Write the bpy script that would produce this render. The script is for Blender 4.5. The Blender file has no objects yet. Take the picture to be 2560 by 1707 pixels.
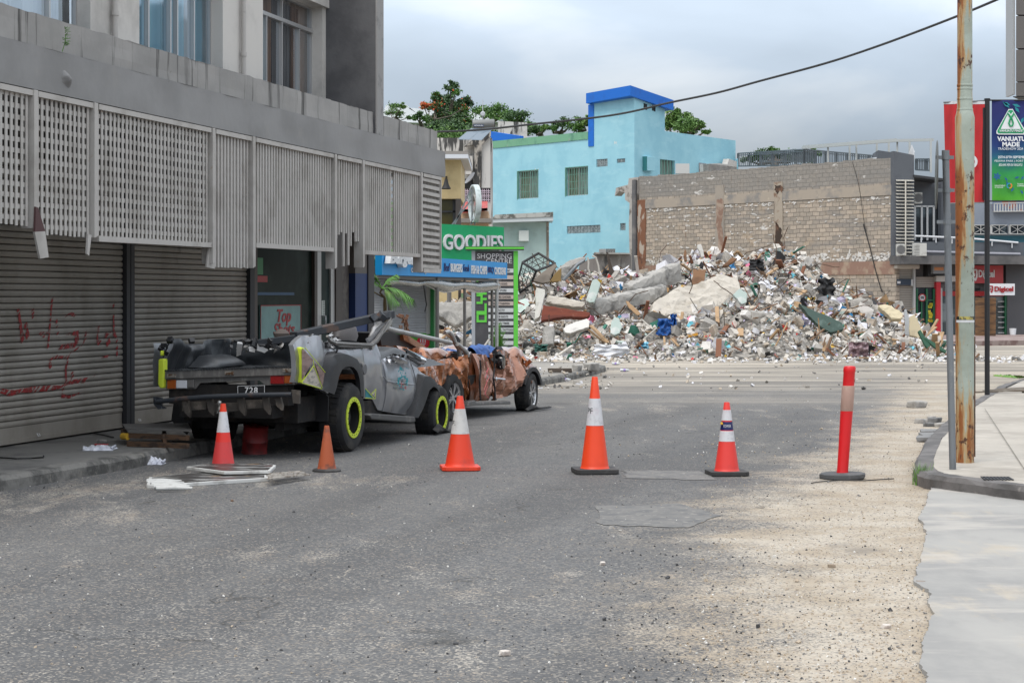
import bpy, math, random
from mathutils import Vector, Matrix, noise
R=math.radians
random.seed(7)
SC=bpy.context.scene
COL=SC.collection
# ---------------------------------------------------------------- camera, sky, sun, exposure
F=4800.0; HY=740.0; CX=1280.0; EYE=1.65
cam_d=bpy.data.cameras.new('camera'); cam=bpy.data.objects.new('camera',cam_d); COL.objects.link(cam)
cam.location=(0,0,EYE); cam.rotation_euler=(R(90),0,0)
cam_d.sensor_width=36; cam_d.lens=F/2560*36; cam_d.shift_y=-(853.5-HY)/2560
cam_d.clip_start=.1; cam_d.clip_end=3000
SC.camera=cam
W=bpy.data.worlds.new('World'); SC.world=W; W.use_nodes=True
SUN_EL=58; SUN_AZ=215          # azimuth clockwise from +Y (view direction)
def build_world():
    nt=W.node_tree; nt.nodes.clear(); N=nt.nodes.new; L=nt.links.new
    out=N('ShaderNodeOutputWorld'); bg=N('ShaderNodeBackground')
    sky=N('ShaderNodeTexSky'); sky.sky_type='NISHITA'; sky.sun_disc=False
    sky.sun_elevation=R(SUN_EL); sky.sun_rotation=R(SUN_AZ)
    tc=N('ShaderNodeTexCoord'); sep=N('ShaderNodeSeparateXYZ'); L(tc.outputs['Generated'],sep.inputs[0])
    # cloud layer projected on a flat ceiling: direction / (z+.12)
    add=N('ShaderNodeMath'); add.operation='ADD'; add.inputs[1].default_value=.3; L(sep.outputs[2],add.inputs[0])
    mx=N('ShaderNodeMath'); mx.operation='MAXIMUM'; mx.inputs[1].default_value=.03; L(add.outputs[0],mx.inputs[0])
    dx=N('ShaderNodeMath'); dx.operation='DIVIDE'; L(sep.outputs[0],dx.inputs[0]); L(mx.outputs[0],dx.inputs[1])
    dy=N('ShaderNodeMath'); dy.operation='DIVIDE'; L(sep.outputs[1],dy.inputs[0]); L(mx.outputs[0],dy.inputs[1])
    cb=N('ShaderNodeCombineXYZ'); L(dx.outputs[0],cb.inputs[0]); L(dy.outputs[0],cb.inputs[1]); cb.inputs[2].default_value=6.1
    n1=N('ShaderNodeTexNoise'); n1.inputs['Scale'].default_value=2.3; n1.inputs['Detail'].default_value=6; n1.inputs['Roughness'].default_value=.45; n1.inputs['Distortion'].default_value=.25
    L(cb.outputs[0],n1.inputs['Vector'])
    cr=N('ShaderNodeValToRGB'); e=cr.color_ramp.elements
    e[0].position=.34; e[0].color=(4.5,5.3,6.25,1); e[1].position=.66; e[1].color=(8.0,8.5,9.0,1)
    m_=e.new(.5); m_.color=(5.3,6.2,7.3,1)
    L(n1.outputs[0],cr.inputs[0])
    # brighter with height, as an overcast sky is
    mr=N('ShaderNodeFloatCurve'); cv=mr.mapping.curves[0]
    cv.points[0].location=(0,.15); cv.points[1].location=(1,1)
    for q in ((.06,.225),(.092,.315),(.125,.43),(.155,.54),(.3,.68),(.6,.85)): cv.points.new(*q)
    mr.mapping.update(); L(sep.outputs[2],mr.inputs['Value'])
    ml=N('ShaderNodeMath'); ml.operation='MULTIPLY'; ml.inputs[1].default_value=2.1; L(mr.outputs[0],ml.inputs[0]); mr=ml
    vm=N('ShaderNodeVectorMath'); vm.operation='SCALE'; L(cr.outputs[0],vm.inputs[0]); L(mr.outputs[0],vm.inputs['Scale'])
    wr=N('ShaderNodeMapRange'); wr.inputs[1].default_value=.1; wr.inputs[2].default_value=.5; wr.inputs[3].default_value=0; wr.inputs[4].default_value=.75; L(sep.outputs[2],wr.inputs[0])
    wx=N('ShaderNodeMix'); wx.data_type='RGBA'; wx.blend_type='MULTIPLY'; L(wr.outputs[0],wx.inputs[0]); L(vm.outputs[0],wx.inputs[6]); wx.inputs[7].default_value=(1.1,.99,.9,1)
    mix=N('ShaderNodeMix'); mix.data_type='RGBA'; mix.inputs[0].default_value=.93
    L(sky.outputs[0],mix.inputs[6]); L(wx.outputs[2],mix.inputs[7])
    bg.inputs[1].default_value=.1
    L(mix.outputs[2],bg.inputs[0]); L(bg.outputs[0],out.inputs[0])
build_world()
sl=bpy.data.lights.new('sun','SUN'); sl.energy=1.4; sl.angle=R(25); sl.color=(1,.93,.84)
so=bpy.data.objects.new('sun',sl); COL.objects.link(so)
az=R(SUN_AZ); el=R(SUN_EL)
so.rotation_euler=Vector((math.sin(az)*math.cos(el),math.cos(az)*math.cos(el),math.sin(el))).to_track_quat('Z','Y').to_euler()
SC.view_settings.view_transform='Standard'; SC.view_settings.look='None'
SC.view_settings.exposure=.4; SC.view_settings.gamma=1; SC.view_settings.use_curve_mapping=False

# ---------------------------------------------------------------- materials
def lin(h):
    if isinstance(h,str):
        v=[int(h[i:i+2],16)/255 for i in (0,2,4)]
        return tuple((c/12.92 if c<=.04045 else ((c+.055)/1.055)**2.4) for c in v)
    return tuple(h)
def M(name,col,rough=.8,metal=0,layers=(),bump=(),spec=None,coat=0,rvar=None):
    """layers: (colour, scale, lo, hi, (sx,sy,sz)[, opacity]) noise-masked colours; bump: (scale,strength,dist)"""
    m=bpy.data.materials.new(name); m.use_nodes=True; nt=m.node_tree; N=nt.nodes.new; L=nt.links.new
    b=nt.nodes['Principled BSDF']; b.inputs['Roughness'].default_value=rough; b.inputs['Metallic'].default_value=metal
    if spec is not None: b.inputs['Specular IOR Level'].default_value=spec
    if coat: b.inputs['Coat Weight'].default_value=coat; b.inputs['Coat Roughness'].default_value=.08
    col=lin(col)
    if not layers and not bump: 
        b.inputs['Base Color'].default_value=(*col,1); return m
    tc=N('ShaderNodeTexCoord'); cur=None
    k=0
    for ly in layers:
        c2,sc,lo,hi,st=ly[:5]; op=ly[5] if len(ly)>5 else 1
        mp=N('ShaderNodeMapping'); mp.inputs['Scale'].default_value=st; mp.inputs['Location'].default_value=(k*7.3,k*3.1,k*5.7); k+=1
        L(tc.outputs['Object'],mp.inputs[0])
        n=N('ShaderNodeTexNoise'); n.inputs['Scale'].default_value=sc; n.inputs['Detail'].default_value=6; n.inputs['Roughness'].default_value=.62
        L(mp.outputs[0],n.inputs['Vector'])
        r=N('ShaderNodeMapRange'); r.interpolation_type='SMOOTHSTEP'; r.inputs[1].default_value=lo; r.inputs[2].default_value=hi; r.inputs[3].default_value=0; r.inputs[4].default_value=op
        L(n.outputs[0],r.inputs[0])
        mx=N('ShaderNodeMix'); mx.data_type='RGBA'; L(r.outputs[0],mx.inputs[0])
        if cur is None: mx.inputs[6].default_value=(*col,1)
        else: L(cur,mx.inputs[6])
        mx.inputs[7].default_value=(*lin(c2),1); cur=mx.outputs[2]
    if cur is None: b.inputs['Base Color'].default_value=(*col,1)
    else: L(cur,b.inputs['Base Color'])
    last=None
    for bp in bump:
        n=N('ShaderNodeTexNoise'); n.inputs['Scale'].default_value=bp[0]; n.inputs['Detail'].default_value=5
        L(tc.outputs['Object'],n.inputs['Vector'])
        bu=N('ShaderNodeBump'); bu.inputs['Strength'].default_value=bp[1]; bu.inputs['Distance'].default_value=bp[2]
        L(n.outputs[0],bu.inputs['Height'])
        if last: L(last,bu.inputs['Normal'])
        last=bu.outputs[0]
    if last: L(last,b.inputs['Normal'])
    return m
U=(1,1,1)
# ---------------------------------------------------------------- mesh builder
class MB:
    def __init__(s): s.v=[]; s.f=[]; s.m=[]
    def add(s,vs,fs,mi=0):
        o=len(s.v); s.v+=[tuple(v) for v in vs]; s.f+=[tuple(i+o for i in f) for f in fs]; s.m+=[mi]*len(fs); return s
    def box(s,x0,x1,y0,y1,z0,z1,mi=0):
        return s.add([(x,y,z) for x in (x0,x1) for y in (y0,y1) for z in (z0,z1)],[(0,1,3,2),(4,6,7,5),(0,4,5,1),(2,3,7,6),(0,2,6,4),(1,5,7,3)],mi)
    def bar(s,a,b,w,h,mi=0,up=(0,0,1),roll=0):
        a=Vector(a);b=Vector(b);d=(b-a).normalized();u=Vector(up)
        if abs(d.dot(u))>.98:u=Vector((0,1,0))
        r=d.cross(u).normalized();u=r.cross(d)
        if roll:
            q=Matrix.Rotation(roll,3,d); r=q@r; u=q@u
        vs=[p+r*(w/2*i)+u*(h/2*j) for p in (a,b) for i,j in ((-1,-1),(1,-1),(1,1),(-1,1))]
        return s.add(vs,[(3,2,1,0),(4,5,6,7),(0,1,5,4),(1,2,6,5),(2,3,7,6),(3,0,4,7)],mi)
    def tube(s,pts,r,n=8,mi=0,caps=True):
        pts=[Vector(p) for p in pts]; rr=r if isinstance(r,(list,tuple)) else [r]*len(pts)
        vs=[];prev=None
        for i,p in enumerate(pts):
            d=(pts[min(i+1,len(pts)-1)]-pts[max(i-1,0)]).normalized()
            if prev is None:
                u=Vector((0,0,1)) if abs(d.z)<.9 else Vector((1,0,0))
            else: u=prev
            r_=d.cross(u).normalized(); u=r_.cross(d).normalized(); prev=u
            for k in range(n):
                a=2*math.pi*k/n; vs.append(p+(r_*math.cos(a)+u*math.sin(a))*rr[i])
        fs=[]
        for i in range(len(pts)-1):
            for k in range(n):
                k2=(k+1)%n; fs.append((i*n+k,i*n+k2,(i+1)*n+k2,(i+1)*n+k))
        if caps: fs.append(tuple(range(n))[::-1]); fs.append(tuple((len(pts)-1)*n+k for k in range(n)))
        return s.add(vs,fs,mi)
    def lathe(s,prof,n=24,c=(0,0,0),mi=0,axis='z',sx=1,sy=1):
        vs=[]
        for r,z in prof:
            for k in range(n):
                a=2*math.pi*k/n; x,y=r*math.cos(a)*sx,r*math.sin(a)*sy
                if axis=='z': vs.append((c[0]+x,c[1]+y,c[2]+z))
                elif axis=='y': vs.append((c[0]+x,c[1]+z,c[2]+y))
                else: vs.append((c[0]+z,c[1]+x,c[2]+y))
        fs=[]
        for i in range(len(prof)-1):
            for k in range(n):
                k2=(k+1)%n; fs.append((i*n+k,i*n+k2,(i+1)*n+k2,(i+1)*n+k))
        return s.add(vs,fs,mi)
    def grid(s,fn,nu,nv,mi=0):
        vs=[fn(i/nu,j/nv) for j in range(nv+1) for i in range(nu+1)]
        fs=[(j*(nu+1)+i,j*(nu+1)+i+1,(j+1)*(nu+1)+i+1,(j+1)*(nu+1)+i) for j in range(nv) for i in range(nu)]
        return s.add(vs,fs,mi)
    def prism(s,pts,vec,mi=0):
        pts=[Vector(p) for p in pts]; n=len(pts); vec=Vector(vec)
        return s.add(pts+[p+vec for p in pts],[tuple(range(n))[::-1],tuple(range(n,2*n))]+[(i,(i+1)%n,(i+1)%n+n,i+n) for i in range(n)],mi)
    def strip(s,A,B,vec,mi=0):
        """band between polylines A and B (same length), given thickness vec"""
        vec=Vector(vec); A=[Vector(p) for p in A];B=[Vector(p) for p in B];n=len(A)
        vs=A+B+[p+vec for p in A]+[p+vec for p in B]; fs=[]
        for i in range(n-1):
            fs+= [(i,i+1,n+i+1,n+i),(2*n+i,3*n+i,3*n+i+1,2*n+i+1),(i,2*n+i,2*n+i+1,i+1),(n+i,n+i+1,3*n+i+1,3*n+i)]
        fs+=[(0,n,3*n,2*n),(n-1,3*n-1,4*n-1,2*n-1)]
        return s.add(vs,fs,mi)
    def rock(s,c,size,mi=0,flat=1,rnd=random,rough=.35,rot=None):
        """irregular broken chunk"""
        base=[(-1,-1,-1),(1,-1,-1),(1,1,-1),(-1,1,-1),(-1,-1,1),(1,-1,1),(1,1,1),(-1,1,1)]
        M3=rot or Matrix.Rotation(rnd.uniform(0,6.3),3,Vector((rnd.uniform(-1,1),rnd.uniform(-1,1),rnd.uniform(-1,1))).normalized())
        sx,sy,sz=(size if isinstance(size,(tuple,list)) else (size*rnd.uniform(.7,1.3),size*rnd.uniform(.6,1.1),size*rnd.uniform(.4,.9)*flat))
        c=Vector(c); vs=[]
        for b in base:
            v=Vector((b[0]*sx*(1-rnd.uniform(0,rough)),b[1]*sy*(1-rnd.uniform(0,rough)),b[2]*sz*(1-rnd.uniform(0,rough))))*.5
            vs.append(c+M3@v)
        return s.add(vs,[(0,3,2,1),(4,5,6,7),(0,1,5,4),(1,2,6,5),(2,3,7,6),(3,0,4,7)],mi)
    def text(s,txt,x0,x1,z0,z1,y,thick=.01,bold=0,mi=0,keep=False,map=None,shear=0,space=1.0):
        """lettering fitted in the rectangle of a frame's local x/z plane (front faces local -y)"""
        vs,fs=text_data(txt,bold,thick,shear,space)
        xs=[v[0] for v in vs]; ys=[v[1] for v in vs]; zs=[v[2] for v in vs]
        ax,bx,ay,by=min(xs),max(xs),min(ys),max(ys)
        kx=(x1-x0)/(bx-ax); kz=(z1-z0)/(by-ay)
        if keep: kx=min(kx,kz); 
        az_,bz_=min(zs),max(zs); tk=(bz_-az_) or 1
        o=[]
        for v in vs:
            p=(x0+(v[0]-ax)*kx, y-(v[2]-az_)/tk*thick, z0+(v[1]-ay)*kz)
            o.append(map(p) if map else p)
        return s.add(o,fs,mi)
    def build(s,name,mats,parent=None,smooth=False,local=True,kind=None,bevel=0,loc=None,ang=45):
        me=bpy.data.meshes.new(name)
        vs=s.v
        if not local and parent is not None:
            inv=wm(parent).inverted(); vs=[tuple(inv@Vector(v)) for v in vs]
        if loc is not None: vs=[(v[0]-loc[0],v[1]-loc[1],v[2]-loc[2]) for v in vs]
        me.from_pydata(vs,[],s.f)
        if not isinstance(mats,(list,tuple)): mats=[mats]
        for m in mats: me.materials.append(m)
        if len(mats)>1: me.polygons.foreach_set('material_index',s.m)
        me.validate(); me.update()
        o=bpy.data.objects.new(name,me); COL.objects.link(o)
        if parent is not None: o.parent=parent
        if loc is not None: o.location=loc
        if smooth:
            me.polygons.foreach_set('use_smooth',[True]*len(me.polygons))
            try: me.set_sharp_from_angle(angle=R(ang))
            except Exception: pass
        if bevel:
            b=o.modifiers.new('bevel','BEVEL'); b.width=bevel; b.segments=2; b.limit_method='ANGLE'; b.angle_limit=R(40)
        if kind: o['kind']=kind
        return o
_tc={}
def text_data(txt,bold,thick,shear=0,space=1.0):
    k=(txt,bold,shear,space)
    if k in _tc: return _tc[k]
    cu=bpy.data.curves.new('t','FONT'); cu.body=txt; cu.extrude=.03; cu.offset=bold; cu.shear=shear; cu.resolution_u=3; cu.space_character=space
    o=bpy.data.objects.new('t',cu); me=o.to_mesh()
    r=([tuple(v.co) for v in me.vertices],[tuple(p.vertices) for p in me.polygons]); o.to_mesh_clear()
    bpy.data.objects.remove(o); bpy.data.curves.remove(cu); _tc[k]=r; return r
def wm(o):
    m=Matrix.Identity(4)
    while o is not None:
        m=Matrix.LocRotScale(o.location,o.rotation_euler,o.scale)@m; o=o.parent
    return m
def tag(o,label=None,cat=None,group=None,kind=None):
    if label:o['label']=label
    if cat:o['category']=cat
    if group:o['group']=group
    if kind:o['kind']=kind
    return o
def thing(name,label,cat,loc=(0,0,0),rz=0,group=None):
    o=bpy.data.objects.new(name,None); COL.objects.link(o); o.empty_display_size=.1
    o.location=loc; o.rotation_euler=(0,0,rz); return tag(o,label,cat,group)
def copy_tree(o,parent=None):
    c=o.copy(); COL.objects.link(c); c.parent=parent
    for ch in list(o.children): copy_tree(ch,c)
    return c
# ---------------------------------------------------------------- where things stand
def gz(Y): return 0 if Y<26 else -.0065*(Y-26)
def G(px,py,h=0):
    dy=py-HY; Y=(EYE-h)*F/dy
    if Y>26: Y=(EYE-h-.169)*F/(dy-.0065*F)
    return Vector(((px-CX)/F*Y,Y,gz(Y)+h))
def P(px,py,Y): return Vector(((px-CX)/F*Y,Y,EYE+(HY-py)/F*Y))
class Frame:
    """vertical plane: origin on the ground, local x along it (to the right in the picture), local y away from the street"""
    def __init__(s,X0,Y0,dx,dy):
        s.a=math.atan2(dy,dx); s.X0=X0; s.Y0=Y0; s.loc=(X0,Y0,0); s.c=math.cos(s.a); s.s=math.sin(s.a)
        s.mat=Matrix.LocRotScale(Vector(s.loc),Matrix.Rotation(s.a,3,'Z').to_quaternion(),None); s.inv=s.mat.inverted()
    def L(s,px,py,off=0):
        a=(px-CX)/F
        t=(off - s.X0*s.s + s.Y0*s.c)/(-a*s.s+s.c)
        w=Vector((a*t,t,EYE+(HY-py)/F*t)); l=s.inv@w; return (l.x,off,l.z)
    def X(s,px,py,xl):
        a=(px-CX)/F
        t=(xl + s.X0*s.c + s.Y0*s.s)/(a*s.c+s.s)
        return tuple(s.inv@Vector((a*t,t,EYE+(HY-py)/F*t)))
    def sx(s,px,off=0): return s.L(px,740,off)[0]
    def z(s,px,py,off=0): return s.L(px,py,off)[2]
    def thing(s,name,label,cat,group=None): return thing(name,label,cat,s.loc,s.a,group)
def wall(mb,x0,x1,z0,z1,holes=(),y=0,depth=.2,mi=0,rm=None):
    """front face at y with rectangular openings (x0,x1,z0,z1) and their reveals going back to y+depth"""
    xs=sorted({x0,x1,*[min(max(h[i],x0),x1) for h in holes for i in (0,1)]}); zs=sorted({z0,z1,*[min(max(h[i],z0),z1) for h in holes for i in (2,3)]})
    for i in range(len(xs)-1):
        for j in range(len(zs)-1):
            cx=(xs[i]+xs[i+1])/2; cz=(zs[j]+zs[j+1])/2
            if any(h[0]<cx<h[1] and h[2]<cz<h[3] for h in holes): continue
            mb.add([(xs[i],y,zs[j]),(xs[i+1],y,zs[j]),(xs[i+1],y,zs[j+1]),(xs[i],y,zs[j+1])],[(0,1,2,3)],mi)
    for h in holes:
        a,b,c,d=h; r=mi if rm is None else rm
        mb.add([(a,y,c),(b,y,c),(b,y,d),(a,y,d),(a,y+depth,c),(b,y+depth,c),(b,y+depth,d),(a,y+depth,d)],[(0,4,5,1),(1,5,6,2),(2,6,7,3),(3,7,4,0)],r)
    return mb
def prof(pl,x):
    for i in range(len(pl)-1):
        if x<=pl[i+1][0]:
            a,b=pl[i],pl[i+1]; t=(x-a[0])/max(1e-6,b[0]-a[0]); t=max(0,min(1,t)); return a[1]+(b[1]-a[1])*t
    return pl[-1][1]
# ================================================================ the ground
def ground_mat():
    m=bpy.data.materials.new('street_asphalt'); m.use_nodes=True; nt=m.node_tree; N=nt.nodes.new; L=nt.links.new
    b=nt.nodes['Principled BSDF']; b.inputs['Roughness'].default_value=.88; b.inputs['Specular IOR Level'].default_value=.3
    tc=N('ShaderNodeTexCoord'); O=tc.outputs['Object']
    def math_(op,a,b_=None,c=None):
        n=N('ShaderNodeMath'); n.operation=op
        for i,v in enumerate((a,b_,c)):
            if v is None: continue
            if isinstance(v,(int,float)): n.inputs[i].default_value=v
            else: L(v,n.inputs[i])
        return n.outputs[0]
    def noi(sc,det=5,ro=.6,st=U,loc=(0,0,0),dist=0):
        mp=N('ShaderNodeMapping'); mp.inputs['Scale'].default_value=st; mp.inputs['Location'].default_value=loc; L(O,mp.inputs[0])
        n=N('ShaderNodeTexNoise'); n.inputs['Scale'].default_value=sc; n.inputs['Detail'].default_value=det; n.inputs['Roughness'].default_value=ro; n.inputs['Distortion'].default_value=dist
        L(mp.outputs[0],n.inputs['Vector']); return n.outputs[0]
    def ss(v,lo,hi,a=0,b_=1):
        r=N('ShaderNodeMapRange'); r.interpolation_type='SMOOTHSTEP'; r.inputs[1].default_value=lo; r.inputs[2].default_value=hi; r.inputs[3].default_value=a; r.inputs[4].default_value=b_
        L(v,r.inputs[0]); return r.outputs[0]
    def mix(f,a,b_):
        x=N('ShaderNodeMix'); x.data_type='RGBA'
        if isinstance(f,(int,float)): x.inputs[0].default_value=f
        else: L(f,x.inputs[0])
        for i,v in ((6,a),(7,b_)):
            if isinstance(v,tuple): x.inputs[i].default_value=(*v,1)
            else: L(v,x.inputs[i])
        return x.outputs[2]
    sep=N('ShaderNodeSeparateXYZ'); L(O,sep.inputs[0]); X,Y=sep.outputs[0],sep.outputs[1]
    # aggregate
    vo=N('ShaderNodeTexVoronoi'); vo.inputs['Scale'].default_value=62; L(O,vo.inputs['Vector'])
    vsep=N('ShaderNodeSeparateColor'); L(vo.outputs['Color'],vsep.inputs[0]); stone=vsep.outputs[0]
    vo2=N('ShaderNodeTexVoronoi'); vo2.inputs['Scale'].default_value=85; L(O,vo2.inputs['Vector'])
    v2=N('ShaderNodeSeparateColor'); L(vo2.outputs['Color'],v2.inputs[0]); grit=v2.outputs[0]
    asph=mix(ss(stone,.1,.95),(.088,.089,.092),(.15,.149,.147))
    asph=mix(ss(noi(.45,4),.38,.66,0,.35),asph,(.135,.132,.128))
    asph=mix(ss(noi(1.3,5,.7,(1,.5,1),(3,3,0)),.55,.7,0,.3),asph,(.045,.046,.05))
    ax=math_('ADD',math_('MULTIPLY',X,.966),math_('MULTIPLY',Y,-.25)); cc=N('ShaderNodeCombineXYZ'); L(ax,cc.inputs[0]); L(math_('MULTIPLY',Y,.09),cc.inputs[1])
    tn=N('ShaderNodeTexNoise'); tn.inputs['Scale'].default_value=.9; tn.inputs['Detail'].default_value=4; L(cc.outputs[0],tn.inputs[0])
    asph=mix(ss(tn.outputs[0],.42,.6,0,.5),asph,(.072,.072,.074)); asph=mix(ss(tn.outputs[0],.62,.72,0,.35),asph,(.2,.19,.17))
    # pale sand lodged between the stones, more in streaks along the street
    streak=noi(1.1,6,.65,(1.9,.55,1),(9,2,0),.4)
    wear=math_('ADD',ss(noi(.16,3,.5,U,(2,7,0)),.4,.65,-.09,.03),ss(X,-5,-.5,.07,-.03))
    sandy=math_('ADD',streak,wear)
    fine=math_('MULTIPLY',math_('SUBTRACT',grit,.5),.26)
    s1=ss(math_('ADD',sandy,fine),.58,.7,0,.6)
    near=ss(Y,8,17,.07,0)
    s2=ss(math_('ADD',math_('ADD',math_('MULTIPLY',noi(1.2,6,.75,(1,.8,1),(5,5,0)),.25),math_('MULTIPLY',grit,.75)),near),.74,.9,0,.55)
    sandc=mix(ss(noi(2.4,4),.35,.65),(.36,.30,.235),(.46,.42,.36))
    c=mix(s1,asph,sandc); c=mix(s2,c,sandc)
    # the sand spread on the right side of the street: edge x as a function of y
    fc=N('ShaderNodeFloatCurve'); cm=fc.mapping; cv=cm.curves[0]
    pts=[(5,.55),(8.2,.75),(12,1.2),(14.1,1.5),(17.2,2.35),(20.8,3.55),(25,4.75),(30,5.9),(36,7.1),(44,9.6),(52,6),(60,-6)]
    while len(cv.points)<len(pts): cv.points.new(.5,.5)
    for p,(yy,xx) in zip(cv.points,pts): p.location=(yy/60,(xx+8)/20); p.handle_type='VECTOR'
    cm.update()
    L(math_('DIVIDE',Y,60),fc.inputs['Value'])
    edge=math_('SUBTRACT',math_('MULTIPLY',fc.outputs[0],20),8)
    d=math_('SUBTRACT',X,edge)
    wob=math_('MULTIPLY',math_('SUBTRACT',noi(.9,5,.6,U,(4,1,0)),.5),2.6)
    wob2=math_('MULTIPLY',math_('SUBTRACT',noi(6,5,.7),.5),1.1)
    gg=math_('MULTIPLY',math_('SUBTRACT',grit,.5),.95)
    dd=math_('ADD',math_('ADD',d,wob),math_('ADD',wob2,gg))
    sm=ss(dd,-.5,.45)
    patch=ss(noi(.75,5,.65,(1,.7,1),(8,8,0)),.6,.72,1,.5)
    sm=math_('MULTIPLY',sm,patch)
    tan=mix(ss(noi(1.6,6,.65),.36,.64),(.36,.3,.225),(.45,.4,.33))
    tan=mix(ss(stone,.78,.95,0,.55),tan,(.30,.235,.18))
    tan=mix(ss(grit,.84,.93,0,.75),tan,(.11,.11,.115))
    c=mix(sm,c,tan)
    # dusty crossing in front of the heap
    dust=ss(math_('ADD',Y,math_('MULTIPLY',noi(.16,5,.6,(.35,1.6,1)),26)),38,62)
    dcol=mix(ss(noi(.35,6,.65,(.3,1.8,1),(1,1,0)),.4,.62),(.2,.18,.155),(.44,.39,.32))
    c=mix(dust,c,dcol)
    # old darker oil spots
    c=mix(ss(noi(.8,4,.5,(1,1.2,1),(31,12,0)),.68,.76,0,.6),c,(.04,.038,.035))
    # hairline cracks
    cv_=N('ShaderNodeTexVoronoi'); cv_.feature='DISTANCE_TO_EDGE'; cv_.inputs['Scale'].default_value=.33
    wv=N('ShaderNodeVectorMath'); wv.operation='MULTIPLY_ADD'; nq=N('ShaderNodeTexNoise'); nq.inputs['Scale'].default_value=1.6; nq.inputs['Detail'].default_value=5; L(O,nq.inputs[0]); L(nq.outputs['Color'],wv.inputs[0]); wv.inputs[1].default_value=(1.4,1.4,0); L(O,wv.inputs[2]); L(wv.outputs[0],cv_.inputs['Vector'])
    ck=math_('MULTIPLY',ss(cv_.outputs['Distance'],.0,.0045,1,0),ss(noi(.5,3,.5,U,(13,4,0)),.5,.6,0,.7))
    c=mix(ck,c,(.035,.033,.03))
    L(c,b.inputs['Base Color'])
    h=math_('ADD',math_('MULTIPLY',stone,.6),math_('MULTIPLY',grit,.4))
    bu=N('ShaderNodeBump'); bu.inputs['Strength'].default_value=.55; bu.inputs['Distance'].default_value=.006; L(h,bu.inputs['Height'])
    bu2=N('ShaderNodeBump'); bu2.inputs['Strength'].default_value=.5; bu2.inputs['Distance'].default_value=.03; L(noi(3,6,.65),bu2.inputs['Height']); L(bu.outputs[0],bu2.inputs['Normal'])
    L(bu2.outputs[0],b.inputs['Normal'])
    return m
mb=MB()
ys=[-30,0,26,60,110,200,400,900]; xs=[-600,-60,0,60,600]
vs=[(x,y,gz(y) if y<120 else gz(120)) for y in ys for x in xs]; n=len(xs)
mb.add(vs,[(j*n+i,j*n+i+1,(j+1)*n+i+1,(j+1)*n+i) for j in range(len(ys)-1) for i in range(n-1)])
street=mb.build('street',ground_mat(),kind='structure')

m_pave=M('old_pavement_shaded',(.15,.145,.135),.9,layers=[((.085,.082,.078),1.3,.45,.68,U),((.24,.22,.19),3,.55,.75,U,.7),((.05,.05,.05),9,.62,.72,U,.6)],bump=[(14,.4,.01),(90,.3,.004)])  # near slab kept dark: the shade over it is part of this colour
m_kerb=M('kerb_concrete',(.17,.163,.15),.9,layers=[((.07,.068,.064),4,.42,.62,U),((.22,.2,.17),9,.58,.7,U,.7)],bump=[(22,.6,.015)])
def smooth2(pl,n=4):
    o=[]
    for i in range(len(pl)-1):
        p0,p1,p2,p3=[Vector(pl[min(max(j,0),len(pl)-1)]) for j in (i-1,i,i+1,i+2)]
        for k in range(n): t=k/n; o.append(tuple(.5*((2*p1)+(p2-p0)*t+(2*p0-5*p1+4*p2-p3)*t*t+(3*p1-p0-3*p2+p3)*t*t*t)))
    o.append(pl[-1]); return o
def slab(name,poly,h,mt,mk,kw=.14,kh=None,dz=0):
    """raised paving: top face, with a kerb stone strip following the polygon's open edge list"""
    mb=MB(); n=len(poly)
    top=[(x,y,gz(y)+h+dz) for x,y in poly]; bot=[(x,y,gz(y)-.05) for x,y in poly]
    mb.add(top+bot,[tuple(range(n))]+[((i+1)%n,i,i+n,(i+1)%n+n) for i in range(n)])
    return mb.build(name,mt,kind='structure')
KL=[(-8.1,4),(-4.33,16.2),(-3.55,18.8),(-2.0,25.6),(.53,36.6),(.97,38.6),(1.66,42),(2.15,44.8),(2.2,46.6),(1.7,48.2),(.4,49.4),(-3,51),(-10,53.5)]
def offs(pl,d):
    out=[]
    for i,p in enumerate(pl):
        a=Vector(pl[max(i-1,0)]); b=Vector(pl[min(i+1,len(pl)-1)]); t=(b-a).normalized(); out.append((p[0]-t.y*d,p[1]+t.x*d))
    return out
inner=offs(KL,.16)
def wob(pl,step=.35,amp=.012,sd=3):
    """ragged version of a polyline (worn kerb)"""
    r=random.Random(sd); out=[]
    for i in range(len(pl)-1):
        a=Vector(pl[i]);b=Vector(pl[i+1]);n=max(1,int((b-a).length/step))
        for k in range(n): p=a.lerp(b,k/n); out.append((p.x+r.uniform(-amp,amp),p.y))
    out.append(pl[-1]); return out
ix=lambda Y:prof([(q[1],q[0]) for q in inner[:8]],Y)
slab('pavement_left',[p for p in inner if p[1]<33]+[(ix(33),33),(-30,33),(-30,4)],.125,m_pave,None)
m_pave2=M('dusty_pavement',(.27,.25,.22),.9,layers=[((.17,.16,.145),.7,.45,.65,(.3,1,1)),((.4,.36,.31),1.4,.5,.68,(.4,1,1),.7)],bump=[(14,.4,.01)])
slab('pavement_far',[(ix(33),33)]+[p for p in inner if p[1]>=33]+[(-30,53.5),(-30,33)],.125,m_pave2,None)
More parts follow.
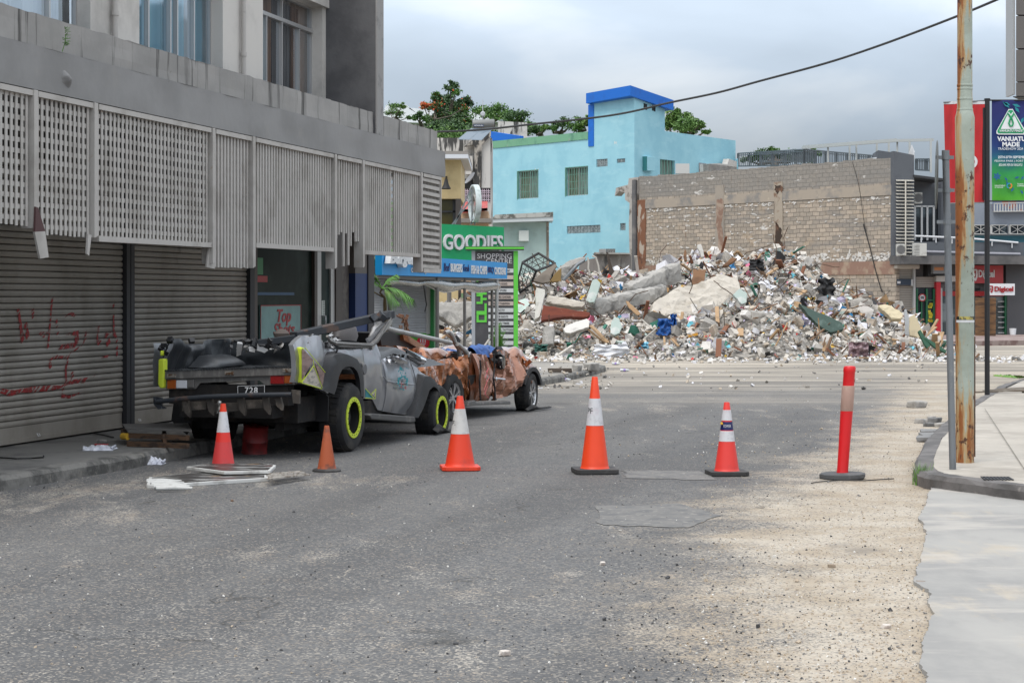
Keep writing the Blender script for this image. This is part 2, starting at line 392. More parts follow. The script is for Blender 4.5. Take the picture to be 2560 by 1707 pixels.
def kerb(name,pl,h,w,mat,side=1):
    A=[tuple(Vector((p[0],p[1])).to_tuple()) for p in smooth2(pl)]; A=wob(A); B=offs(A,w*side); mb=MB(); n=len(A)
    r=random.Random(5)
    rows=[[(x,y,gz(y)-.05) for x,y in A],[(x+(r.uniform(-.01,.01)),y,gz(y)+h*.7) for x,y in A]]
    C=offs(A,.03*side); rows.append([(x,y,gz(y)+h+r.uniform(-.012,.006)) for x,y in C]); rows.append([(x,y,gz(y)+h+.004) for x,y in B]); rows.append([(x,y,gz(y)-.05) for x,y in B])
    vs=[p for rr in rows for p in rr]
    mb.add(vs,[(j*n+i,j*n+i+1,(j+1)*n+i+1,(j+1)*n+i) for j in range(4) for i in range(n-1)])
    return mb.build(name,mat,kind='structure')
kerb('kerb_left',KL,.125,.17,m_kerb)
# right: tiled pavement, dark painted kerb, concrete apron
m_tile=M('tile_paving',(.4,.365,.315),.75,layers=[((.3,.27,.23),1.1,.4,.65,U),((.52,.48,.42),5,.55,.7,U,.6),((.2,.19,.18),3,.63,.75,U,.5)],bump=[(60,.2,.003)])
m_tilej=M('tile_joint',(.2,.18,.15),.9)
m_rkerb=M('dark_kerb_paint',(.135,.125,.12),.75,layers=[((.075,.07,.067),2.5,.42,.62,U),((.22,.2,.185),8,.6,.7,U,.7)],bump=[(30,.4,.008)])
a0=G(2314,1222); 
KR=[(14,8.0),(9,11.5),(6.2,13.4),(5,14.4),(4.09,15.32),(3.83,15.84),(3.61,16.25),(3.54,16.55),(3.6,17.2),(4.02,19.0),(4.75,21.7),(5.9,25.5),(7.5,30.5),(9.4,36),(11.8,40.5),(15,43.5),(24,46)]
inr=offs(KR,-.16)
slab('pavement_right',inr[::-1]+[(30,15.2),(30,46)][:1]+[(30,46)][:0],.128,m_tile,None) if False else None
poly=inr+[(24,8.0)]
slab('pavement_right',poly[::-1],.128,m_tile,None)
kerb('kerb_right',KR,.128,.17,m_rkerb,-1)
mb=MB()
def pjoint(a,b,w=.009):
    a=Vector((a[0],a[1],gz(a[1])+.1325)); b=Vector((b[0],b[1],gz(b[1])+.1325)); t=(b-a).normalized(); nn=Vector((-t.y,t.x,0))*w/2
    mb.add([a-nn,b-nn,b+nn,a+nn],[(0,1,2,3)])
ksl=[(y,x) for x,y in inr if y>15.2]
for k in range(13):
    y=15.9+k*1.2; x0=prof(ksl,y)+.05; pjoint((x0,y),(x0+8,y-2.2))
for k in range(8): pjoint((4.3+k*.95,15.9-k*.25 if k<3 else 15.2),(6.4+k*1.3,26))
mb.build('paving_joint_lines',m_tilej,kind='structure')
# apron
m_apron=M('apron_concrete',(.33,.32,.3),.88,layers=[((.255,.25,.24),.9,.42,.62,(1,.5,1)),((.4,.35,.28),1.7,.56,.7,(1.6,.5,1),.8),((.44,.41,.37),2,.5,.7,(.4,1,1),.7),((.18,.17,.16),14,.68,.75,U,.5)],bump=[(40,.25,.004),(3,.2,.01)])
ed=[(2326,1222),(2317,1262),(2296,1300),(2318,1340),(2310,1375),(2292,1425),(2290,1460),(2322,1490),(2330,1540),(2310,1600),(2306,1660),(2312,1707),(2318,1800)]
ep=[]
r=random.Random(11)
for i in range(len(ed)-1):
    for k in range(22):
        t=k/22; g=G(ed[i][0]+(ed[i+1][0]-ed[i][0])*t,ed[i][1]+(ed[i+1][1]-ed[i][1])*t); ep.append((g.x+.03*noise.noise(Vector((g.y*2.5,0,3)))+.012*noise.noise(Vector((g.y*11,0,3)))+r.uniform(-.004,.004),g.y))
mb=MB(); pl=ep+[(12,6.5),(12,16.6),(3.62,16.6)]
n=len(pl); mb.add([(x,y,.022) for x,y in pl]+[(x,y,-.02) for x,y in pl],[tuple(range(n))]+[((i+1)%n,i,i+n,(i+1)%n+n) for i in range(n)])
mb.build('concrete_apron',m_apron,kind='structure')
# road repair patches (thin worn concrete sheets)
m_patch=M('road_patch',(.165,.16,.152),.9,layers=[((.12,.12,.12),5,.45,.62,U),((.3,.28,.25),14,.56,.66,U,.7)],bump=[(60,.4,.004)])
def patch(name,pts,z=.004):
    mb=MB(); out=[]
    r=random.Random(len(name)+int(pts[0][0]))
    for i in range(len(pts)):
        a=pts[i];b=pts[(i+1)%len(pts)]
        for k in range(6):
            t=k/6; g=G(a[0]+(b[0]-a[0])*t+r.uniform(-9,9),a[1]+(b[1]-a[1])*t+r.uniform(-1.5,1.5)); out.append((g.x,g.y,g.z+z))
    mb.add(out,[tuple(range(len(out)))[::-1]]); return mb.build(name,m_patch,kind='structure')
patch('road_patch',[(1560,1176),(1750,1178),(1790,1200),(1560,1196)])
patch('road_patch',[(1490,1265),(1700,1260),(1800,1290),(1720,1320),(1500,1312)])
# ---- gravel and grit lying on the street
m_st=[M('grit_dark',(.06,.06,.062),.9),M('grit_grey',(.22,.21,.2),.9),M('grit_tan',(.4,.33,.25),.9),M('grit_white',(.62,.6,.56),.9)]
rs=random.Random(21); mb=MB()
for i in range(6400):
    if i<4400: px=rs.uniform(1500,2330); py=1000+(rs.random()**.7)*720
    else: px=rs.uniform(-20,2330); py=960+(rs.random())*760
    g=G(px,py)
    if px<1750 and i<4400 and rs.random()<.6: continue
    s=rs.choice([.005,.006,.007,.009,.012])*(1 if rs.random()<.985 else 2.0)*(1 if py>1150 else 1.4)
    mb.rock(g+Vector((0,0,s*.25)),s,rs.choice([0,1,1,2,2,2,2,3]) if px>1700 else rs.choice([0,0,0,1,1,1,2,3]),rnd=rs)
tag(mb.build('gravel',m_st),'loose gravel and grit scattered over the street','gravel',kind='stuff')
m_rub=M('rubble_concrete',(.36,.345,.32),.92,layers=[((.22,.21,.2),3,.45,.62,U),((.52,.5,.46),7,.55,.68,U,.7)],bump=[(25,.7,.02)])
def stone(px,py,s,label,mat=None,flat=1,hh=0,cat='stone',name='stone',group=None):
    g=G(px,py,hh); mb=MB(); rr=random.Random(int(px*7+py))
    size=(s,s*.8,s*.62*flat)
    mb.rock((0,0,s*.2*flat),size,rnd=rr,rough=.45,rot=Matrix.Rotation(rr.uniform(0,6),3,'Z'))
    o=mb.build(name,mat or m_rub,bevel=s*.08); o.location=g; return tag(o,label,cat,group)
m_wst=M('pale_stone',(.6,.55,.5),.9,layers=[((.4,.34,.3),20,.45,.6,U)],bump=[(60,.5,.005)])
stone(1506,1412,.045,'small pale stone alone on the middle of the asphalt',m_wst)
stone(1262,1638,.06,'pale pinkish stone lowest in the photo beside white crumbs',m_wst)
stone(580,1253,.035,'small brown stone on the road before the broken white boards',M('brown_stone',(.14,.09,.06),.9))
stone(2078,1418,.05,'tan stone on the sand below the bollard',M('tan_stone',(.3,.24,.18),.9))
stone(2300,1462,.06,'brownish stone at the left edge of the concrete apron',M('grey_stone',(.25,.21,.18),.9))
stone(2216,1570,.05,'pale stone on the sand near the lower apron edge',m_wst)
stone(1478,925,.36,'large rounded grey rock lying on the far pavement corner',None,1.1,.125,'rock','rock')
stone(1442,927,.25,'small grey rock left of the large rock on the far pavement',None,1.2,.125,'rock','rock')
stone(2294,1019,.3,'square grey concrete lump on the sand left of the rusty pole',None,.8,0,'concrete lump','concrete_lump')
# ================================================================ long grey building on the left
A=Frame(-4.4,16.5,.254,1)
SH=1.416; UP=.75
m_conc=M('painted_grey_concrete',(.31,.3,.288),.8,layers=[((.245,.24,.232),.7,.4,.62,U),((.29,.28,.265),2.3,.5,.72,U,.6),((.05,.048,.045),2.4,.57,.67,(3.2,3.2,.14),.9),((.11,.1,.09),7,.66,.76,U,.5)],bump=[(1.2,.35,.05),(18,.25,.008)])
m_fasc=M('smooth_grey_fascia',(.245,.242,.24),.7,layers=[((.2,.198,.196),.6,.4,.62,U),((.26,.25,.235),2.7,.55,.75,(1,1,1),.5),((.12,.11,.1),9,.68,.78,U,.5)],bump=[(1,.4,.05),(11,.2,.008)])
m_up=M('off_white_wall_paint',(.55,.53,.5),.8,layers=[((.38,.365,.345),1,.45,.7,U),((.25,.24,.22),1.6,.62,.72,(3,3,.3),.5)],bump=[(16,.2,.006)])
m_fin_shade=M('shaded_fin_render',(.105,.105,.11),.85,layers=[((.07,.07,.075),1.2,.42,.62,U),((.26,.27,.3),1.3,.63,.72,(1.3,1.3,.3),.7)],bump=[(3,.3,.03),(22,.3,.008)])  # shade on the fin's camera-facing side is put into this colour
m_lou=M('louvre_paint',(.42,.4,.375),.6,layers=[((.33,.31,.285),2,.45,.65,U),((.3,.19,.11),11,.66,.74,U,.55)],bump=[(40,.2,.003)])
m_loud=M('louvre_brown_inside',(.07,.03,.03),.7)
def shutter_mat(name,col,dirt):
    return M(name,col,.55,.15,layers=[(dirt,1.3,.42,.65,(1,1,.5)),((.33,.31,.28),6,.6,.75,(.3,1,2),.4),((.05,.045,.04),3,.64,.74,U,.5)],bump=[(25,.15,.004)],spec=.3)
m_shut=shutter_mat('roller_shutter_paint',(.31,.285,.25),(.23,.21,.18))
m_frame=M('black_channel',(.025,.026,.03),.6)
m_brown=M('brown_alu_frame',(.06,.045,.038),.5)
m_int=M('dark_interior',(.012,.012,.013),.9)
def glass_mat(name,col,rough=.3,spec=.04):
    return M(name,col,rough,0,layers=[(tuple(c*1.8+.004 for c in lin(col)),2.5,.45,.7,U,.8)],spec=spec)
m_glass=glass_mat('shop_glass',(.012,.02,.017))
lb=A.thing('office_building','long grey two-storey building with slatted screens, roller shutters and curtained windows','building')
zf0,zf1,zp1=3.489,3.881,4.183
e_f=A.sx(1113); e_p=A.sx(1087,.1)
# canopy slab fascia (gently uneven) and parapet
mb=MB(); mb.grid(lambda u,v:(-4+u*(e_f+4),.012*noise.noise(Vector((u*30,v*2,1))),zf0+v*(zf1-zf0)),120,4)
mb.add([(e_f,0,zf0),(e_f,1.5,zf0),(e_f,1.5,zf1),(e_f,0,zf1)],[(0,1,2,3)])
mb.add([(-4,0,zf1),(e_f,0,zf1),(e_f,.6,zf1),(-4,.6,zf1)],[(0,1,2,3)])
mb.add([(-4,0,zf0),(e_f,0,zf0),(e_f,1.7,zf0),(-4,1.7,zf0)],[(3,2,1,0)])
# torn blister of coating
def blister(u,v):
    x=A.sx(146)+u*.3; z=A.z(165,228)+v*.22; d=math.exp(-((u-.5)**2+(v-.5)**2)*9)
    return (x,.02-.045*d*(1+.5*math.sin(9*u+6*v))-.02*abs(noise.noise(Vector((u*5,v*5,3))))*d*2,z)
mb.grid(blister,14,14)
mb.build('canopy_fascia',m_fasc,lb,smooth=True,ang=50)
mb=MB(); mb.grid(lambda u,v:(-4+u*(e_p+4),.06+.01*noise.noise(Vector((u*24,v*2,5))),zf1+v*(zp1-zf1)+(v==1)*(.014*noise.noise(Vector((u*90,0,0))))),160,3)
mb.add([(e_p,.06,zf1),(e_p,.62,zf1),(e_p,.62,zp1),(e_p,.06,zp1)],[(0,1,2,3)])
mb.add([(-4,.06,zp1-.005),(e_p,.06,zp1-.005),(e_p,.2,zp1-.005),(-4,.2,zp1-.005)],[(0,1,2,3)])
mb.build('parapet',m_conc,lb)
# small weed growing from the joint
m_weed=M('weed_green',(.09,.2,.04),.7)
mb=MB(); wx=A.L(158,130,-.03)
mb.tube([(wx[0],-.02,A.z(158,132)),(wx[0],-.05,A.z(158,108)),(wx[0]+.01,-.05,A.z(158,88))],.004,5)
rr=random.Random(4)
for k in range(34):
    a=rr.uniform(0,6.28); zz=A.z(158,128)+rr.uniform(.03,.2); l=rr.uniform(.03,.07)
    p=Vector((wx[0],-.05,zz)); q=p+Vector((math.cos(a)*l,-abs(math.sin(a))*l*.7,rr.uniform(0,.02))); mb.bar(p,q,.007,.003)
w_=mb.build('weed',m_weed); w_.location=A.loc; w_.rotation_euler=(0,0,A.a); tag(w_,'tiny green weed sprouting from the joint of the grey canopy','plant')
# upper wall with window openings
def U_(px): return A.sx(px,UP)
zt=6.9
W1=(U_(-120),U_(197),zp1-.6,5.5); W2=(U_(342),U_(534),zp1-.6,5.5); w3t=A.z(790,24,UP+.16); W3=(U_(652),U_(790+12),zp1-.6,w3t)
xe=U_(845)
# openings slightly larger so the reveal on the right reads
W1=(W1[0],U_(226),*W1[2:]); W2=(W2[0],U_(557),*W2[2:]); W3=(W3[0],U_(806),*W3[2:])
mb=MB(); wall(mb,-4,xe,zp1-.7,zt,[W1,W2,W3],UP,.2)
mb.add([(xe,UP,zp1-.7),(xe,UP+4,zp1-.7),(xe,UP+4,zt),(xe,UP,zt)],[(0,1,2,3)])
mb.add([(-4,UP,zt),(xe,UP,zt),(xe,UP+4,zt),(-4,UP+4,zt)],[(0,1,2,3)])
mb.build('wall',m_up,lb)
# shallow piers between the windows, down pipes
for a,b in ((U_(284),U_(341)),(U_(606),U_(651))): mb=MB(); mb.box(a,b,UP-.035,UP,zp1-.7,zt); mb.build('pier',m_up,lb)
m_pipe=M('pipe_paint',(.42,.4,.38),.6,layers=[((.2,.18,.16),4,.6,.75,U)])
for px in (277,600,836):
    mb=MB(); x=U_(px); mb.tube([(x,UP-.05,zp1-.6),(x,UP-.05,zt)],.03,10)
    for zz in (4.6,5.6,6.4): mb.tube([(x,UP-.05,zz),(x,UP-.05,zz+.05)],.038,10)
    mb.build('downpipe',m_pipe,lb,smooth=True)
# fin wall: side coloured dark as shaded, street edge coloured paler as lit
f0=A.sx(943); f1=A.sx(956)
mb=MB(); mb.box(f0,f0+.28,.02,UP+.02,zp1-.7,zt+.5); 
o=mb.build('fin_wall',m_fin_shade,lb)
mb=MB(); mb.box(f0-.004,f0+.284,.0,.022,zp1-.3,zt+.5); mb.build('fin_edge',M('fin_edge_lit',(.27,.265,.26),.8,layers=[((.15,.15,.15),3,.55,.7,U)]),lb)
# windows
m_al=M('aluminium_frame',(.5,.5,.5),.4,.7)
m_cb=M('curtain_light_blue',(.3,.6,.74),.9)
m_cb2=M('curtain_deep_blue',(.06,.32,.45),.9); m_cw=M('curtain_white',(.75,.78,.82),.9); m_cbr=M('curtain_brown',(.3,.16,.1),.9,layers=[((.42,.25,.16),5,.4,.7,(3,3,.4))]); m_cg=M('curtain_grey',(.2,.18,.18),.9)
def pane_mat():
    m=bpy.data.materials.new('window_pane'); m.use_nodes=True; nt=m.node_tree; b=nt.nodes['Principled BSDF']
    tr=nt.nodes.new('ShaderNodeBsdfTransparent'); gl=nt.nodes.new('ShaderNodeBsdfGlossy'); gl.inputs['Roughness'].default_value=.05; gl.inputs[0].default_value=(.8,.85,.9,1)
    tr.inputs[0].default_value=(.75,.8,.82,1)
    lw=nt.nodes.new('ShaderNodeLayerWeight'); lw.inputs[0].default_value=.25
    mx=nt.nodes.new('ShaderNodeMixShader'); nt.links.new(lw.outputs[1],mx.inputs[0]); nt.links.new(tr.outputs[0],mx.inputs[1]); nt.links.new(gl.outputs[0],mx.inputs[2])
    nt.links.new(mx.outputs[0],nt.nodes['Material Output'].inputs[0]); return m
m_pane=pane_mat()
def curtain(par,x0,x1,z0,z1,y,mat,n=40,amp=.025,wl=.09,seed=0):
    mb=MB(); r=random.Random(seed); ph=r.uniform(0,6)
    def f(u,v):
        x=x0+u*(x1-x0); w=wl*(1+.3*noise.noise(Vector((x*3,seed,0))))
        return (x+.01*math.sin(x*11+ph),y+amp*math.sin(x/w*6.28/1.0+ph)+.01*noise.noise(Vector((x*9,v*2,seed))),z0+v*(z1-z0))
    mb.grid(f,n,3); return mb.build('curtain',mat,par,smooth=True)
def window(Wn,bars,trans,curts):
    a,b,c,d=Wn; y=UP+.15
    mb=MB(); t=.03
    mb.box(a,a+t,y,y+.05,c,d); mb.box(b-t,b,y,y+.05,c,d); mb.box(a,b,y+.001,y+.049,d-t,d)
    for px in bars: x=A.sx(px,y); mb.box(x-.016,x+.016,y-.012,y+.045,c,(trans if trans else d))
    if trans:
        mb.box(a,b,y-.02,y+.05,trans,trans+.05)
        for f_ in (.5,): x=a+(b-a)*f_; mb.box(x-.014,x+.014,y-.005,y+.045,trans,d)
    w=mb.build('window',m_al,lb)
    mb=MB(); mb.add([(a,y+.03,c),(b,y+.03,c),(b,y+.03,d),(a,y+.03,d)],[(0,1,2,3)]); mb.build('pane',m_pane,w)
    for i,(p0,p1,m) in enumerate(curts): curtain(w,A.sx(p0,y),A.sx(p1,y),c,d,y+.12+.02*(i%2),m,seed=i,n=max(10,int(abs(A.sx(p1,y)-A.sx(p0,y))*60)))
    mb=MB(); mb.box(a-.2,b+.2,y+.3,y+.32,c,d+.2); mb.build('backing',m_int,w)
window(W1,(122,),None,[(-120,178,m_cw),(178,200,m_int)])
window(W2,(370,425,442,484,534),None,[(340,428,m_cb),(428,440,m_cb2),(441,482,m_cb),(482,500,m_cw),(500,536,m_cb2)])
window(W3,(665,704,747,790),A.z(790,88,UP+.15),[(650,664,m_cb),(668,699,m_cbr),(702,742,m_cg),(748,788,m_cbr)])
mb=MB(); mb.box(W3[0]-.02,W3[1]+.25,UP-.05,UP-.001,W3[3],W3[3]+.12); mb.build('window_hood',m_up,lb)
# screens of vertical bars in front of horizontal slats
zr=3.48
def bars(px0,px1,zb,rail=True,missing=(),zbs=None,hz0=None,front='v'):
    x0,x1=A.sx(px0),A.sx(px1); mb=MB(); n=max(2,int((x1-x0)/.0885)); pt=(x1-x0)/n; r=random.Random(int(px0)+9)
    hb=hz0 or zb
    for i in range(n):
        x=x0+pt*(i+.5); 
        if i in missing: continue
        z0=zb if zbs is None else zbs(i/n,r); j=r.uniform(-.004,.004)
        mb.box(x-(.0205 if px0<540 else .023)+j,x+(.0205 if px0<540 else .023)+j,.035,.044 if px0<540 else .058,z0+r.uniform(-.006,.006),zr-.05)
    k=hb+.05
    while k<zr-.08: yy=.047 if px0<540 else .06; mb.box(x0+.01,x1-.01,yy,yy+.006,k,k+.042); k+=.098
    o=mb.build('screen_panel',m_lou,lb)
    mb=MB(); mb.box(x0,x1,.0,.11,zr-.05,zr); 
    if rail: mb.prism([(x0,.0,zb-.055),(x1,.0,zb-.055+.01),(x1,.0,zb+.006),(x0,.0,zb)],(0,.11,0))
    mb.build('rail',m_lou,o)
    return o
bars(-260,83,2.27,False)
bars(97,234,2.205,False)
bars(248,529,2.225,True)
bars(541,630,1.97,False)
bars(641,835,2.265,True)
def z6(t,r): return 2.06+r.uniform(-.03,.03) if t<.55 and r.random()<.55 else 2.44+r.uniform(-.12,.1)
bars(845,905,2.44,False,zbs=z6,hz0=2.5)
bars(913,1051,2.27,True,missing=(14,))
x0,x1=A.sx(1060),A.sx(1104); mb=MB()
k=2.07
while k<zr-.09: mb.prism([(x0,.02,k),(x1,.02,k-.01),(x1,.02,k+.045),(x0,.02,k+.05)],(0,.03,0)); k+=.1
x=x0+.04
while x<x1-.02: mb.box(x-.01,x+.01,.055,.1,2.05,zr-.05); x+=.075
mb.box(x1-.03,x1,.0,.11,2.03,zr-.0); mb.box(x0,x1-.03,.0,.11,2.0,2.06); mb.box(x0,x1-.03,.0,.11,zr-.05,zr)
mb.build('screen_panel',m_lou,lb)
for px,zb in ((83,2.25),(234,2.2),(530,2.0),(631,1.97),(836,2.0),(906,2.03),(1052,2.0)):
    x=A.sx(px); mb=MB(); w=.075
    mb.prism([(x,-.012,zb),(x+w,-.012,zb+.02),(x+w,-.012,zr+.003),(x,-.012,zr+.003)],(0,.135,0)); mb.build('post',m_lou,lb,bevel=.004)
def hang(pts,mat,off=-.03,th=.02,name='bent_flashing'):
    mb=MB(); mb.prism([A.L(px,py,off) for px,py in pts],(0,th,0)); return mb.build(name,mat,lb)
hang([(90,517),(96,520),(113,578),(88,580)],m_loud); hang([(87,580),(113,578),(122,643),(101,647)],m_lou)
hang([(221,585),(229,588),(223,640),(218,635)],m_lou,-.01); hang([(524,610),(539,612),(537,672),(517,668)],m_lou,.03)
hang([(225,445),(234,447),(232,585),(224,580)],m_lou,.05)
# dark ceiling above the shops and the header over the shutters
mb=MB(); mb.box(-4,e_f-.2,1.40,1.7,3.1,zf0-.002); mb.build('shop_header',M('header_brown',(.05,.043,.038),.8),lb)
# shop wall openings: shutters
def S_(px): return A.sx(px,SH)
def shutter(px0,px1,par,mat=m_shut,zt=3.1,z0=.145,pitch=.0665):
    x0,x1=S_(px0),S_(px1); mb=MB(); z=z0+.17
    mb.box(x0,x1,SH+.0,SH+.03,z0,z0+.045); mb.add([(x0,SH+.012,z0+.045),(x1,SH+.012,z0+.045),(x1,SH+.012,z0+.17),(x0,SH+.012,z0+.17)],[(0,1,2,3)])
    rr=random.Random(int(px1))
    while z<zt:
        j=rr.uniform(-.002,.002)
        P_=[(SH+.026,z),(SH+.006+j,z+.007),(SH+.0+j,z+.03),(SH+.006+j,z+.056),(SH+.026,z+.0635)]
        for k in range(4):
            (ya,za),(yb,zb)=P_[k],P_[k+1]; mb.add([(x0,ya,za),(x1,ya,za),(x1,yb,zb),(x0,yb,zb)],[(0,1,2,3)])
        z+=pitch
    return mb.build('roller_shutter',mat,par,smooth=True,ang=60)
s1=shutter(-260,307,lb); s2=shutter(327,617,lb)
def handle(par,px):
    x=S_(px); mb=MB(); mb.tube([(x-.02,SH-.012,.22),(x-.02,SH-.03,.19),(x+.02,SH-.03,.19),(x+.02,SH-.012,.22)],.004,5); mb.build('pull_ring',m_al,par)
handle(s1,92); handle(s2,345)
mb=MB(); a,b=S_(307),S_(327); mb.box(a+.0,a+(b-a)*.45,SH-.05,SH+.05,.13,3.1); mb.box(a+(b-a)*.55,b,SH-.05,SH+.05,.13,3.1); mb.box(a,b,SH+.0,SH+.06,.13,3.1); mb.build('shutter_channel',m_frame,lb)
mb=MB(); mb.box(S_(617),S_(628),SH-.05,SH+.06,.13,3.1); mb.build('shutter_channel',m_frame,lb)
mb=MB(); mb.box(S_(628),S_(637),SH-.04,SH+.06,.13,3.1); mb.box(S_(782),S_(789),SH-.03,SH+.05,.13,2.6); mb.box(S_(834),S_(850),SH-.04,SH+.06,.13,3.1); mb.box(S_(637),S_(834),SH-.03,SH+.05,2.6,3.1); mb.box(S_(637),S_(834),SH-.03,SH+.05,.13,.45)
mb.build('shopfront_frame',m_brown,lb)
mb=MB(); mb.add([(S_(637),SH+.02,.45),(S_(782),SH+.02,.45),(S_(782),SH+.02,2.6),(S_(637),SH+.02,2.6)],[(0,1,2,3)]); gp=mb.build('shop_window',m_glass,lb)
mb=MB(); mb.box(S_(789),S_(800),SH-.02,SH+.03,.14,2.6); mb.box(S_(824),S_(834),SH-.02,SH+.03,.14,2.6); mb.box(S_(789),S_(834),SH-.019,SH+.029,2.5,2.6);mb.box(S_(789),S_(834),SH-.019,SH+.029,.14,.3)
dr=mb.build('door',m_al,lb)
mb=MB(); mb.add([(S_(800),SH+.01,.3),(S_(824),SH+.01,.3),(S_(824),SH+.01,2.5),(S_(800),SH+.01,2.5)],[(0,1,2,3)]); mb.build('door_glass',glass_mat('door_glass',(.02,.035,.035)),dr)
xh=S_(803); mb=MB(); mb.tube([(xh,SH-.0,A.z(803,790,SH)),(xh,SH-.07,A.z(803,790,SH)),(xh+.0,SH-.07,A.z(803,812,SH)),(xh,SH,A.z(803,812,SH))],.012,8); mb.build('handle',m_al,dr,smooth=True)
m_pap=M('paper_white',(.5,.55,.52),.7)
mb=MB()
for p0,p1,q0,q1 in ((804,812,751,792),(792,796,770,786)):
    c0=A.L(p0,q1,SH-.01); c1=A.L(p1,q0,SH-.01); mb.box(c0[0],c1[0],SH-.012,SH-.008,c0[2],c1[2])
for i in range(7):
    z=A.z(808,757+i*4,SH)
mb.build('paper_notice',m_pap,dr)
mb=MB()
for i in range(8):
    z=A.z(808,755+i*4.3,SH); mb.box(S_(805.3),S_(805.3+4+(i*37%3)),SH-.0145,SH-.0125,z,z+.006)
mb.build('notice_print',m_frame,dr)
# poster in the shop window
m_pst=M('poster_pale_aqua',(.19,.35,.335),.5,layers=[((.16,.29,.28),3,.4,.6,U)]); m_red=M('sign_red',(.34,.016,.02),.5)
z0,z1=.75,A.z(652,763,SH)
x0,x1=S_(651),S_(752); mb=MB(); mb.box(x0,x1,SH-.0,SH+.014,z0,z1); po=mb.build('poster',m_pst,lb)
mb=MB()
for q in ((x0,x0+.012,z0,z1),(x1-.012,x1,z0,z1),(x0+.012,x1-.012,z1-.012,z1)): mb.box(q[0],q[1],SH-.006,SH-.001,q[2],q[3])
zt_=A.z(690,773,SH); zm=A.z(690,808,SH); zb=A.z(690,838,SH)
mb.text('Top',S_(692),S_(727),A.z(710,815,SH),zt_,SH-.002,.006,bold=.025,shear=.25)
mb.text('Shots',S_(683),S_(736),zm-.17,zm-.0,SH-.002,.006,bold=.02,shear=.25)
mb.build('poster_lettering',m_red,po)
# bright stickers seen through the glass
mb=MB(); c0=A.L(637,705,SH+.012); c1=A.L(668,690,SH+.012); mb.box(c0[0],c1[0],SH+.008,SH+.013,c0[2],c1[2]); mb.build('window_sticker',m_red,gp)
mb=MB(); c0=A.L(637,686,SH+.012); c1=A.L(657,645,SH+.012); mb.box(c0[0],c1[0],SH+.008,SH+.013,c0[2],c1[2]); mb.build('window_sticker',M('sticker_green',(.03,.2,.07),.5),gp)
mb=MB(); c0=A.L(640,738,SH+.012); c1=A.L(735,731,SH+.012); mb.box(c0[0],c1[0],SH+.008,SH+.013,c0[2],c1[2]); mb.build('window_sticker',M('sticker_blue',(.01,.07,.16),.5),gp)
# end of the building: narrow shutter, blue column
mb=MB(); mb.box(S_(850),S_(872),SH,SH+.1,.13,3.1); mb.build('end_wall',M('end_wall_paint',(.17,.155,.14),.8,layers=[((.1,.09,.085),5,.4,.6,U)]),lb)
mb=MB(); mb.box(S_(873),S_(903),SH-.1,SH+.3,.13,2.0); mb.build('column',M('column_blue',(.012,.035,.13),.6),lb)
mb=MB(); mb.box(S_(873),S_(903),SH-.098,SH+.3,2.0,3.2); mb.build('column_top',M('column_grey',(.14,.13,.12),.8),lb)
mb=MB(); mb.box(S_(903),S_(918),SH-.12,SH+.3,.13,3.2); mb.build('column_edge',M('column_dark_grey',(.06,.058,.06),.8),lb)
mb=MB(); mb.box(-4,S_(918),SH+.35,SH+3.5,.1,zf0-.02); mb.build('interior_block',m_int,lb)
# red spray-paint on the first shutter
gr=[[(45,772),(50,800),(58,862)],[(82,772),(83,795)],[(64,808),(70,845)],[(131,745),(128,775),(120,870)],[(141,800),(145,835)],[(165,790),(178,783),(188,790)],[(168,835),(192,832),(192,862),(170,865),(150,868)],[(215,828),(212,850),(206,862)],[(247,815),(243,850),(250,858)],[(265,830),(272,862)],[(284,760),(285,830),(292,850),(293,890)],[(278,830),(262,842)],[(252,893),(272,890),(274,888)],[(198,868),(172,885),(165,920),(165,955)],[(0,976),(30,983),(60,975),(95,972),(150,968),(175,955),(215,950)],[(160,960),(156,990),(175,992),(198,983)],[(127,920),(123,900),(140,892),(165,893)],[(238,937),(234,941)],[(180,930),(181,945)],[(100,832),(115,838)]]
mb=MB(); rr=random.Random(8)
for ln in gr:
    pts=[]
    for i in range(len(ln)-1):
        for k in range(8):
            t=k/8; pts.append((ln[i][0]+(ln[i+1][0]-ln[i][0])*t,ln[i][1]+(ln[i+1][1]-ln[i][1])*t))
    pts.append(ln[-1]); w=.022
    prev=None
    for (px,py) in pts:
        a=A.L(px,py,SH-.004); w=max(.022,min(.05,w+rr.uniform(-.008,.008))); cur=[Vector((a[0]-w,SH-.004,a[2]-w*.6)),Vector((a[0]+w,SH-.004,a[2]+w*.6))]
        if prev and rr.random()<.86: mb.add([prev[0],prev[1],cur[1],cur[0]],[(0,1,2,3)])
        prev=cur
def paint_mat():
    m=M('spray_paint_red',(.26,.012,.012),.6); nt=m.node_tree; b=nt.nodes['Principled BSDF']; tc=nt.nodes.new('ShaderNodeTexCoord'); n=nt.nodes.new('ShaderNodeTexNoise'); n.inputs['Scale'].default_value=22; n.inputs['Detail'].default_value=5
    r=nt.nodes.new('ShaderNodeMapRange'); r.inputs[1].default_value=.34; r.inputs[2].default_value=.52; r.inputs[4].default_value=.9
    nt.links.new(tc.outputs['Object'],n.inputs['Vector']); nt.links.new(n.outputs[0],r.inputs[0]); nt.links.new(r.outputs[0],b.inputs['Alpha']); return m
mb.build('graffiti',paint_mat(),s1)
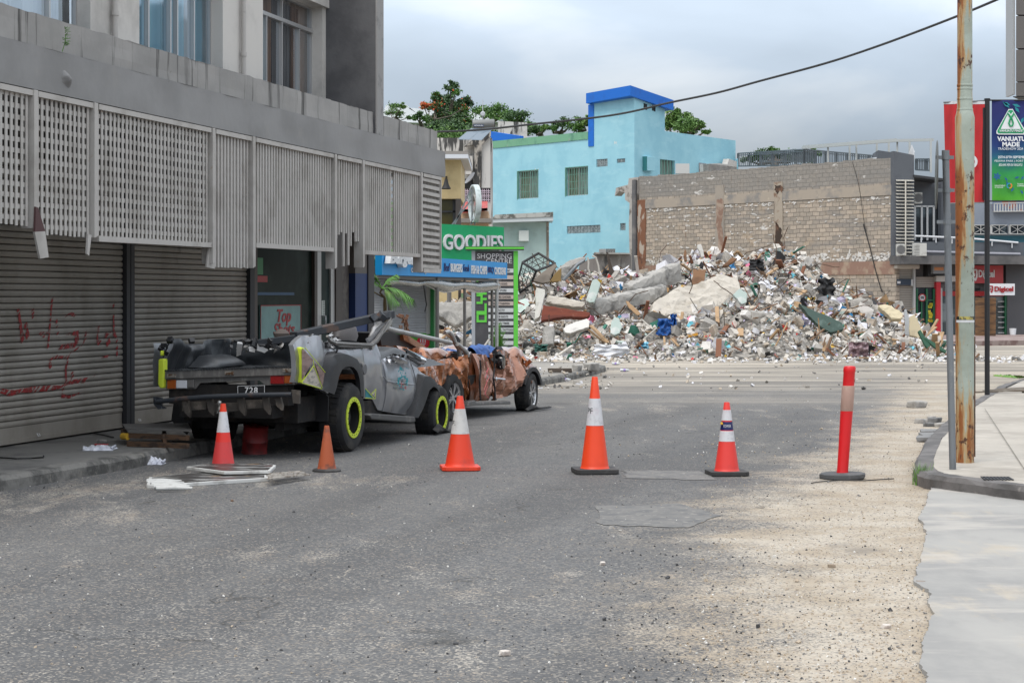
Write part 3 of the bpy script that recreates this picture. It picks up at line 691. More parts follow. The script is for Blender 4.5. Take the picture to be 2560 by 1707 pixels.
# ================================================================ vehicles
def wheel(par,c,r,w,rim_r,rimmat,style,flat=0,ring=None,seed=1,tyre=None,steer=0):
    """c: centre on the outer side; axis along local y; outer face towards -y"""
    root=bpy.data.objects.new('wheel',None); COL.objects.link(root); root.parent=par; root.location=c; root.rotation_euler=(0,0,steer)
    T=MB(); n=48
    pr=[(rim_r*.98,.03),(rim_r*1.04,.0),(r*.82,-.012),(r*.93,.0),(r*.99,.03),(r,.06),(r,w-.05),(r*.98,w-.02),(r*.8,w),(rim_r,w-.02)]
    T.lathe(pr,n,axis='y')
    vs=T.v; out=[]
    for i,(x,y,z) in enumerate(vs):
        k=i%n; rr=math.hypot(x,z)
        if rr>r*.96 and .03<y<w-.02:   # tread blocks
            f=1+ (.022 if (k//1)%2==0 else -.006); x*=f; z*=f
        if flat and z<-(r-flat): 
            y += (-.045 if y<w/2 else .045)*min(1,(-(r-flat)-z)/flat*1.0); z=-(r-flat)-.002+ .15*(z+(r-flat))*.1
        out.append((x,y,z))
    T.v=out
    # tread lugs
    for k in range(36):
        a=2*math.pi*k/36; cx,cz=math.cos(a)*r*1.0,math.sin(a)*r*1.0
        if flat and cz<-(r-flat)+.02: continue
        d=Vector((-math.sin(a),0,math.cos(a)))
        for y0,y1,s in ((.045,w*.46,1),(w*.54,w-.045,-1)):
            T.bar(Vector((cx,y0,cz))+d*.006*s,Vector((cx,y1,cz))-d*.006*s,.018,.036,up=(d.x,d.y,d.z))
    T.build('tyre',tyre or m_tyre,root,smooth=True,ang=35)
    Rm=MB()
    Rm.lathe([(rim_r*1.0,.0),(rim_r*.97,.012),(rim_r*.9,.02),(rim_r*.88,.05),(rim_r*.86,w-.04),(rim_r*.98,w-.03)],40,axis='y')
    if style=='spoke':
        for k in range(6):
            a=2*math.pi*k/6+.3
            for s in (-.13,.13): Rm.bar((math.cos(a)*rim_r*.15,.035,math.sin(a)*rim_r*.15),(math.cos(a+s)*rim_r*.92,.02,math.sin(a+s)*rim_r*.92),.02,.028,up=(0,1,0))
        Rm.lathe([(.001,.02),(rim_r*.2,.022),(rim_r*.24,.05)],20,axis='y')
    else:
        Rm.lathe([(.001,.05),(rim_r*.22,.05),(rim_r*.25,.085),(rim_r*.6,.075),(rim_r*.66,.1),(rim_r*.87,.1)],32,axis='y')
        for k in range(8):
            a=2*math.pi*k/8; Rm.lathe([(.001,-.012),(.011,-.012),(.011,.02)],8,(math.cos(a)*rim_r*.4,.075,math.sin(a)*rim_r*.4),axis='y')
    Rm.build('rim',rimmat,root,smooth=True,ang=35)
    b=MB(); b.lathe([(.001,.09),(rim_r*.9,.095)],24,axis='y'); b.build('brake_disc',m_blk,root)
    if ring:
        q=MB(); q.lathe([(rim_r*.84,.0),(rim_r*.84,-.012),(rim_r*1.06,-.012),(rim_r*1.06,.004)],48,axis='y')
        q.build('bead_ring',ring,root)
        q=MB()
        for k in range(20):
            a=2*math.pi*k/20; q.lathe([(.001,-.008),(.0045,-.008),(.0045,.004)],6,(math.cos(a)*rim_r*.91,-.01,math.sin(a)*rim_r*.91),axis='y')
        q.build('ring_bolts',m_blk,root)
    return root
m_tyre=M('tyre_rubber',(.012,.012,.013),.85,layers=[((.045,.04,.034),5,.45,.68,U)],bump=[(60,.3,.003)])
m_blk=M('black_plastic',(.011,.011,.013),.5,layers=[((.035,.035,.037),4,.5,.72,U,.7)],bump=[(20,.15,.003)])
m_und=M('underbody_dirt',(.008,.007,.007),.95,layers=[((.045,.035,.027),6,.5,.7,U,.6)],bump=[(12,.3,.01)])
m_silver=M('grey_car_paint',(.32,.325,.34),.28,.65,layers=[((.33,.3,.27),2.4,.55,.75,(1,1,.6),.4),((.08,.07,.07),15,.68,.74,U,.7)],bump=[(6,.12,.02)],coat=.3)
m_flu=M('fluorescent_yellow',(.48,.58,.03),.6,layers=[((.2,.22,.06),9,.58,.74,U,.6)])
m_crm=M('chrome',(.7,.7,.72),.12,1)
m_pipeS=M('bent_silver_tube',(.42,.41,.4),.4,.75,layers=[((.22,.2,.18),6,.5,.7,U,.6)])
m_bolt=M('rusty_iron',(.12,.06,.035),.85,layers=[((.05,.04,.035),12,.45,.6,U)])
m_rbar=M('dark_blue_steel_bar',(.03,.035,.043),.5,.3,layers=[((.12,.07,.05),5,.55,.68,U,.8),((.2,.21,.22),14,.66,.72,U,.6)],bump=[(30,.2,.004)])
def crumple(x,z,s,amp,seed):
    """fold-like displacement"""
    p=Vector((x*s*1.15,z*s*.8,seed)); q=p+Vector((.35*noise.noise(p*1.3),.35*noise.noise(p*1.3+Vector((5,5,5))),0))
    d1=noise.voronoi(q)[0][0]; d2=noise.voronoi(q*2.3+Vector((4,2,1)))[0][0]
    return amp*((d1-.45)*1.5+(d2-.4)*.55)
    a=noise.noise(p); b=noise.noise(p*2.1+Vector((3,1,2))); c=noise.noise(p*4.3)
    return amp*((1-2*abs(a))*.6+(1-2*abs(b))*.35+abs(c)*.3-.5)
def sheet(Fm,top,bot,x0,x1,off,amp,s,seed,name,mats,par,step=.03,nz=22,th=.03,edge=0,bulge=0,ang=24):
    """side panel of a car traced on the car's side plane: px range x0..x1 between two profiles, real folds pushed into it"""
    mb=MB(); n=max(3,int(abs(Fm.sx(x1,off)-Fm.sx(x0,off))/step)); rows=[]
    def pt(i,j,extra=0):
        px=x0+(x1-x0)*i/n; t=prof(top,px); b=prof(bot,px)
        v=j/nz; py=b+(t-b)*v
        l=Fm.L(px,py,off)
        e=min(1,min(i,n-i)/3.0) if edge else 1
        d=-crumple(l[0],l[2],s,amp,seed)*(.35+.65*e)
        lean=bulge*(v-.45)**2*4 
        return (l[0]+d*.3,off+d+lean+extra,l[2]+d*.25*(0<j<nz))
    vs=[pt(i,j) for j in range(nz+1) for i in range(n+1)]; N1=n+1
    fs=[(j*N1+i,j*N1+i+1,(j+1)*N1+i+1,(j+1)*N1+i) for j in range(nz) for i in range(n)]
    mb.add(vs,fs)
    # folded-in lips all round so the panel has depth
    def lip(idx):
        o=len(mb.v); P_=[mb.v[k] for k in idx]; Q=[(p[0],p[1]+th+.02,p[2]) for p in P_]; m=len(P_)
        mb.add(P_+Q,[(i,i+1,m+i+1,m+i) for i in range(m-1)])
    lip([i for i in range(N1)][::-1]); lip([nz*N1+i for i in range(N1)]); lip([j*N1 for j in range(nz+1)]); lip([j*N1+n for j in range(nz+1)][::-1])
    return mb.build(name,mats,par,smooth=ang>0,ang=ang)
# ---------------- silver pickup, origin at the right rear wheel's contact point
pr0=G(870,1128); pf0=G(1090,1082)
PK=Frame(pr0.x,pr0.y,pf0.x-pr0.x,pf0.y-pr0.y)
pk=PK.thing('pickup_truck','crushed grey pickup truck with fluorescent yellow wheel rings, its cab flattened, parked by the kerb','pickup truck')
WB=(pf0-pr0).length; XR=PK.sx(750); TW=1.62
top=[(738,864),(753,850),(768,838),(800,838),(812,852),(822,868),(838,873),(860,874),(900,872),(929,872),(938,866),(948,852),(955,862),(960,884),(966,895),(979,904),(990,900),(1000,895),(1015,893),(1028,896),(1043,912),(1063,932),(1082,945),(1100,968)]
bot=[(738,955),(753,958),(806,970),(826,985),(836,950),(848,925),(862,916),(880,914),(898,922),(908,950),(912,996),(938,997),(951,1025),(990,1032),(1033,1038),(1046,1035),(1060,1005),(1070,985),(1080,970),(1095,972),(1101,985)]
sheet(PK,top,bot,740,842,0,.035,3.2,1,'bed_side',m_silver,pk,edge=1,bulge=.03)
sheet(PK,top,bot,842,912,0,.018,2.4,2,'bed_side',m_silver,pk,edge=1,bulge=.02)
sheet(PK,top,bot,913,966,.01,.03,2.5,3,'cab_corner',m_silver,pk,edge=1,bulge=.05)
dd=sheet(PK,top,bot,967,1040,-.01,.035,2.2,4,'door',m_silver,pk,edge=1,bulge=.06)
sheet(PK,top,bot,1041,1100,.0,.03,3,6,'front_wing',m_silver,pk,edge=1,bulge=.05)
# door skin crease highlight: moulding
mb=MB(); mb.tube([PK.L(958,940,-.03),PK.L(968,953,-.035),PK.L(1000,957,-.035),PK.L(1036,961,-.03)],.008,6); mb.build('crease_moulding',m_silver,dd,smooth=True)
# teal and red print on the door
m_teal=M('teal_print',(.02,.26,.3),.5); m_prd=M('faded_red_print',(.35,.1,.1),.5)
mb=MB(); rr=random.Random(3)
for k in range(46):
    a=rr.uniform(0,6.28); r_=rr.uniform(.6,1); cx,cy=1007+math.cos(a)*13*r_,955+math.sin(a)*19*r_ ; s=rr.uniform(.008,.022); l=PK.L(cx,cy,-.052)
    mb.box(l[0]-s,l[0]+s,-.054,-.05,l[2]-s*.5,l[2]+s*.5)
for k in range(16):
    l=PK.L(rr.uniform(996,1024),rr.uniform(918,935),-.052); s=rr.uniform(.005,.014); mb.box(l[0]-s*.6,l[0]+s*.6,-.054,-.05,l[2]-s,l[2]+s)
mb.build('door_print',m_teal,dd)
mb=MB()
for k in range(18):
    l=PK.L(rr.uniform(999,1016),rr.uniform(955,972),-.055); s=rr.uniform(.004,.01); mb.box(l[0]-s,l[0]+s,-.058,-.055,l[2]-s,l[2]+s)
mb.build('door_print',m_prd,dd)
# graphic sticker on the bed corner (a plain faceted pattern) with yellow lines
m_gb=M('sticker_brown',(.14,.085,.075),.5,layers=[((.25,.17,.15),7,.4,.6,(1,1,3))]); m_gg=M('sticker_cream',(.42,.38,.32),.5,layers=[((.2,.19,.17),12,.5,.6,(1,1,3))]); m_gt=M('sticker_teal',(.01,.17,.2),.5)
def z4(x,y): return (380+x/3.335,750+y/3.335)
def decal(pts,mat,off=-.045,par=pk,name='side_sticker',th=.004):
    mb=MB(); mb.prism([PK.L(*z4(x,y),off) for x,y in pts],(0,th,0)); return mb.build(name,mat,par)
decal([(1252,400),(1345,500),(1252,665)],m_gb); decal([(1360,525),(1452,615),(1422,735)],m_gb); decal([(1348,540),(1418,735),(1255,690)],m_gg,-.043)
decal([(1780,740),(1845,815),(1780,810)],m_gt,-.04); decal([(1865,745),(1860,810),(1830,780)],m_gg,-.04)
mb=MB()
for a,b in (((1275,395),(1452,612)),((1250,685),(1350,545)),((1350,545),(1422,738)),((1250,690),(1420,740)),((1345,500),(1350,560)),((1780,738),(1848,815)),((1830,782),(1868,742)),((1778,815),(1860,822)),((1868,742),(1860,822))):
    mb.bar(PK.L(*z4(*a),-.05),PK.L(*z4(*b),-.05),.007,.004,up=(0,1,0))
mb.build('sticker_outline',m_flu,pk)
# fuel flap ring
mb=MB(); l=PK.L(912,923,-.035); mb.lathe([(.001,0),(.055,.0),(.062,.01)],20,(l[0],-.04,l[2]),axis='y'); mb.build('fuel_flap',M('fuel_flap_grey',(.1,.1,.105),.5),pk,smooth=True)
# flares
def flare(outer,inner,off,name='wheel_flare'):
    mb=MB(); O=[PK.L(*p,off) for p in outer]; I=[PK.L(*p,off+.0) for p in inner]
    def res(pl,n=24):
        L_=[0]
        for i in range(len(pl)-1): L_.append(L_[-1]+(Vector(pl[i+1])-Vector(pl[i])).length)
        o=[]
        for k in range(n):
            t=L_[-1]*k/(n-1); i=0
            while i<len(L_)-2 and L_[i+1]<t: i+=1
            f=(t-L_[i])/max(1e-6,L_[i+1]-L_[i]); o.append(Vector(pl[i]).lerp(Vector(pl[i+1]),f))
        return o
    O,I=res(O),res(I); n=len(O)
    rows=[[p+Vector((0,-off+.02,0)) for p in O],[p.lerp(q,.15)+Vector((0,.01,0)) for p,q in zip(O,I)],[p.lerp(q,.55) for p,q in zip(O,I)],[q+Vector((0,.0,0)) for q in I],[q+Vector((0,.05,0)) for q in I]]
    mb.add([p for r_ in rows for p in r_],[(j*n+i,j*n+i+1,(j+1)*n+i+1,(j+1)*n+i) for j in range(4) for i in range(n-1)])
    return mb.build(name,m_blk,pk,smooth=True,ang=60)
flare([(804,974),(811,960),(815,930),(818,905),(824,890),(835,881),(848,878),(872,881),(896,893),(911,918),(914,950),(914,994)],[(836,986),(841,972),(848,940),(855,924),(864,918),(875,916),(884,918),(893,927),(899,945),(901,965),(903,990)][::1],-.075)
flare([(1034,1044),(1044,1005),(1055,962),(1063,934),(1078,936),(1092,950),(1100,968),(1102,990)],[(1046,1044),(1058,1022),(1066,1000),(1074,975),(1084,966),(1092,970),(1098,980),(1100,994)],-.08)
m_rimb=M('black_rim',(.02,.02,.02),.45,.3)
wheel(pk,(0,-.06,.36),.362,.27,.205,m_rimb,'steel',ring=m_flu)
wheel(pk,(WB,-.07,.235),.34,.25,.2,m_rimb,'steel',flat=.1,ring=m_flu,steer=-.0)
wheel(pk,(0,TW-.2,.36),.362,.27,.205,m_rimb,'steel')
wheel(pk,(WB,TW-.2,.25),.34,.25,.2,m_rimb,'steel',flat=.08)
# collapsed tyre rubber beside the front wheel
mb=MB()
def flop(u,v):
    p=PK.L(1035+u*88,1083-(1-v)*0,-.1)
    x=WB-.42+u*.95; h=.1*math.exp(-((u-.18)/.2)**2)+.03
    return (x,-.1-.05*math.sin(v*3.14)-.03*noise.noise(Vector((u*4,v*3,0))),max(.004,v*h*(1+.3*noise.noise(Vector((u*5,v*2,4))))))
mb.grid(flop,24,8); mb.build('torn_tyre',m_tyre,pk,smooth=True)
# running board
mb=MB(); mb.prism([PK.L(*p,-.1) for p in ((923,1037),(930,1033),(1038,1041),(1040,1054),(1030,1056),(930,1048))],(0,.16,0)); mb.build('running_board',M('dusty_plastic',(.07,.068,.066),.7,layers=[((.15,.14,.13),5,.5,.7,U)]),pk,bevel=.012)
# chassis and dark underside
mb=MB(); mb.box(-1.0,WB+.3,.15,TW-.2,.36,.62); mb.box(-.95,WB+.3,.32,.42,.28,.42);mb.box(-.95,WB+.3,TW-.47,TW-.37,.28,.42)
mb.tube([(0,.2,.36),(0,TW-.2,.36)],.05,10); mb.lathe([(.001,-.13),(.1,-.1),(.14,0),(.1,.1),(.001,.13)],14,(0,TW*.55,.36),axis='x')
mb.box(.3,WB-.4,.06,.3,.34,.5); mb.build('chassis',m_und,pk)
mb=MB()
for a,b in (((-.9,.35,.5),(.6,.35,.3)),((-.9,TW-.4,.5),(.6,TW-.4,.3))):
    mb.bar(a,b,.07,.03)
mb.build('leaf_spring',m_und,pk)
# bed: floor, liner walls, wheel housings
m_lin=M('bed_liner',(.022,.025,.029),.42,layers=[((.07,.077,.083),3,.5,.7,U,.8)],bump=[(5,.2,.02)])
zf=.88
mb=MB(); mb.grid(lambda u,v:(XR+.02+u*1.75,.08+v*(TW-.16),zf+.012*math.sin(v*60)+.015*noise.noise(Vector((u*4,v*4,0)))),20,60); mb.build('bed_floor',m_lin,pk,smooth=True)
def lwall(u,v):
    x=XR+.03+u*1.6; h=1.2-.02*u-.08*max(0,math.sin(u*5.5-.5))+.03*noise.noise(Vector((u*6,1,0)))
    if u>.42: h=min(h,1.19)
    y=TW-.1+.02*max(-.3,min(.6,2.2*math.sin(u*44)))+.09*v*v*noise.noise(Vector((u*4,v*2,7)))-.1*v*(u<.3)
    return (x,y,zf+v*(h-zf))
mb=MB(); mb.grid(lwall,70,12); mb.build('bed_liner_wall',m_lin,pk,smooth=True)
mb=MB(); mb.grid(lambda u,v:(XR+1.75+.05*noise.noise(Vector((u*4,v*3,2))),.05+u*(TW-.1),zf+v*(.27+.05*noise.noise(Vector((u*5,0,3))))),24,8); mb.box(XR+1.8,XR+1.86,.05,TW-.05,zf,1.1); mb.build('bed_front_wall',m_lin,pk,smooth=True)
mb=MB(); mb.grid(lambda u,v:(XR+.03+u*1.6,.1+.02*math.sin(u*45)-.03*v,zf+v*.22),50,5); mb.build('bed_liner_wall',m_lin,pk,smooth=True)
def housing(u,v):
    a=math.pi*v; s=min(1,4*min(u,1-u)+.0)
    return (XR+.55+u*1.05,TW-.12-.26*math.sin(a*.5)*min(1,s+.4),zf+.12*s*math.cos(a*.5)+.02)
mb=MB(); mb.grid(housing,24,10); mb.build('wheel_housing',m_lin,pk,smooth=True)
# far bed side outer skin
mb=MB(); mb.grid(lambda u,v:(XR+u*3.4,TW+.0+.03*noise.noise(Vector((u*6,v*3,9))),.72+v*(.45-.12*u)),50,8); mb.build('bed_side',m_silver,pk,smooth=True)
# rear: sill, crossmember, lamps, yellow corner strips
def RX(x,y,off=0): return PK.X(380+x/3.335,750+y/3.335,XR+off)
m_sil2=M('dusty_sill_metal',(.14,.135,.13),.5,.4,layers=[((.25,.24,.225),4,.5,.7,(3,3,1)),((.1,.05,.03),12,.64,.72,U,.8)],bump=[(8,.2,.01)])
mb=MB(); mb.prism([RX(100,600),(RX(250,583)),RX(600,578),RX(1185,560),RX(1185,625),RX(100,660)],(.09,0,0)); mb.build('tailgate_sill',m_sil2,pk,bevel=.006)
mb=MB(); rr=random.Random(2)
for i in range(46):
    x=110+i*23; y=596-i*.8; a=RX(x,y,-.01); mb.box(a[0],a[0]+.06,a[1]-.012,a[1]+.012,a[2],a[2]+.012+rr.uniform(0,.006))
mb.build('sill_edge',m_lin,pk)
mb=MB(); mb.prism([RX(100,655,.03),RX(1190,622,.03),RX(1190,705,.03),RX(945,710,.03),RX(895,668,.03),RX(405,690,.03),RX(365,738,.03),RX(120,745,.03)],(.06,0,0)); mb.build('rear_panel',m_sil2,pk)
for x,y in ((642,610),(1125,588),(160,632)):
    mb=MB(); a=RX(x,y,-.012); mb.box(a[0],a[0]+.02,a[1]-.05,a[1]+.05,a[2]-.018,a[2]+.018); mb.build('latch',M('worn_steel',(.3,.28,.25),.5,.7,layers=[((.12,.06,.03),20,.5,.6,U)]),pk,bevel=.004)
m_or=M('amber_lens',(.3,.07,.01),.25,layers=[((.1,.02,.01),9,.5,.65,U)],coat=.5); m_rl=M('red_lens',(.22,.008,.008),.25,layers=[((.08,.004,.004),9,.5,.65,U)],coat=.5); m_wl=M('white_lens',(.55,.56,.6),.25,coat=.5)
def lamp(x0,y0,x1,y1,mat,name='tail_light'):
    mb=MB(); mb.prism([RX(x0,y0,.01),RX(x1,y0,.01),RX(x1,y1,.01),RX(x0,y1,.01)],(.05,0,0)); return mb.build(name,mat,pk,bevel=.006)
lamp(125,665,198,740,m_or);lamp(200,668,290,735,m_wl,'reversing_light');lamp(293,665,350,730,m_sil2,'lamp_bracket')
lamp(985,630,1100,700,m_rl);lamp(1102,628,1165,695,m_or)
def ystrip(pts):
    mb=MB(); mb.prism([RX(*p,-.03) for p in pts],(.09,0,0)); return mb.build('corner_marker',m_flu,pk,bevel=.012)
ystrip([(1188,398),(1215,392),(1243,402),(1252,540),(1248,690),(1188,690)]); ystrip([(50,498),(62,490),(98,490),(98,600),(94,735),(62,735),(48,700)]); ystrip([(62,425),(80,420),(84,455),(68,470)])
# crushed corner posts of the bed
mb=MB()
rr=random.Random(12)
for x,y in ((75,400),(105,378),(150,335),(330,340),(110,440)):
    a=Vector(RX(x,y,.05)); mb.rock(a,(.07,.06,.05),rnd=rr)
for k in range(3): a=Vector(RX(90+k*12,480-k*35,.05)); mb.tube([a,a+Vector((.02,-.03,.06)),a+Vector((.06,.02,.1))],.007,6)
mb.build('crushed_post',m_blk,pk)
# number plate
mb=MB(); mb.prism([RX(712,715,.02),RX(942,708,.02),RX(942,790,.02),RX(712,795,.02)],(.01,0,0)); pl=mb.build('number_plate',M('plate_black',(.012,.012,.014),.4),pk,bevel=.004)
a=Vector(RX(775,776,.012)); b=Vector(RX(882,726,.012)); m_wht=M('lettering_white',(.62,.63,.64),.5)
def platemap(p):   # text local x runs right in the picture = -y of the truck
    t=(p[0]); return (a.x+p[1],a.y+(b.y-a.y)*t,a.z+(b.z-a.z)*p[2])
mb=MB(); mb.text('728',0,1,0,1,0,.004,bold=.015,map=platemap,space=1.15); mb.build('plate_digits',m_wht,pl)
mb=MB()
for q in ((716,717,938,711),(716,717,716,790),(938,711,938,788)): mb.bar(RX(q[0],q[1],.016),RX(q[2],q[3],.016),.004,.004)
mb.build('plate_border',m_wht,pl)
# step bumper: round tube with brackets, bent end plate, tow ball
mb=MB(); mb.tube([RX(30,822,-.2),RX(40,848,-.2),RX(240,824,-.2),RX(450,807,-.2),RX(800,793,-.2),RX(1165,787,-.2)],.025,12); bp=mb.build('bumper_tube',m_rbar,pk,smooth=True)
m_brk=M('dirty_bracket_steel',(.06,.052,.045),.75,.2,layers=[((.2,.17,.14),5,.5,.68,U,.8)],bump=[(20,.3,.006)])
for x,y,h in ((270,820,160),(470,810,155),(730,800,165),(935,790,165),(1040,800,120)):
    mb=MB(); mb.prism([RX(x-25,y-5,-.17),RX(x+25,y-5,-.17),RX(x+48,y+h*.75,-.17),RX(x+42,y+h,-.17),RX(x,y+h*.72,-.17)],(.04,0,0)); mb.build('bumper_bracket',m_brk,pk)
mb=MB(); mb.prism([RX(1162,748,-.2),RX(1230,755,-.2),RX(1228,865,-.2),RX(1175,858,-.2)],(.03,0,0)); mb.build('end_plate',m_brk,pk)
mb=MB(); mb.prism([RX(8,805,-.2),RX(80,815,-.2),RX(78,880,-.2),(RX(115,905,-.2)),RX(50,910,-.2),RX(14,870,-.2)],(.03,0,0)); mb.build('end_plate',m_rbar,pk)
for (xa,xb,y) in ((250,450,850),(710,920,838),(480,720,862)):
    mb=MB(); mb.prism([RX(xa,y,-.12),RX(xb,y-8,-.12),RX(xb,y+60,-.12),RX(xa,y+75,-.12)],(.03,0,0)); mb.build('bumper_plate',m_brk,pk)
mb=MB(); a=RX(563,858,-.28); mb.lathe([(.012,-.075),(.02,-.07),(.02,-.045),(.011,-.04),(.011,-.022),(.0235,-.008),(.026,.004),(.022,.018),(.001,.027)],16,a); mb.bar((a[0],a[1],a[2]-.09),(a[0]+.3,a[1],a[2]-.09),.06,.03); mb.build('tow_ball',M('tow_ball_chrome',(.45,.44,.42),.25,.9),pk,smooth=True)
# tailgate leftovers and rear crossmember
mb=MB(); mb.box(XR+.05,XR+.2,.15,TW-.15,.55,.75); mb.box(XR+.0,XR+.5,.3,TW-.3,.42,.56); mb.lathe([(.22,0),(.3,.1),(.3,.35),(.2,.45)],20,(XR+.55,TW*.36,.48),axis='x',sx=1.2,sy=.6); mb.build('crossmember',m_und,pk)
# mud flaps
mb=MB(); mb.prism([PK.X(380+x/3.335,750+y/3.335,-.52) for x,y in ((1265,905),(1290,790),(1300,765),(1440,775),(1470,805),(1465,1010),(1262,1015))],(.012,0,0)); mb.build('mud_flap',m_blk,pk)
mb=MB(); mb.prism([PK.X(380+x/3.335,750+y/3.335,-.5) for x,y in ((180,850),(250,850),(330,900),(330,1060),(290,1120),(210,1060),(160,1000))],(.015,0,0)); mb.build('mud_flap',m_blk,pk)
# the flattened cab: body of crumpled roof, seats, window rail, bars
def roof(u,v):
    x=XR+1.75+u*(WB+.75-XR-1.75); y=.1+v*(TW-.15)
    h=1.02+.1*math.sin(u*3)+.07*noise.noise(Vector((u*6,v*5,1)))-.18*u
    e=min(1,min(u,1-u,v,1-v)*8); return (x,y,.8+(h-.8)*e)
mb=MB(); mb.grid(roof,40,26); mb.build('crushed_roof',m_lin,pk,smooth=True)
mb=MB()
def R2(px,py,off): return PK.L(px,py,off)
mb.tube([R2(*z4(1460,300),.0),R2(*z4(1480,340),-.0),R2(*z4(1530,360),0),R2(*z4(1640,368),-.0),R2(*z4(1820,378),.0),R2(*z4(1870,340),.0),R2(*z4(1990,150),.03)],[.014,.018,.02,.02,.024,.03,.012],8)
mb.tube([R2(*z4(1480,345),.02),R2(*z4(1560,385),.0),R2(*z4(1700,392),.0),R2(*z4(1830,392),.0)],.012,8)
mb.build('window_rail',m_sil2,pk,smooth=True)
mb=MB(); pts=[(1840,415),(1800,325),(1840,300),(1900,240),(1985,165),(2010,170),(1990,215),(1930,280),(1880,350)]
mb.prism([R2(*z4(*p),.03) for p in pts],(0,.03,0)); mb.build('bent_pillar',m_silver,pk)
mb=MB(); mb.tube([R2(*z4(1815,330),.1),R2(*z4(1850,240),.1),R2(*z4(1900,200),.1),R2(960,818,.12),R2(985,826,.15),R2(1060,842,.25),R2(1127,857,.3)],.028,12); mb.build('bent_roll_bar',m_pipeS,pk,smooth=True)
mb=MB(); a=PK.L(646,861,1.0); 
mb.bar(PK.X(*z4(885,358),XR+.9),PK.X(*z4(1200,318),XR+1.0),.09,.075); mb.bar(PK.X(*z4(1180,300),XR+1.0),R2(*z4(1995,118),.12),.1,.085); mb.build('bent_steel_bar',m_rbar,pk,bevel=.008)
mb=MB()
for i,(x,y) in enumerate(((1850,150),(1915,140),(1960,130))): 
    p=Vector(R2(*z4(x,y),.06)); mb.rock(p,(.1,.09,.09),rnd=random.Random(i))
mb.build('crushed_bar_end',m_rbar,pk)
mb=MB(); c=Vector(R2(*z4(1610,300),.75)); mb.lathe([(.001,-.12),(.2,-.1),(.26,0),(.22,.1),(.001,.14)],20,c,axis='z',sy=.5); mb.build('seat',M('seat_cloth',(.16,.15,.15),.9,bump=[(20,.3,.01)]),pk,smooth=True)
mb=MB(); c=Vector(R2(*z4(1080,285),.9)); mb.lathe([(.001,-.05),(.12,-.03),(.13,.01),(.07,.05),(.001,.06)],16,c,axis='z',sy=.6); mb.build('headrest',M('seat_cloth_dark',(.1,.08,.07),.9),pk,smooth=True)
m_rag=M('black_rag',(.02,.02,.022),.7,bump=[(14,.6,.03)])
rr=random.Random(9)
def shards(name,mat,px0,px1,py0,py1,o0,o1,n,s0,s1,par,Fm,seed,thin=.25):
    r=random.Random(seed); mb=MB()
    for k in range(n):
        p=Vector(Fm.L(r.uniform(px0,px1),r.uniform(py0,py1),r.uniform(o0,o1))); s=r.uniform(s0,s1); mb.rock(p,(s*2,s*1.2,s*thin*2),rnd=r,rough=.6)
    return tag(mb.build(name,mat,par),kind='stuff')
shards('torn_sheet_metal',m_silver,755,842,838,872,.0,.12,16,.03,.07,pk,PK,1)
shards('torn_lining',m_blk,800,860,848,890,-.02,.12,16,.02,.05,pk,PK,2)
shards('torn_lining',m_blk,560,760,852,870,.25,1.2,34,.02,.06,pk,PK,3,.3)
shards('broken_trim',m_crm and m_pipeS,595,700,864,874,.5,1.2,9,.04,.1,pk,PK,6,.12)
shards('engine_bay_wreck',m_blk,966,1012,888,912,.05,.4,26,.02,.05,pk,PK,4,.6)
shards('broken_trim',m_crm,962,1000,892,905,.0,.2,14,.015,.04,pk,PK,5,.4)
mb=MB(); 
for pts,off in (([(985,888),(996,893),(1020,903),(1018,912),(998,910),(986,902)],.03),([(970,893),(985,890),(990,899),(975,902)],.08)):
    mb.prism([PK.L(*p,off) for p in pts],(0,.05,0))
mb.build('torn_sheet_metal',m_silver,pk,bevel=.01)
def hl(u,v):
    p=PK.L(1010+u*48,(870+u*20)+v*(28-6*u),-.02-.05*math.sin(v*3.14)); return (p[0],p[1]-.04*math.sin(v*3.1),p[2])
mb=MB(); mb.grid(hl,12,8); mb.build('headlight_chrome',m_crm,pk,smooth=True)
mb=MB(); 
for a,b in (((1010,872),(1050,895)),((1016,880),(1052,902)),((1020,893),(1050,912))): mb.bar(PK.L(*a,-.1),PK.L(*b,-.1),.02,.02)
mb.build('broken_trim',m_blk,pk)
mb=MB(); mb.prism([PK.L(*p,.1) for p in ((1044,884),(1054,880),(1060,905),(1050,912))],(0,.02,0)); mb.build('broken_lens',m_rl,pk)
# red jerry can hanging below, junk behind
m_can=M('red_can',(.2,.012,.012),.5,layers=[((.08,.01,.01),5,.45,.65,U)],bump=[(8,.3,.01)])
c=Vector(PK.X(380+860/3.335,750+1155/3.335,XR+.7)); th=thing('fuel_can','dented dark red metal can lying tilted under the crushed pickup','can',(0,0,0))
w=PK.mat@c; th.location=w; th.rotation_euler=(R(5),R(-12),PK.a+.3)
mb=MB(); mb.lathe([(.001,-.16),(.13,-.155),(.138,-.15),(.132,-.14),(.132,-.02),(.137,-.012),(.132,-.004),(.13,.14),(.137,.15),(.12,.158),(.001,.16)],28); mb.build('can_body',m_can,th,smooth=True)
mb=MB(); mb.lathe([(.03,.158),(.03,.185),(.001,.187)],14,(.06,0,0)); mb.build('can_cap',m_blk,th,smooth=True)
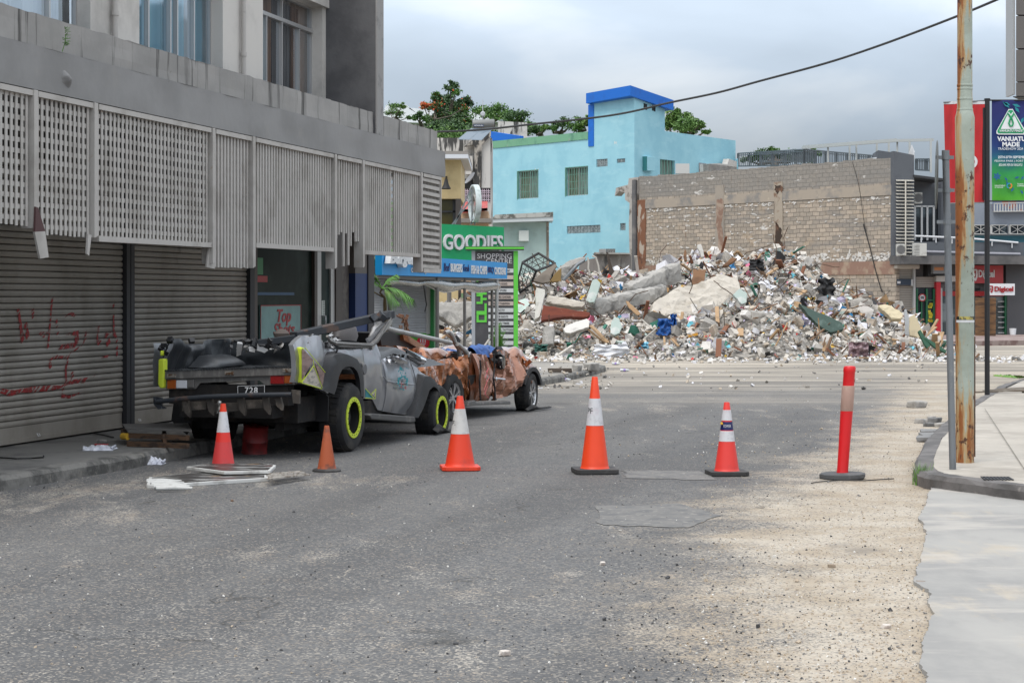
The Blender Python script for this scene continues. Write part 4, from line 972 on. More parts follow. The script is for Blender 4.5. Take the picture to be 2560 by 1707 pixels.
# ---------------- crushed copper car
sr0=G(1137,1052); sf0=G(1329,1026)
SV=Frame(sr0.x,sr0.y,sf0.x-sr0.x,sf0.y-sr0.y); WB2=(sf0-sr0).length
sv=SV.thing('wrecked_car','flattened copper-orange car with crumpled panels and silver alloy wheels, ahead of the grey pickup','car')
m_cop=M('copper_paint',(.36,.125,.042),.2,.75,layers=[((.2,.065,.025),2,.45,.65,U,.7),((.42,.25,.16),4,.6,.75,(1,1,1),.5),((.08,.04,.03),14,.68,.74,U,.6)],bump=[(5,.2,.03)],coat=.8)
m_cop2=M('copper_paint_dusty',(.33,.155,.1),.27,.6,layers=[((.26,.1,.045),2.5,.45,.65,U,.7),((.5,.4,.36),7,.62,.75,(1,1,.5),.6)],bump=[(5,.2,.03)],coat=.6)
T2=[(1000,864),(1012,866),(1030,872),(1055,886),(1075,892),(1100,905),(1120,897),(1150,893),(1172,885),(1180,879),(1190,886),(1205,884),(1222,888),(1236,886),(1245,874),(1262,876),(1280,884),(1296,892),(1305,905),(1318,921),(1330,938),(1337,962)]
B2=[(1000,960),(1030,968),(1095,990),(1108,970),(1120,955),(1137,947),(1150,948),(1160,958),(1166,975),(1168,1002),(1200,1003),(1238,1001),(1255,995),(1277,990),(1290,975),(1300,965),(1312,958),(1325,962),(1338,985)]
sheet(SV,T2,B2,1000,1168,0,.12,3.2,11,'rear_quarter',m_cop,sv,step=.042,nz=18,bulge=.05,ang=0)
sheet(SV,T2,B2,1169,1200,.07,.05,3.4,12,'rear_door',M('copper_paint_deep',(.2,.06,.02),.3,.6,layers=[((.09,.03,.012),3,.42,.6,U)],coat=.7),sv,step=.022,nz=26)
sheet(SV,T2,B2,1200,1234,-.03,.07,3,13,'front_door',m_cop2,sv,step=.035,nz=14,edge=1,bulge=.1,ang=0)
sheet(SV,T2,B2,1236,1300,.0,.13,3.2,14,'front_wing',m_cop2,sv,step=.042,nz=16,bulge=.04,ang=0)
sheet(SV,T2,B2,1298,1337,.02,.08,4,15,'front_bumper_skin',m_cop2,sv,step=.04,nz=14,bulge=.15,ang=0)
# scratches and graffiti-like pink lines on the door
mb=MB(); pts=[(1215,905),(1220,925),(1213,945),(1219,965),(1212,985),(1222,995)]
mb.tube([SV.L(*p,-.075) for p in pts],.004,5); mb.tube([SV.L(*p,-.075) for p in ((1222,920),(1215,930),(1224,942),(1217,955),(1210,975),(1216,990))],.004,5); mb.build('pink_scribble',M('pink_paint',(.6,.12,.14),.6),sv)
mb=MB(); mb.tube([SV.L(*p,-.06) for p in ((1235,884),(1236,920),(1233,945),(1237,970),(1238,1000))],.014,6); mb.tube([SV.L(*p,-.03) for p in ((1200,900),(1202,925),(1199,950),(1201,1000))],.014,6); mb.build('door_gap_seal',m_blk,sv)
m_alloy=M('alloy_rim',(.5,.5,.51),.3,.85,layers=[((.25,.24,.23),8,.5,.7,U)])
def arch(cx,cz,r0,r1,a0,a1,off,Fm=SV):
    mb=MB(); n=16; rows=[]
    for rr_,y in ((r1,off+.03),(r1,off),(r0,off),(r0,off+.2)): rows.append([(cx+rr_*math.cos(a0+(a1-a0)*i/n),y,cz+rr_*math.sin(a0+(a1-a0)*i/n)) for i in range(n+1)])
    mb.add([p for r_ in rows for p in r_],[(j*(n+1)+i,j*(n+1)+i+1,(j+1)*(n+1)+i+1,(j+1)*(n+1)+i) for j in range(3) for i in range(n)]); return mb.build('wheel_flare',m_blk,sv,smooth=True,ang=60)
wheel(sv,(0,-.0,.305),.32,.23,.2,m_alloy,'spoke'); wheel(sv,(WB2,-.02,.24),.3,.22,.195,m_alloy,'spoke',flat=.06,steer=.13)
arch(WB2,.26,.3,.36,R(15),R(160),-.03)
wheel(sv,(0,1.4,.33),.345,.23,.235,m_alloy,'spoke'); wheel(sv,(WB2,1.4,.3),.34,.22,.225,m_alloy,'spoke')
mb=MB(); mb.grid(lambda u,v:(WB2-.5+u*.95,-.09-.05*math.sin(v*3),max(.004,v*(.03+.06*math.exp(-((u-.3)/.2)**2)))),20,6); mb.build('torn_tyre',m_tyre,sv,smooth=True)
mb=MB(); mb.prism([SV.L(*p,-.07) for p in ((1172,1004),(1188,1000),(1192,1006),(1276,1002),(1278,1010),(1190,1013),(1170,1016))],(0,.1,0)); mb.build('side_sill',m_sil2,sv,bevel=.01)
mb=MB(); mb.box(-.9,WB2+.55,.12,1.5,.25,.5); mb.box(-.3,WB2+.3,.05,1.58,.42,.58); mb.build('chassis',m_und,sv)
def sroof(u,v):
    x=-.95+u*(WB2+1.5); y=.05+v*1.6
    h=.86+.05*noise.noise(Vector((u*8,v*6,3)))+.06*math.cos(u*6)+(.06 if u<.3 else 0)
    e=min(1,min(u,1-u,v,1-v)*9); return (x,y,.5+(h-.5)*e+.03*crumple(x,y,4,1,2))
mb=MB(); mb.grid(sroof,60,30); mb.build('crushed_roof',m_cop,sv,smooth=True)
mb=MB(); mb.grid(lambda u,v:(-.95+.05*noise.noise(Vector((u*5,v*4,1))),.03+u*1.6,.35+v*.55),20,12); mb.build('rear_panel',m_cop,sv,smooth=True)
# dark torn roof lining with copper edge standing up behind the pickup's bar
mb=MB(); mb.prism([SV.L(*p,.5) for p in ((948,832),(975,829),(1012,840),(1060,868),(1100,888),(1120,895),(1105,905),(1060,896),(1000,880),(955,868))],(0,.5,.0)); mb.build('torn_roof_lining',m_blk,sv)
mb=MB(); mb.prism([SV.L(*p,.3) for p in ((965,864),(1004,872),(1012,880),(1000,884),(966,878))],(0,.3,0)); mb.build('torn_roof_edge',m_cop,sv)
mb=MB(); mb.prism([SV.L(*p,.45) for p in ((1008,836),(1020,838),(1066,868),(1110,892),(1130,890),(1128,897),(1100,899),(1050,872),(1010,850))],(0,.05,0)); mb.build('torn_roof_edge',m_cop,sv)
mb=MB(); rr=random.Random(31)
for k in range(9):
    p=SV.L(1010+rr.uniform(-8,10),790+k*4.4,.5); mb.rock(Vector(p),(.09,.03,.06),rnd=rr,rough=.6)
mb.tube([SV.L(992,789,.5),SV.L(1004,795,.5),SV.L(1012,800,.5),SV.L(1012,838,.5)],.012,6); mb.build('rusted_scrap',M('torn_rusty_metal',(.16,.07,.035),.7,.3,layers=[((.3,.22,.16),9,.5,.65,U)]),sv)
shards('crushed_trim',m_blk,1110,1175,884,900,.05,.7,26,.03,.09,sv,SV,41,.4)
shards('crushed_trim',m_blk,1236,1262,874,918,-.05,.15,22,.03,.08,sv,SV,42,.6)
shards('torn_sheet_metal',m_cop,1240,1330,880,935,.0,.3,16,.03,.08,sv,SV,43,.3)
shards('torn_sheet_metal',m_cop2,1120,1180,886,900,.0,.5,12,.04,.1,sv,SV,44,.3)
mb=MB(); c=Vector(SV.L(1252,905,-.06)); mb.lathe([(.001,-.05),(.075,-.045),(.09,.0),(.08,.05),(.001,.06)],16,c,axis='y',sx=.8,sy=1.25); mb.build('wing_mirror',M('mirror_gloss_black',(.01,.01,.012),.15,coat=.8),sv,smooth=True)
mb=MB(); mb.tube([SV.L(1262,948,-.05),SV.L(1235,945,-.05)],.012,6); mb.lathe([(.001,-.02),(.03,-.01),(.02,.02)],10,SV.L(1240,947,-.06),axis='y'); mb.build('door_handle',m_crm,sv)
m_blue=M('blue_tarp',(.012,.09,.33),.55,layers=[((.006,.04,.17),6,.45,.65,U)],bump=[(12,.5,.03)])
def cloth(name,Fm,px0,px1,py0,py1,off,mat,label,cat,seed,depth=.3):
    def f(u,v):
        a=Fm.L(px0+(px1-px0)*u,py1+(py0-py1)*math.sin(v*math.pi)*(1-.25*abs(2*u-1)**3+.12*noise.noise(Vector((u*5,v,seed)))),off)
        n_=noise.noise(Vector((u*7,v*5,seed)))*.05
        return (a[0]+n_*.4,off-depth/2+v*depth+n_,a[2]+n_*.5)
    mb=MB(); mb.grid(f,26,16); o=mb.build(name,mat,smooth=True); o.location=Fm.loc; o.rotation_euler=(0,0,Fm.a); return tag(o,label,cat)
cloth('blue_tarpaulin',SV,1174,1234,862,892,.3,m_blue,'crumpled bright blue cloth lying on top of the copper wreck','tarpaulin',3)
cloth('blue_tarpaulin',SV,1090,1138,872,884,.9,m_blue,'low strip of blue cloth behind the silver tube on the copper wreck','tarpaulin',5,.15)
# bent exhaust pieces on the roof of the copper car
th=SV.thing('bent_exhaust_tube','bent silver exhaust tube leaning up from the roof of the copper wreck','tube')
mb=MB(); mb.tube([SV.L(1112,832,.1),SV.L(1121,829,.1),SV.L(1130,838,.1),SV.L(1138,858,.1),SV.L(1148,872,.1),SV.L(1149,889,.1)],[.024,.03,.032,.032,.034,.034],12); mb.build('tube',m_pipeS,th,smooth=True)
mb=MB(); mb.tube([SV.L(1143,860,.05),SV.L(1155,870,.05),SV.L(1166,880,.05),SV.L(1168,891,.05)],[.028,.03,.032,.035],12); mb.build('elbow',m_pipeS,th,smooth=True)
# ================================================================ cones, bollard, poles, litter
m_or1=M('cone_orange',(.8,.06,.012),.45,layers=[((.62,.04,.01),3,.45,.7,U,.6),((.25,.06,.035),9,.6,.74,U,.6)])
m_or3=M('cone_orange_scuffed',(.7,.045,.012),.5,layers=[((.45,.05,.03),5,.5,.7,U,.8),((.12,.03,.02),14,.63,.73,U,.8)])
m_rd=M('cone_red_faded',(.6,.045,.045),.55,layers=[((.45,.06,.06),3,.45,.65,U,.7),((.25,.06,.05),12,.62,.75,U,.5)])
m_olt=M('cone_orange_dirty',(.38,.085,.03),.7,layers=[((.12,.05,.035),6,.48,.66,U),((.55,.1,.03),9,.6,.72,U,.7)])
m_slv=M('reflective_sleeve',(.6,.6,.62),.4,layers=[((.5,.38,.42),6,.52,.72,U,.6),((.42,.42,.44),16,.5,.65,U,.5)])
m_slv3=M('reflective_sleeve_dirty',(.55,.54,.52),.45,layers=[((.12,.08,.055),9,.6,.7,U,.9),((.42,.41,.4),12,.5,.65,U,.5)])
m_rubb=M('black_rubber_base',(.035,.034,.034),.75,layers=[((.1,.095,.09),6,.5,.7,U,.7)],bump=[(40,.2,.003)])
def cone(px,ybase,ytop,rb_px,rt_px,bands,base,label,body,topm,hb=.035,letters=None,Yb=None,lean=0,group='traffic cones across the road'):
    """bands: list of (py_top, py_bottom, material, name, proud)"""
    g=G(px,Yb or ybase); Y=g.y; k=Y/F
    th=thing('traffic_cone',label,'traffic cone',g,group=group)
    z=lambda py:(ybase-py)*k+hb; H=z(ytop); r0,r1=rb_px*k,rt_px*k
    rad=lambda zz:r1+(r0-r1)*(H-zz)/(H-hb)
    if base:
        w,mat,kind=base; w*=k; mb=MB()
        if kind=='round': mb.lathe([(.001,0),(w,0),(w,.015),(w*.9,.026),(r0,.03)],28)
        else:
            c=w*.2; o=[(-w,-w+c),(-w+c,-w),(w-c,-w),(w,-w+c),(w,w-c),(w-c,w),(-w+c,w),(-w,w-c)]
            mb.prism([(x,y,.004) for x,y in o][::-1],(0,0,hb-.002))
        b=mb.build('base',mat,th,bevel=.006 if kind!='round' else 0,smooth=kind=='round'); b.rotation_euler=(0,0,.12 if kind!='round' else 0)
    mb=MB(); mb.lathe([(r0*1.12,hb-.002),(r0*1.04,hb+.008),(r0,hb+.03),(rad(H*.5),H*.5),(r1,H-.006),(r1*.9,H),(r1*.72,H),(r1*.7,H-.05)],36); mb.build('cone_body',body,th,smooth=True,ang=50)
    for i,(a,b_,m,nm,pr) in enumerate(bands):
        za,zb=z(a),z(b_); mb=MB(); n=4
        mb.lathe([(rad(zb)+.0003,zb)]+[(rad(zb+(za-zb)*t/n)+pr,zb+(za-zb)*t/n) for t in range(n+1)]+[(rad(za)+.0003,za)],36); mb.build(nm,m,th,smooth=True)
    if letters:
        for (txt,a0,a1,p0,p1,m) in letters:
            z0,z1=z(p1),z(p0)
            def mp(p,a0=a0,a1=a1,z0=z0,z1=z1):
                a=a0+(a1-a0)*p[0]; zz=z0+(z1-z0)*p[2]; r=rad(zz)+.0025-p[1]*.5; return (r*math.sin(a),-r*math.cos(a),zz)
            mb=MB(); mb.text(txt,0,1,0,1,0,.002,bold=.0,map=mp); mb.build('lettering',m,th)
    return th
m_ink=M('black_print',(.012,.012,.012),.6); m_ylw=M('print_yellow',(.8,.45,.03),.5); m_navy=M('navy_sticker',(.008,.012,.09),.4)
cone(558,1177,1018,28,6,[(1018,1038,m_or3,'cone_tip',.0006),(1038,1089,m_slv,'reflective_sleeve',.002),(1089,1113,M('cone_red',(.7,.03,.02),.5),'colour_band',.0008)],None,'red traffic cone with one white band standing behind the broken white boards',m_rd,None)
cone(817,1178,1071,22,6,[],(36,m_rubb,'round'),'small dirty worn orange traffic cone without band near the pickup wheel',m_olt,None,hb=.028)
cone(1150,1174,1000,36,7.5,[(1032,1094,m_slv3,'reflective_sleeve',.002)],(48,m_or3,'sq'),'orange traffic cone on an orange square base, its white band smeared with dirt',m_or3,None,letters=[('F.',-1.2,-.6,1061,1072,m_ink)],hb=.04)
cone(1487,1182,953.6,34,7.3,[(1007.6,1074.7,m_slv,'reflective_sleeve',.002)],(54,m_rubb,'sq'),'tallest bright orange traffic cone on a black square base in mid road',m_or1,None,letters=[('PF',-1.25,-.35,1031,1045,m_ink)],hb=.045)
t5=cone(1817,1187,1016,29.5,7,[(1035,1061,m_slv,'reflective_sleeve',.002),(1064,1085,m_navy,'navy_band',.0018),(1087,1113,m_slv,'reflective_sleeve',.002),(1147,1168,m_or1,'colour_band',.0008)],(48,m_rubb,'sq'),'red traffic cone with two white bands and a navy sticker, next to the bollard',M('cone_red_bright',(.72,.045,.035),.5,layers=[((.5,.05,.04),4,.5,.7,U,.6)]),None,letters=[('TOWER',-.75,.6,1071,1078,m_wht)],hb=.04)
mb=MB(); zz=(1187-1068)*G(1817,1187).y/F+.04; mb.lathe([(.001,-.004),(.012,-.003),(.012,.003)],10,(-.052,-.045,zz),axis='y'); mb.build('yellow_emblem',m_ylw,t5)
# bollard
g=G(2106,1196); k=g.y/F
bo=thing('bollard','slim red plastic bollard with a faded pinkish band, leaning on a grey disc base','bollard',g)
mb=MB(); w=57.5*k; mb.lathe([(.001,.0),(w*.97,.0),(w,.01),(w,.04),(w*.96,.047),(w*.3,.052),(.001,.052)],12); b=mb.build('base',M('grey_rubber_base',(.075,.078,.082),.8,layers=[((.13,.13,.13),5,.5,.7,U)],bump=[(40,.2,.003)]),bo); b.rotation_euler=(0,R(-1.2),0); b.location=(0,0,.004)
m_bred=M('bollard_red',(.62,.01,.014),.4,layers=[((.45,.012,.014),4,.5,.72,U,.6)],bump=[(4,.15,.01)])
lx=18*k/(.98*1.0); H=(1192-925)*k
def blt(prf,name,mat):
    mb=MB(); mb.lathe(prf,28); mb.v=[(x+lx*z/H,y,z+.05) for x,y,z in mb.v]; return mb.build(name,mat,bo,smooth=True,ang=50)
r=14.4*k
blt([(r*1.05,0),(r*.97,.03),(r*.98,H*.2),(r*1.06,H*.5),(r*1.08,H*.58),(r*1.08,H*.8),(r*.96,H*.81),(r*1.0,H*.83),(r*1.0,H*.94),(r*1.06,H*.95),(r*1.06,H*.985),(r*.9,H),(.001,H+.004)],'tube',m_bred)
blt([(r*1.08,H*.582),(r*1.1,H*.583),(r*1.1,H*.817),(r*1.0,H*.818)],'faded_band',M('band_faded_pink',(.46,.3,.25),.6,layers=[((.3,.17,.13),7,.55,.7,(1,1,.4),.7),((.55,.42,.36),5,.5,.7,U,.6)]))
mb=MB(); 
pts=[G(2028,1207,.012),G(2045,1204,.012),G(2100,1200,.01),G(2160,1201,.012),G(2200,1198,.014),G(2235,1196,.012)]
tag(mb.tube(pts,.005,5).build('wire_scrap',m_ink),'thin dark wire lying under the bollard base on the sand','wire')
# ---- rusty utility pole
g=G(2412,1155,.128); k=g.y/F
up=thing('utility_pole','thick pale green steel pole streaked with orange rust, at the right kerb','pole',g)
m_rp=bpy.data.materials.new('rusty_pole_paint'); 
def rust_mat(m):
    m.use_nodes=True; nt=m.node_tree; N=nt.nodes.new; L=nt.links.new; b=nt.nodes['Principled BSDF']; b.inputs['Roughness'].default_value=.6
    tc=N('ShaderNodeTexCoord')
    def noi(sc,st,loc=(0,0,0)):
        mp=N('ShaderNodeMapping'); mp.inputs['Scale'].default_value=st; mp.inputs['Location'].default_value=loc; L(tc.outputs['Object'],mp.inputs[0]); n=N('ShaderNodeTexNoise'); n.inputs['Scale'].default_value=sc; n.inputs['Detail'].default_value=7; n.inputs['Roughness'].default_value=.65; L(mp.outputs[0],n.inputs[0]); return n.outputs[0]
    def rg(v,lo,hi,mx=1):
        r=N('ShaderNodeMapRange'); r.interpolation_type='SMOOTHSTEP'; r.inputs[1].default_value=lo; r.inputs[2].default_value=hi; r.inputs[4].default_value=mx; L(v,r.inputs[0]); return r.outputs[0]
    def mix(f,a,c):
        x=N('ShaderNodeMix'); x.data_type='RGBA'; L(f,x.inputs[0])
        for i,v in ((6,a),(7,c)):
            if isinstance(v,tuple): x.inputs[i].default_value=(*v,1)
            else: L(v,x.inputs[i])
        return x.outputs[2]
    def add(a,b_,op='ADD'):
        n=N('ShaderNodeMath'); n.operation=op; 
        for i,v in enumerate((a,b_)):
            if isinstance(v,(int,float)): n.inputs[i].default_value=v
            else: L(v,n.inputs[i])
        return n.outputs[0]
    sep=N('ShaderNodeSeparateXYZ'); L(tc.outputs['Object'],sep.inputs[0])
    # more rust on the left side and around the joint and mid height
    left=rg(add(sep.outputs[0],-1,'MULTIPLY'),-.02,.09,.17)
    zc=N('ShaderNodeFloatCurve'); cv=zc.mapping.curves[0]
    for p in [(.0,.62),(.1,.55),(.2,.42),(.33,.44),(.46,.62),(.55,.66),(.62,.36),(.74,.4),(.8,.6),(.84,.35),(1,.33)]:
        q=cv.points.new(*p)
    zc.mapping.update()
    L(add(sep.outputs[2],4.6,'DIVIDE'),zc.inputs['Value'])
    zz=add(add(zc.outputs[0],-.5),.35,'MULTIPLY')
    f=add(add(noi(4,(2.2,2.2,.22)),left),zz)
    c=mix(rg(noi(2,U),.35,.65,.7),(.35,.4,.35),(.24,.27,.22))
    c=mix(rg(f,.5,.6,.85),c,(.42,.25,.09)); c=mix(rg(f,.58,.66),c,(.25,.085,.02)); c=mix(rg(add(noi(14,(1,1,.7)),zz),.58,.66),c,(.07,.025,.012))
    L(c,b.inputs['Base Color'])
    bu=N('ShaderNodeBump'); bu.inputs['Strength'].default_value=.5; bu.inputs['Distance'].default_value=.01; L(add(f,noi(20,U)),bu.inputs['Height']); L(bu.outputs[0],b.inputs['Normal'])
rust_mat(m_rp)
zj=(1155-430)*k; zr_=(1155-278)*k
mb=MB(); rb,rt=22.6*k,24*k
mb.lathe([(rb*1.0,-.02),(rb,.4),(rb*1.03,zj),(rt,zr_-.06),(20*k,zr_+.0),(18.8*k,zr_+.02),(18.5*k,(1155-215)*k),(18.5*k,(1155+60)*k+.6)],32)
o=mb.build('pole',m_rp,up,smooth=True,ang=50)
for py,rr_ in ((214,19.6),(223,19.2),(248,19.4),(275,20.2)):
    mb=MB(); z=(1155-py)*k; mb.lathe([(rr_*k*.97,z-.012),(rr_*k,z-.008),(rr_*k,z+.008),(rr_*k*.97,z+.012)],32); mb.build('collar',m_rp,up,smooth=True)
mb=MB(); mb.box(22*k,26*k,-.01,.02,.05,1.15); mb.build('cable_guard',m_bolt,up)
def zp(py): return (1155-py)*k
mb=MB()
for a in range(-9,10):
    a0,a1=R(a*8-4),R(a*8+4); r_=rb*1.035
    mb.add([(r_*math.sin(t),-r_*math.cos(t),z) for t,z in ((a0,zp(806)),(a1,zp(806)),(a1,zp(800)),(a0,zp(800)))],[(0,1,2,3)])
mb.build('white_band',m_wht,up)
mb=MB(); mk=MB()
for a in range(-9,9):
    a0,a1=R(a*8),R(a*8+8); r_=rb*1.036; (mk if -7<a<6 else mb).add([(r_*math.sin(t),-r_*math.cos(t),z) for t,z in ((a0,zp(799)),(a1,zp(799)),(a1,zp(791)),(a0,zp(791)))],[(0,1,2,3)])
mb.build('black_band',m_ink,up); mk.build('yellow_label',M('label_yellow',(.45,.38,.1),.6,layers=[((.1,.09,.05),40,.5,.6,(1,1,.5))]),up)
# ---- grey sign post with edge-on disc and plate
g=G(2382,1173,.128); k=g.y/F
gp_=thing('sign_post','thin galvanised grey post carrying two road signs seen edge-on','sign post',g)
m_gal=M('galvanised_steel',(.2,.215,.23),.5,.4,layers=[((.13,.14,.15),4,.45,.65,(1,1,.3)),((.3,.3,.28),10,.6,.72,U,.5)])
lean=-18*k
mb=MB(); Hh=(1173-378)*k; mb.tube([(0,0,-.01),(lean,0,Hh)],8.7*k,16); mb.build('post',m_gal,gp_,smooth=True)
mb=MB(); mb.tube([(lean,0,Hh-.06),(lean,0,Hh+.006)],9.6*k,16); mb.build('post_cap',m_gal,gp_,smooth=True)
xl=lambda py: lean*(1173-py)/(1173-378)
mb=MB(); zc=(1173-437)*k; mb.lathe([(.001,-.004),(.3,-.004),(.305,0),(.3,.004),(.001,.004)],36,(0,0,0),axis='x'); d=mb.build('round_sign',M('sign_back_grey',(.13,.13,.12),.5,.4,layers=[((.22,.21,.19),5,.5,.7,U)]),gp_,smooth=True); d.location=(xl(437)-22*k,.03,zc); d.rotation_euler=(0,R(1.0),R(-10.2))
for py in (394,476,555):
    mb=MB(); z=(1173-py)*k; x=xl(py); mb.tube([(x,0,z-.02),(x,0,z+.02)],10.5*k,12); mb.bar((x-.09,.0,z),(x+.07,.0,z),.02,.03)
    mb.build('clamp',m_gal,gp_)
mb=MB(); z=(1173-545)*k; x=xl(545); mb.prism([(x+.0,.03,z-.14),(x+.0,.03,z+.02),(x+.085,.28,z+.15),(x+.085,.28,z-.03)],(.006,.0,0)); mb.prism([(x+.025,.02,z-.05),(x+.025,.02,z-.03),(x+.08,.2,z+.05),(x+.08,.2,z+.03)],(-.02,.0,0)); mb.build('street_name_plate',M('plate_back_grey',(.17,.16,.15),.55,.3),gp_)
mb=MB(); z=zp(787)
# ---- black lamp/banner post with two banners
g=G(2468,986,.128); k=g.y/F
bp_=thing('banner_pole','black pole holding a red banner and a blue-green banner','banner pole',g)
m_bp=M('black_pole_paint',(.012,.012,.014),.45,layers=[((.06,.06,.065),6,.6,.72,(1,1,.4))])
Hb=(986-250)*k
mb=MB(); mb.tube([(0,0,-.01),(-.3*k,0,(986-505)*k),(-.3*k,0,Hb)],[6.4*k,6.6*k,6.6*k],16); mb.build('pole',m_bp,bp_,smooth=True)
mb=MB(); mb.tube([(-8*k,0,(986-500)*k),(-9*k,0,(986-270)*k)],4*k,10); mb.tube([(0,0,Hb),(0,0,Hb+.02)],7.5*k,14); mb.build('banner_sleeve',m_bp,bp_,smooth=True)
m_bred2=M('banner_red',(.48,.018,.022),.75,layers=[((.33,.012,.016),1.5,.45,.65,(4,4,.5),.8)])
def cloth_ban(x0,x1,z0,z1,y=0,name='banner',mat=None,par=None,cx=0):
    mb=MB(); 
    def f(u,v): return (x0+(x1-x0)*u+ (cx*(1-v)*(1-u)),y+.02*math.sin(u*9+v*2)*(1)+.012*noise.noise(Vector((u*4,v*6,2))),z0+(z1-z0)*v)
    mb.grid(f,24,30); return mb.build(name,mat,par,smooth=True)
X=lambda px:(px-2468)*k
Z=lambda py:(986-py)*k
rbn=cloth_ban(X(2360),X(2461),Z(507),Z(260),0,'red_banner',m_bred2,bp_,cx=6*k)
mb=MB(); mb.tube([(X(2359),0,Z(256)),(X(2468),0,Z(252))],.012,8); mb.tube([(X(2366),0,Z(509)),(X(2468),0,Z(507))],.01,8); mb.build('banner_rod',m_gal,bp_)
mb=MB(); mb.grid(lambda u,v:(X(2359)+u*(X(2461)-X(2359)),-.003+.02*math.sin(u*9+2),Z(261)+v*(Z(254)-Z(261))),12,1); mb.build('banner_hem',m_slv,rbn)
def arc_pts(cx,cz,r0,r1,a0,a1,y,n=18):
    mb=MB(); A_=[];B_=[]
    for i in range(n+1):
        a=a0+(a1-a0)*i/n; A_.append((cx+r0*math.cos(a),y,cz+r0*math.sin(a)));B_.append((cx+r1*math.cos(a),y,cz+r1*math.sin(a)))
    mb.strip(A_,B_,(0,.004,0)); return mb
arc_pts(X(2424),Z(405),.075,.115,R(-100),R(90),-.04).build('white_emblem',m_wht,rbn)
# blue-green banner (gradient is its print)
m_bg=bpy.data.materials.new('banner_blue_green'); m_bg.use_nodes=True
def bgmat(m):
    nt=m.node_tree;N=nt.nodes.new;L=nt.links.new;b=nt.nodes['Principled BSDF'];b.inputs['Roughness'].default_value=.7
    tc=N('ShaderNodeTexCoord');sp=N('ShaderNodeSeparateXYZ');L(tc.outputs['Object'],sp.inputs[0])
    r=N('ShaderNodeMapRange');r.inputs[1].default_value=Z(500);r.inputs[2].default_value=Z(250);L(sp.outputs[2],r.inputs[0])
    n=N('ShaderNodeTexNoise');n.inputs['Scale'].default_value=2.2;L(tc.outputs['Object'],n.inputs[0])
    a=N('ShaderNodeMath');a.operation='MULTIPLY_ADD';a.inputs[1].default_value=.25;L(n.outputs[0],a.inputs[0]);L(r.outputs[0],a.inputs[2])
    cr=N('ShaderNodeValToRGB');L(a.outputs[0],cr.inputs[0]);e=cr.color_ramp.elements
    e[0].position=.12;e[0].color=(.06,.33,.015,1);e[1].position=1;e[1].color=(.012,.018,.13,1)
    q=e.new(.38);q.color=(.02,.28,.07,1);q=e.new(.55);q.color=(.01,.12,.19,1);q=e.new(.72);q.color=(.008,.035,.17,1)
    L(cr.outputs[0],b.inputs['Base Color'])
bgmat(m_bg)
bb=cloth_ban(X(2480),X(2600),Z(501),Z(251),0,'blue_green_banner',m_bg,bp_)
mb=MB(); mb.tube([(X(2468),0,Z(251)),(X(2600),0,Z(251))],.012,8); mb.tube([(X(2468),0,Z(503)),(X(2600),0,Z(503))],.012,8); mb.build('banner_rod',m_bp,bp_)
yb=-.045
def z3r(x,y): return (2200+x/3.136,150+y/3.136)
def tri(pts,mat,name,y=yb):
    mb=MB(); mb.prism([(X(z3r(*p)[0]),y,Z(z3r(*p)[1])) for p in pts],(0,.004,0)); return mb.build(name,mat,bb)
m_wb=M('banner_white',(.72,.74,.76),.7); m_gb2=M('banner_green',(.015,.3,.12),.7)
tri([(1003,388),(1035,388),(1133,555),(1128,585),(1120,588),(925,588),(908,580),(908,560)],m_wb,'emblem_ground',yb+.004)
tri([(1005,396),(1033,396),(1124,558),(1118,578),(925,578),(916,570),(916,556)],m_gb2,'emblem_frame',yb)
tri([(1004,410),(1019,430),(1034,410),(1100,545),(940,545)],m_wb,'emblem_face',yb-.005)
mb=MB(); c=(X(z3r(1020,500)[0]),Z(z3r(1020,500)[1]))
k3=k/3.136
mb.tube([(c[0]-22*k3,yb-.012,c[1]+75*k3),(c[0]+8*k3,yb-.012,c[1]+30*k3),(c[0]+17*k3,yb-.012,c[1]),(c[0]+8*k3,yb-.012,c[1]-22*k3),(c[0]-8*k3,yb-.012,c[1]-22*k3),(c[0]-17*k3,yb-.012,c[1]),(c[0]-8*k3,yb-.012,c[1]+30*k3),(c[0]+22*k3,yb-.012,c[1]+75*k3)],.014,6); mb.build('emblem_knot',m_gb2,bb)
def bt(txt,x0,x1,y0,y1,mat=m_wb,bold=.02,shear=0,y=yb-.008):
    mb=MB(); a=z3r(x0,y1);b_=z3r(x1,y0); mb.text(txt,X(a[0]),X(b_[0]),Z(a[1]),Z(b_[1]),y,.004,bold=bold,shear=shear); mb.build('banner_lettering',mat,bb)
bt('VANUATU MADE',930,1112,549,567,m_wb,.02,.2); bt('VANUATU',912,1134,603,640,bold=.04); bt('MADE',952,1088,646,683,bold=.04); bt('TRADESHOW 2024',918,1114,690,708,bold=0)
bt('25TH-27TH SEPTEMBER',918,1150,755,775); bt('FEIAWA PARK | PORT VILA',892,1172,787,806,bold=0); bt('BISLAMA MEN IN VANUATU',925,1110,815,835,bold=0,shear=.3)
bt('DEPARTMENT',893,975,983,993,bold=0); bt('OF INDUSTRY',893,960,997,1006,bold=0); bt('TRADE &',1068,1128,970,980,bold=0); bt('COMMERCE',1068,1140,985,995,bold=0)
rr=random.Random(6); mb=MB(); ml=MB()
def leaf(m_,x,y,l,w,a):
    c=(X(z3r(x,y)[0]),Z(z3r(x,y)[1])); l*=k3; w*=k3; u=(math.cos(a),math.sin(a)); v=(-u[1],u[0])
    m_.prism([(c[0],yb-.002,c[1]),(c[0]+u[0]*l*.5+v[0]*w,yb-.002,c[1]+u[1]*l*.5+v[1]*w),(c[0]+u[0]*l,yb-.002,c[1]+u[1]*l),(c[0]+u[0]*l*.5-v[0]*w,yb-.002,c[1]+u[1]*l*.5-v[1]*w)],(0,.003,0))
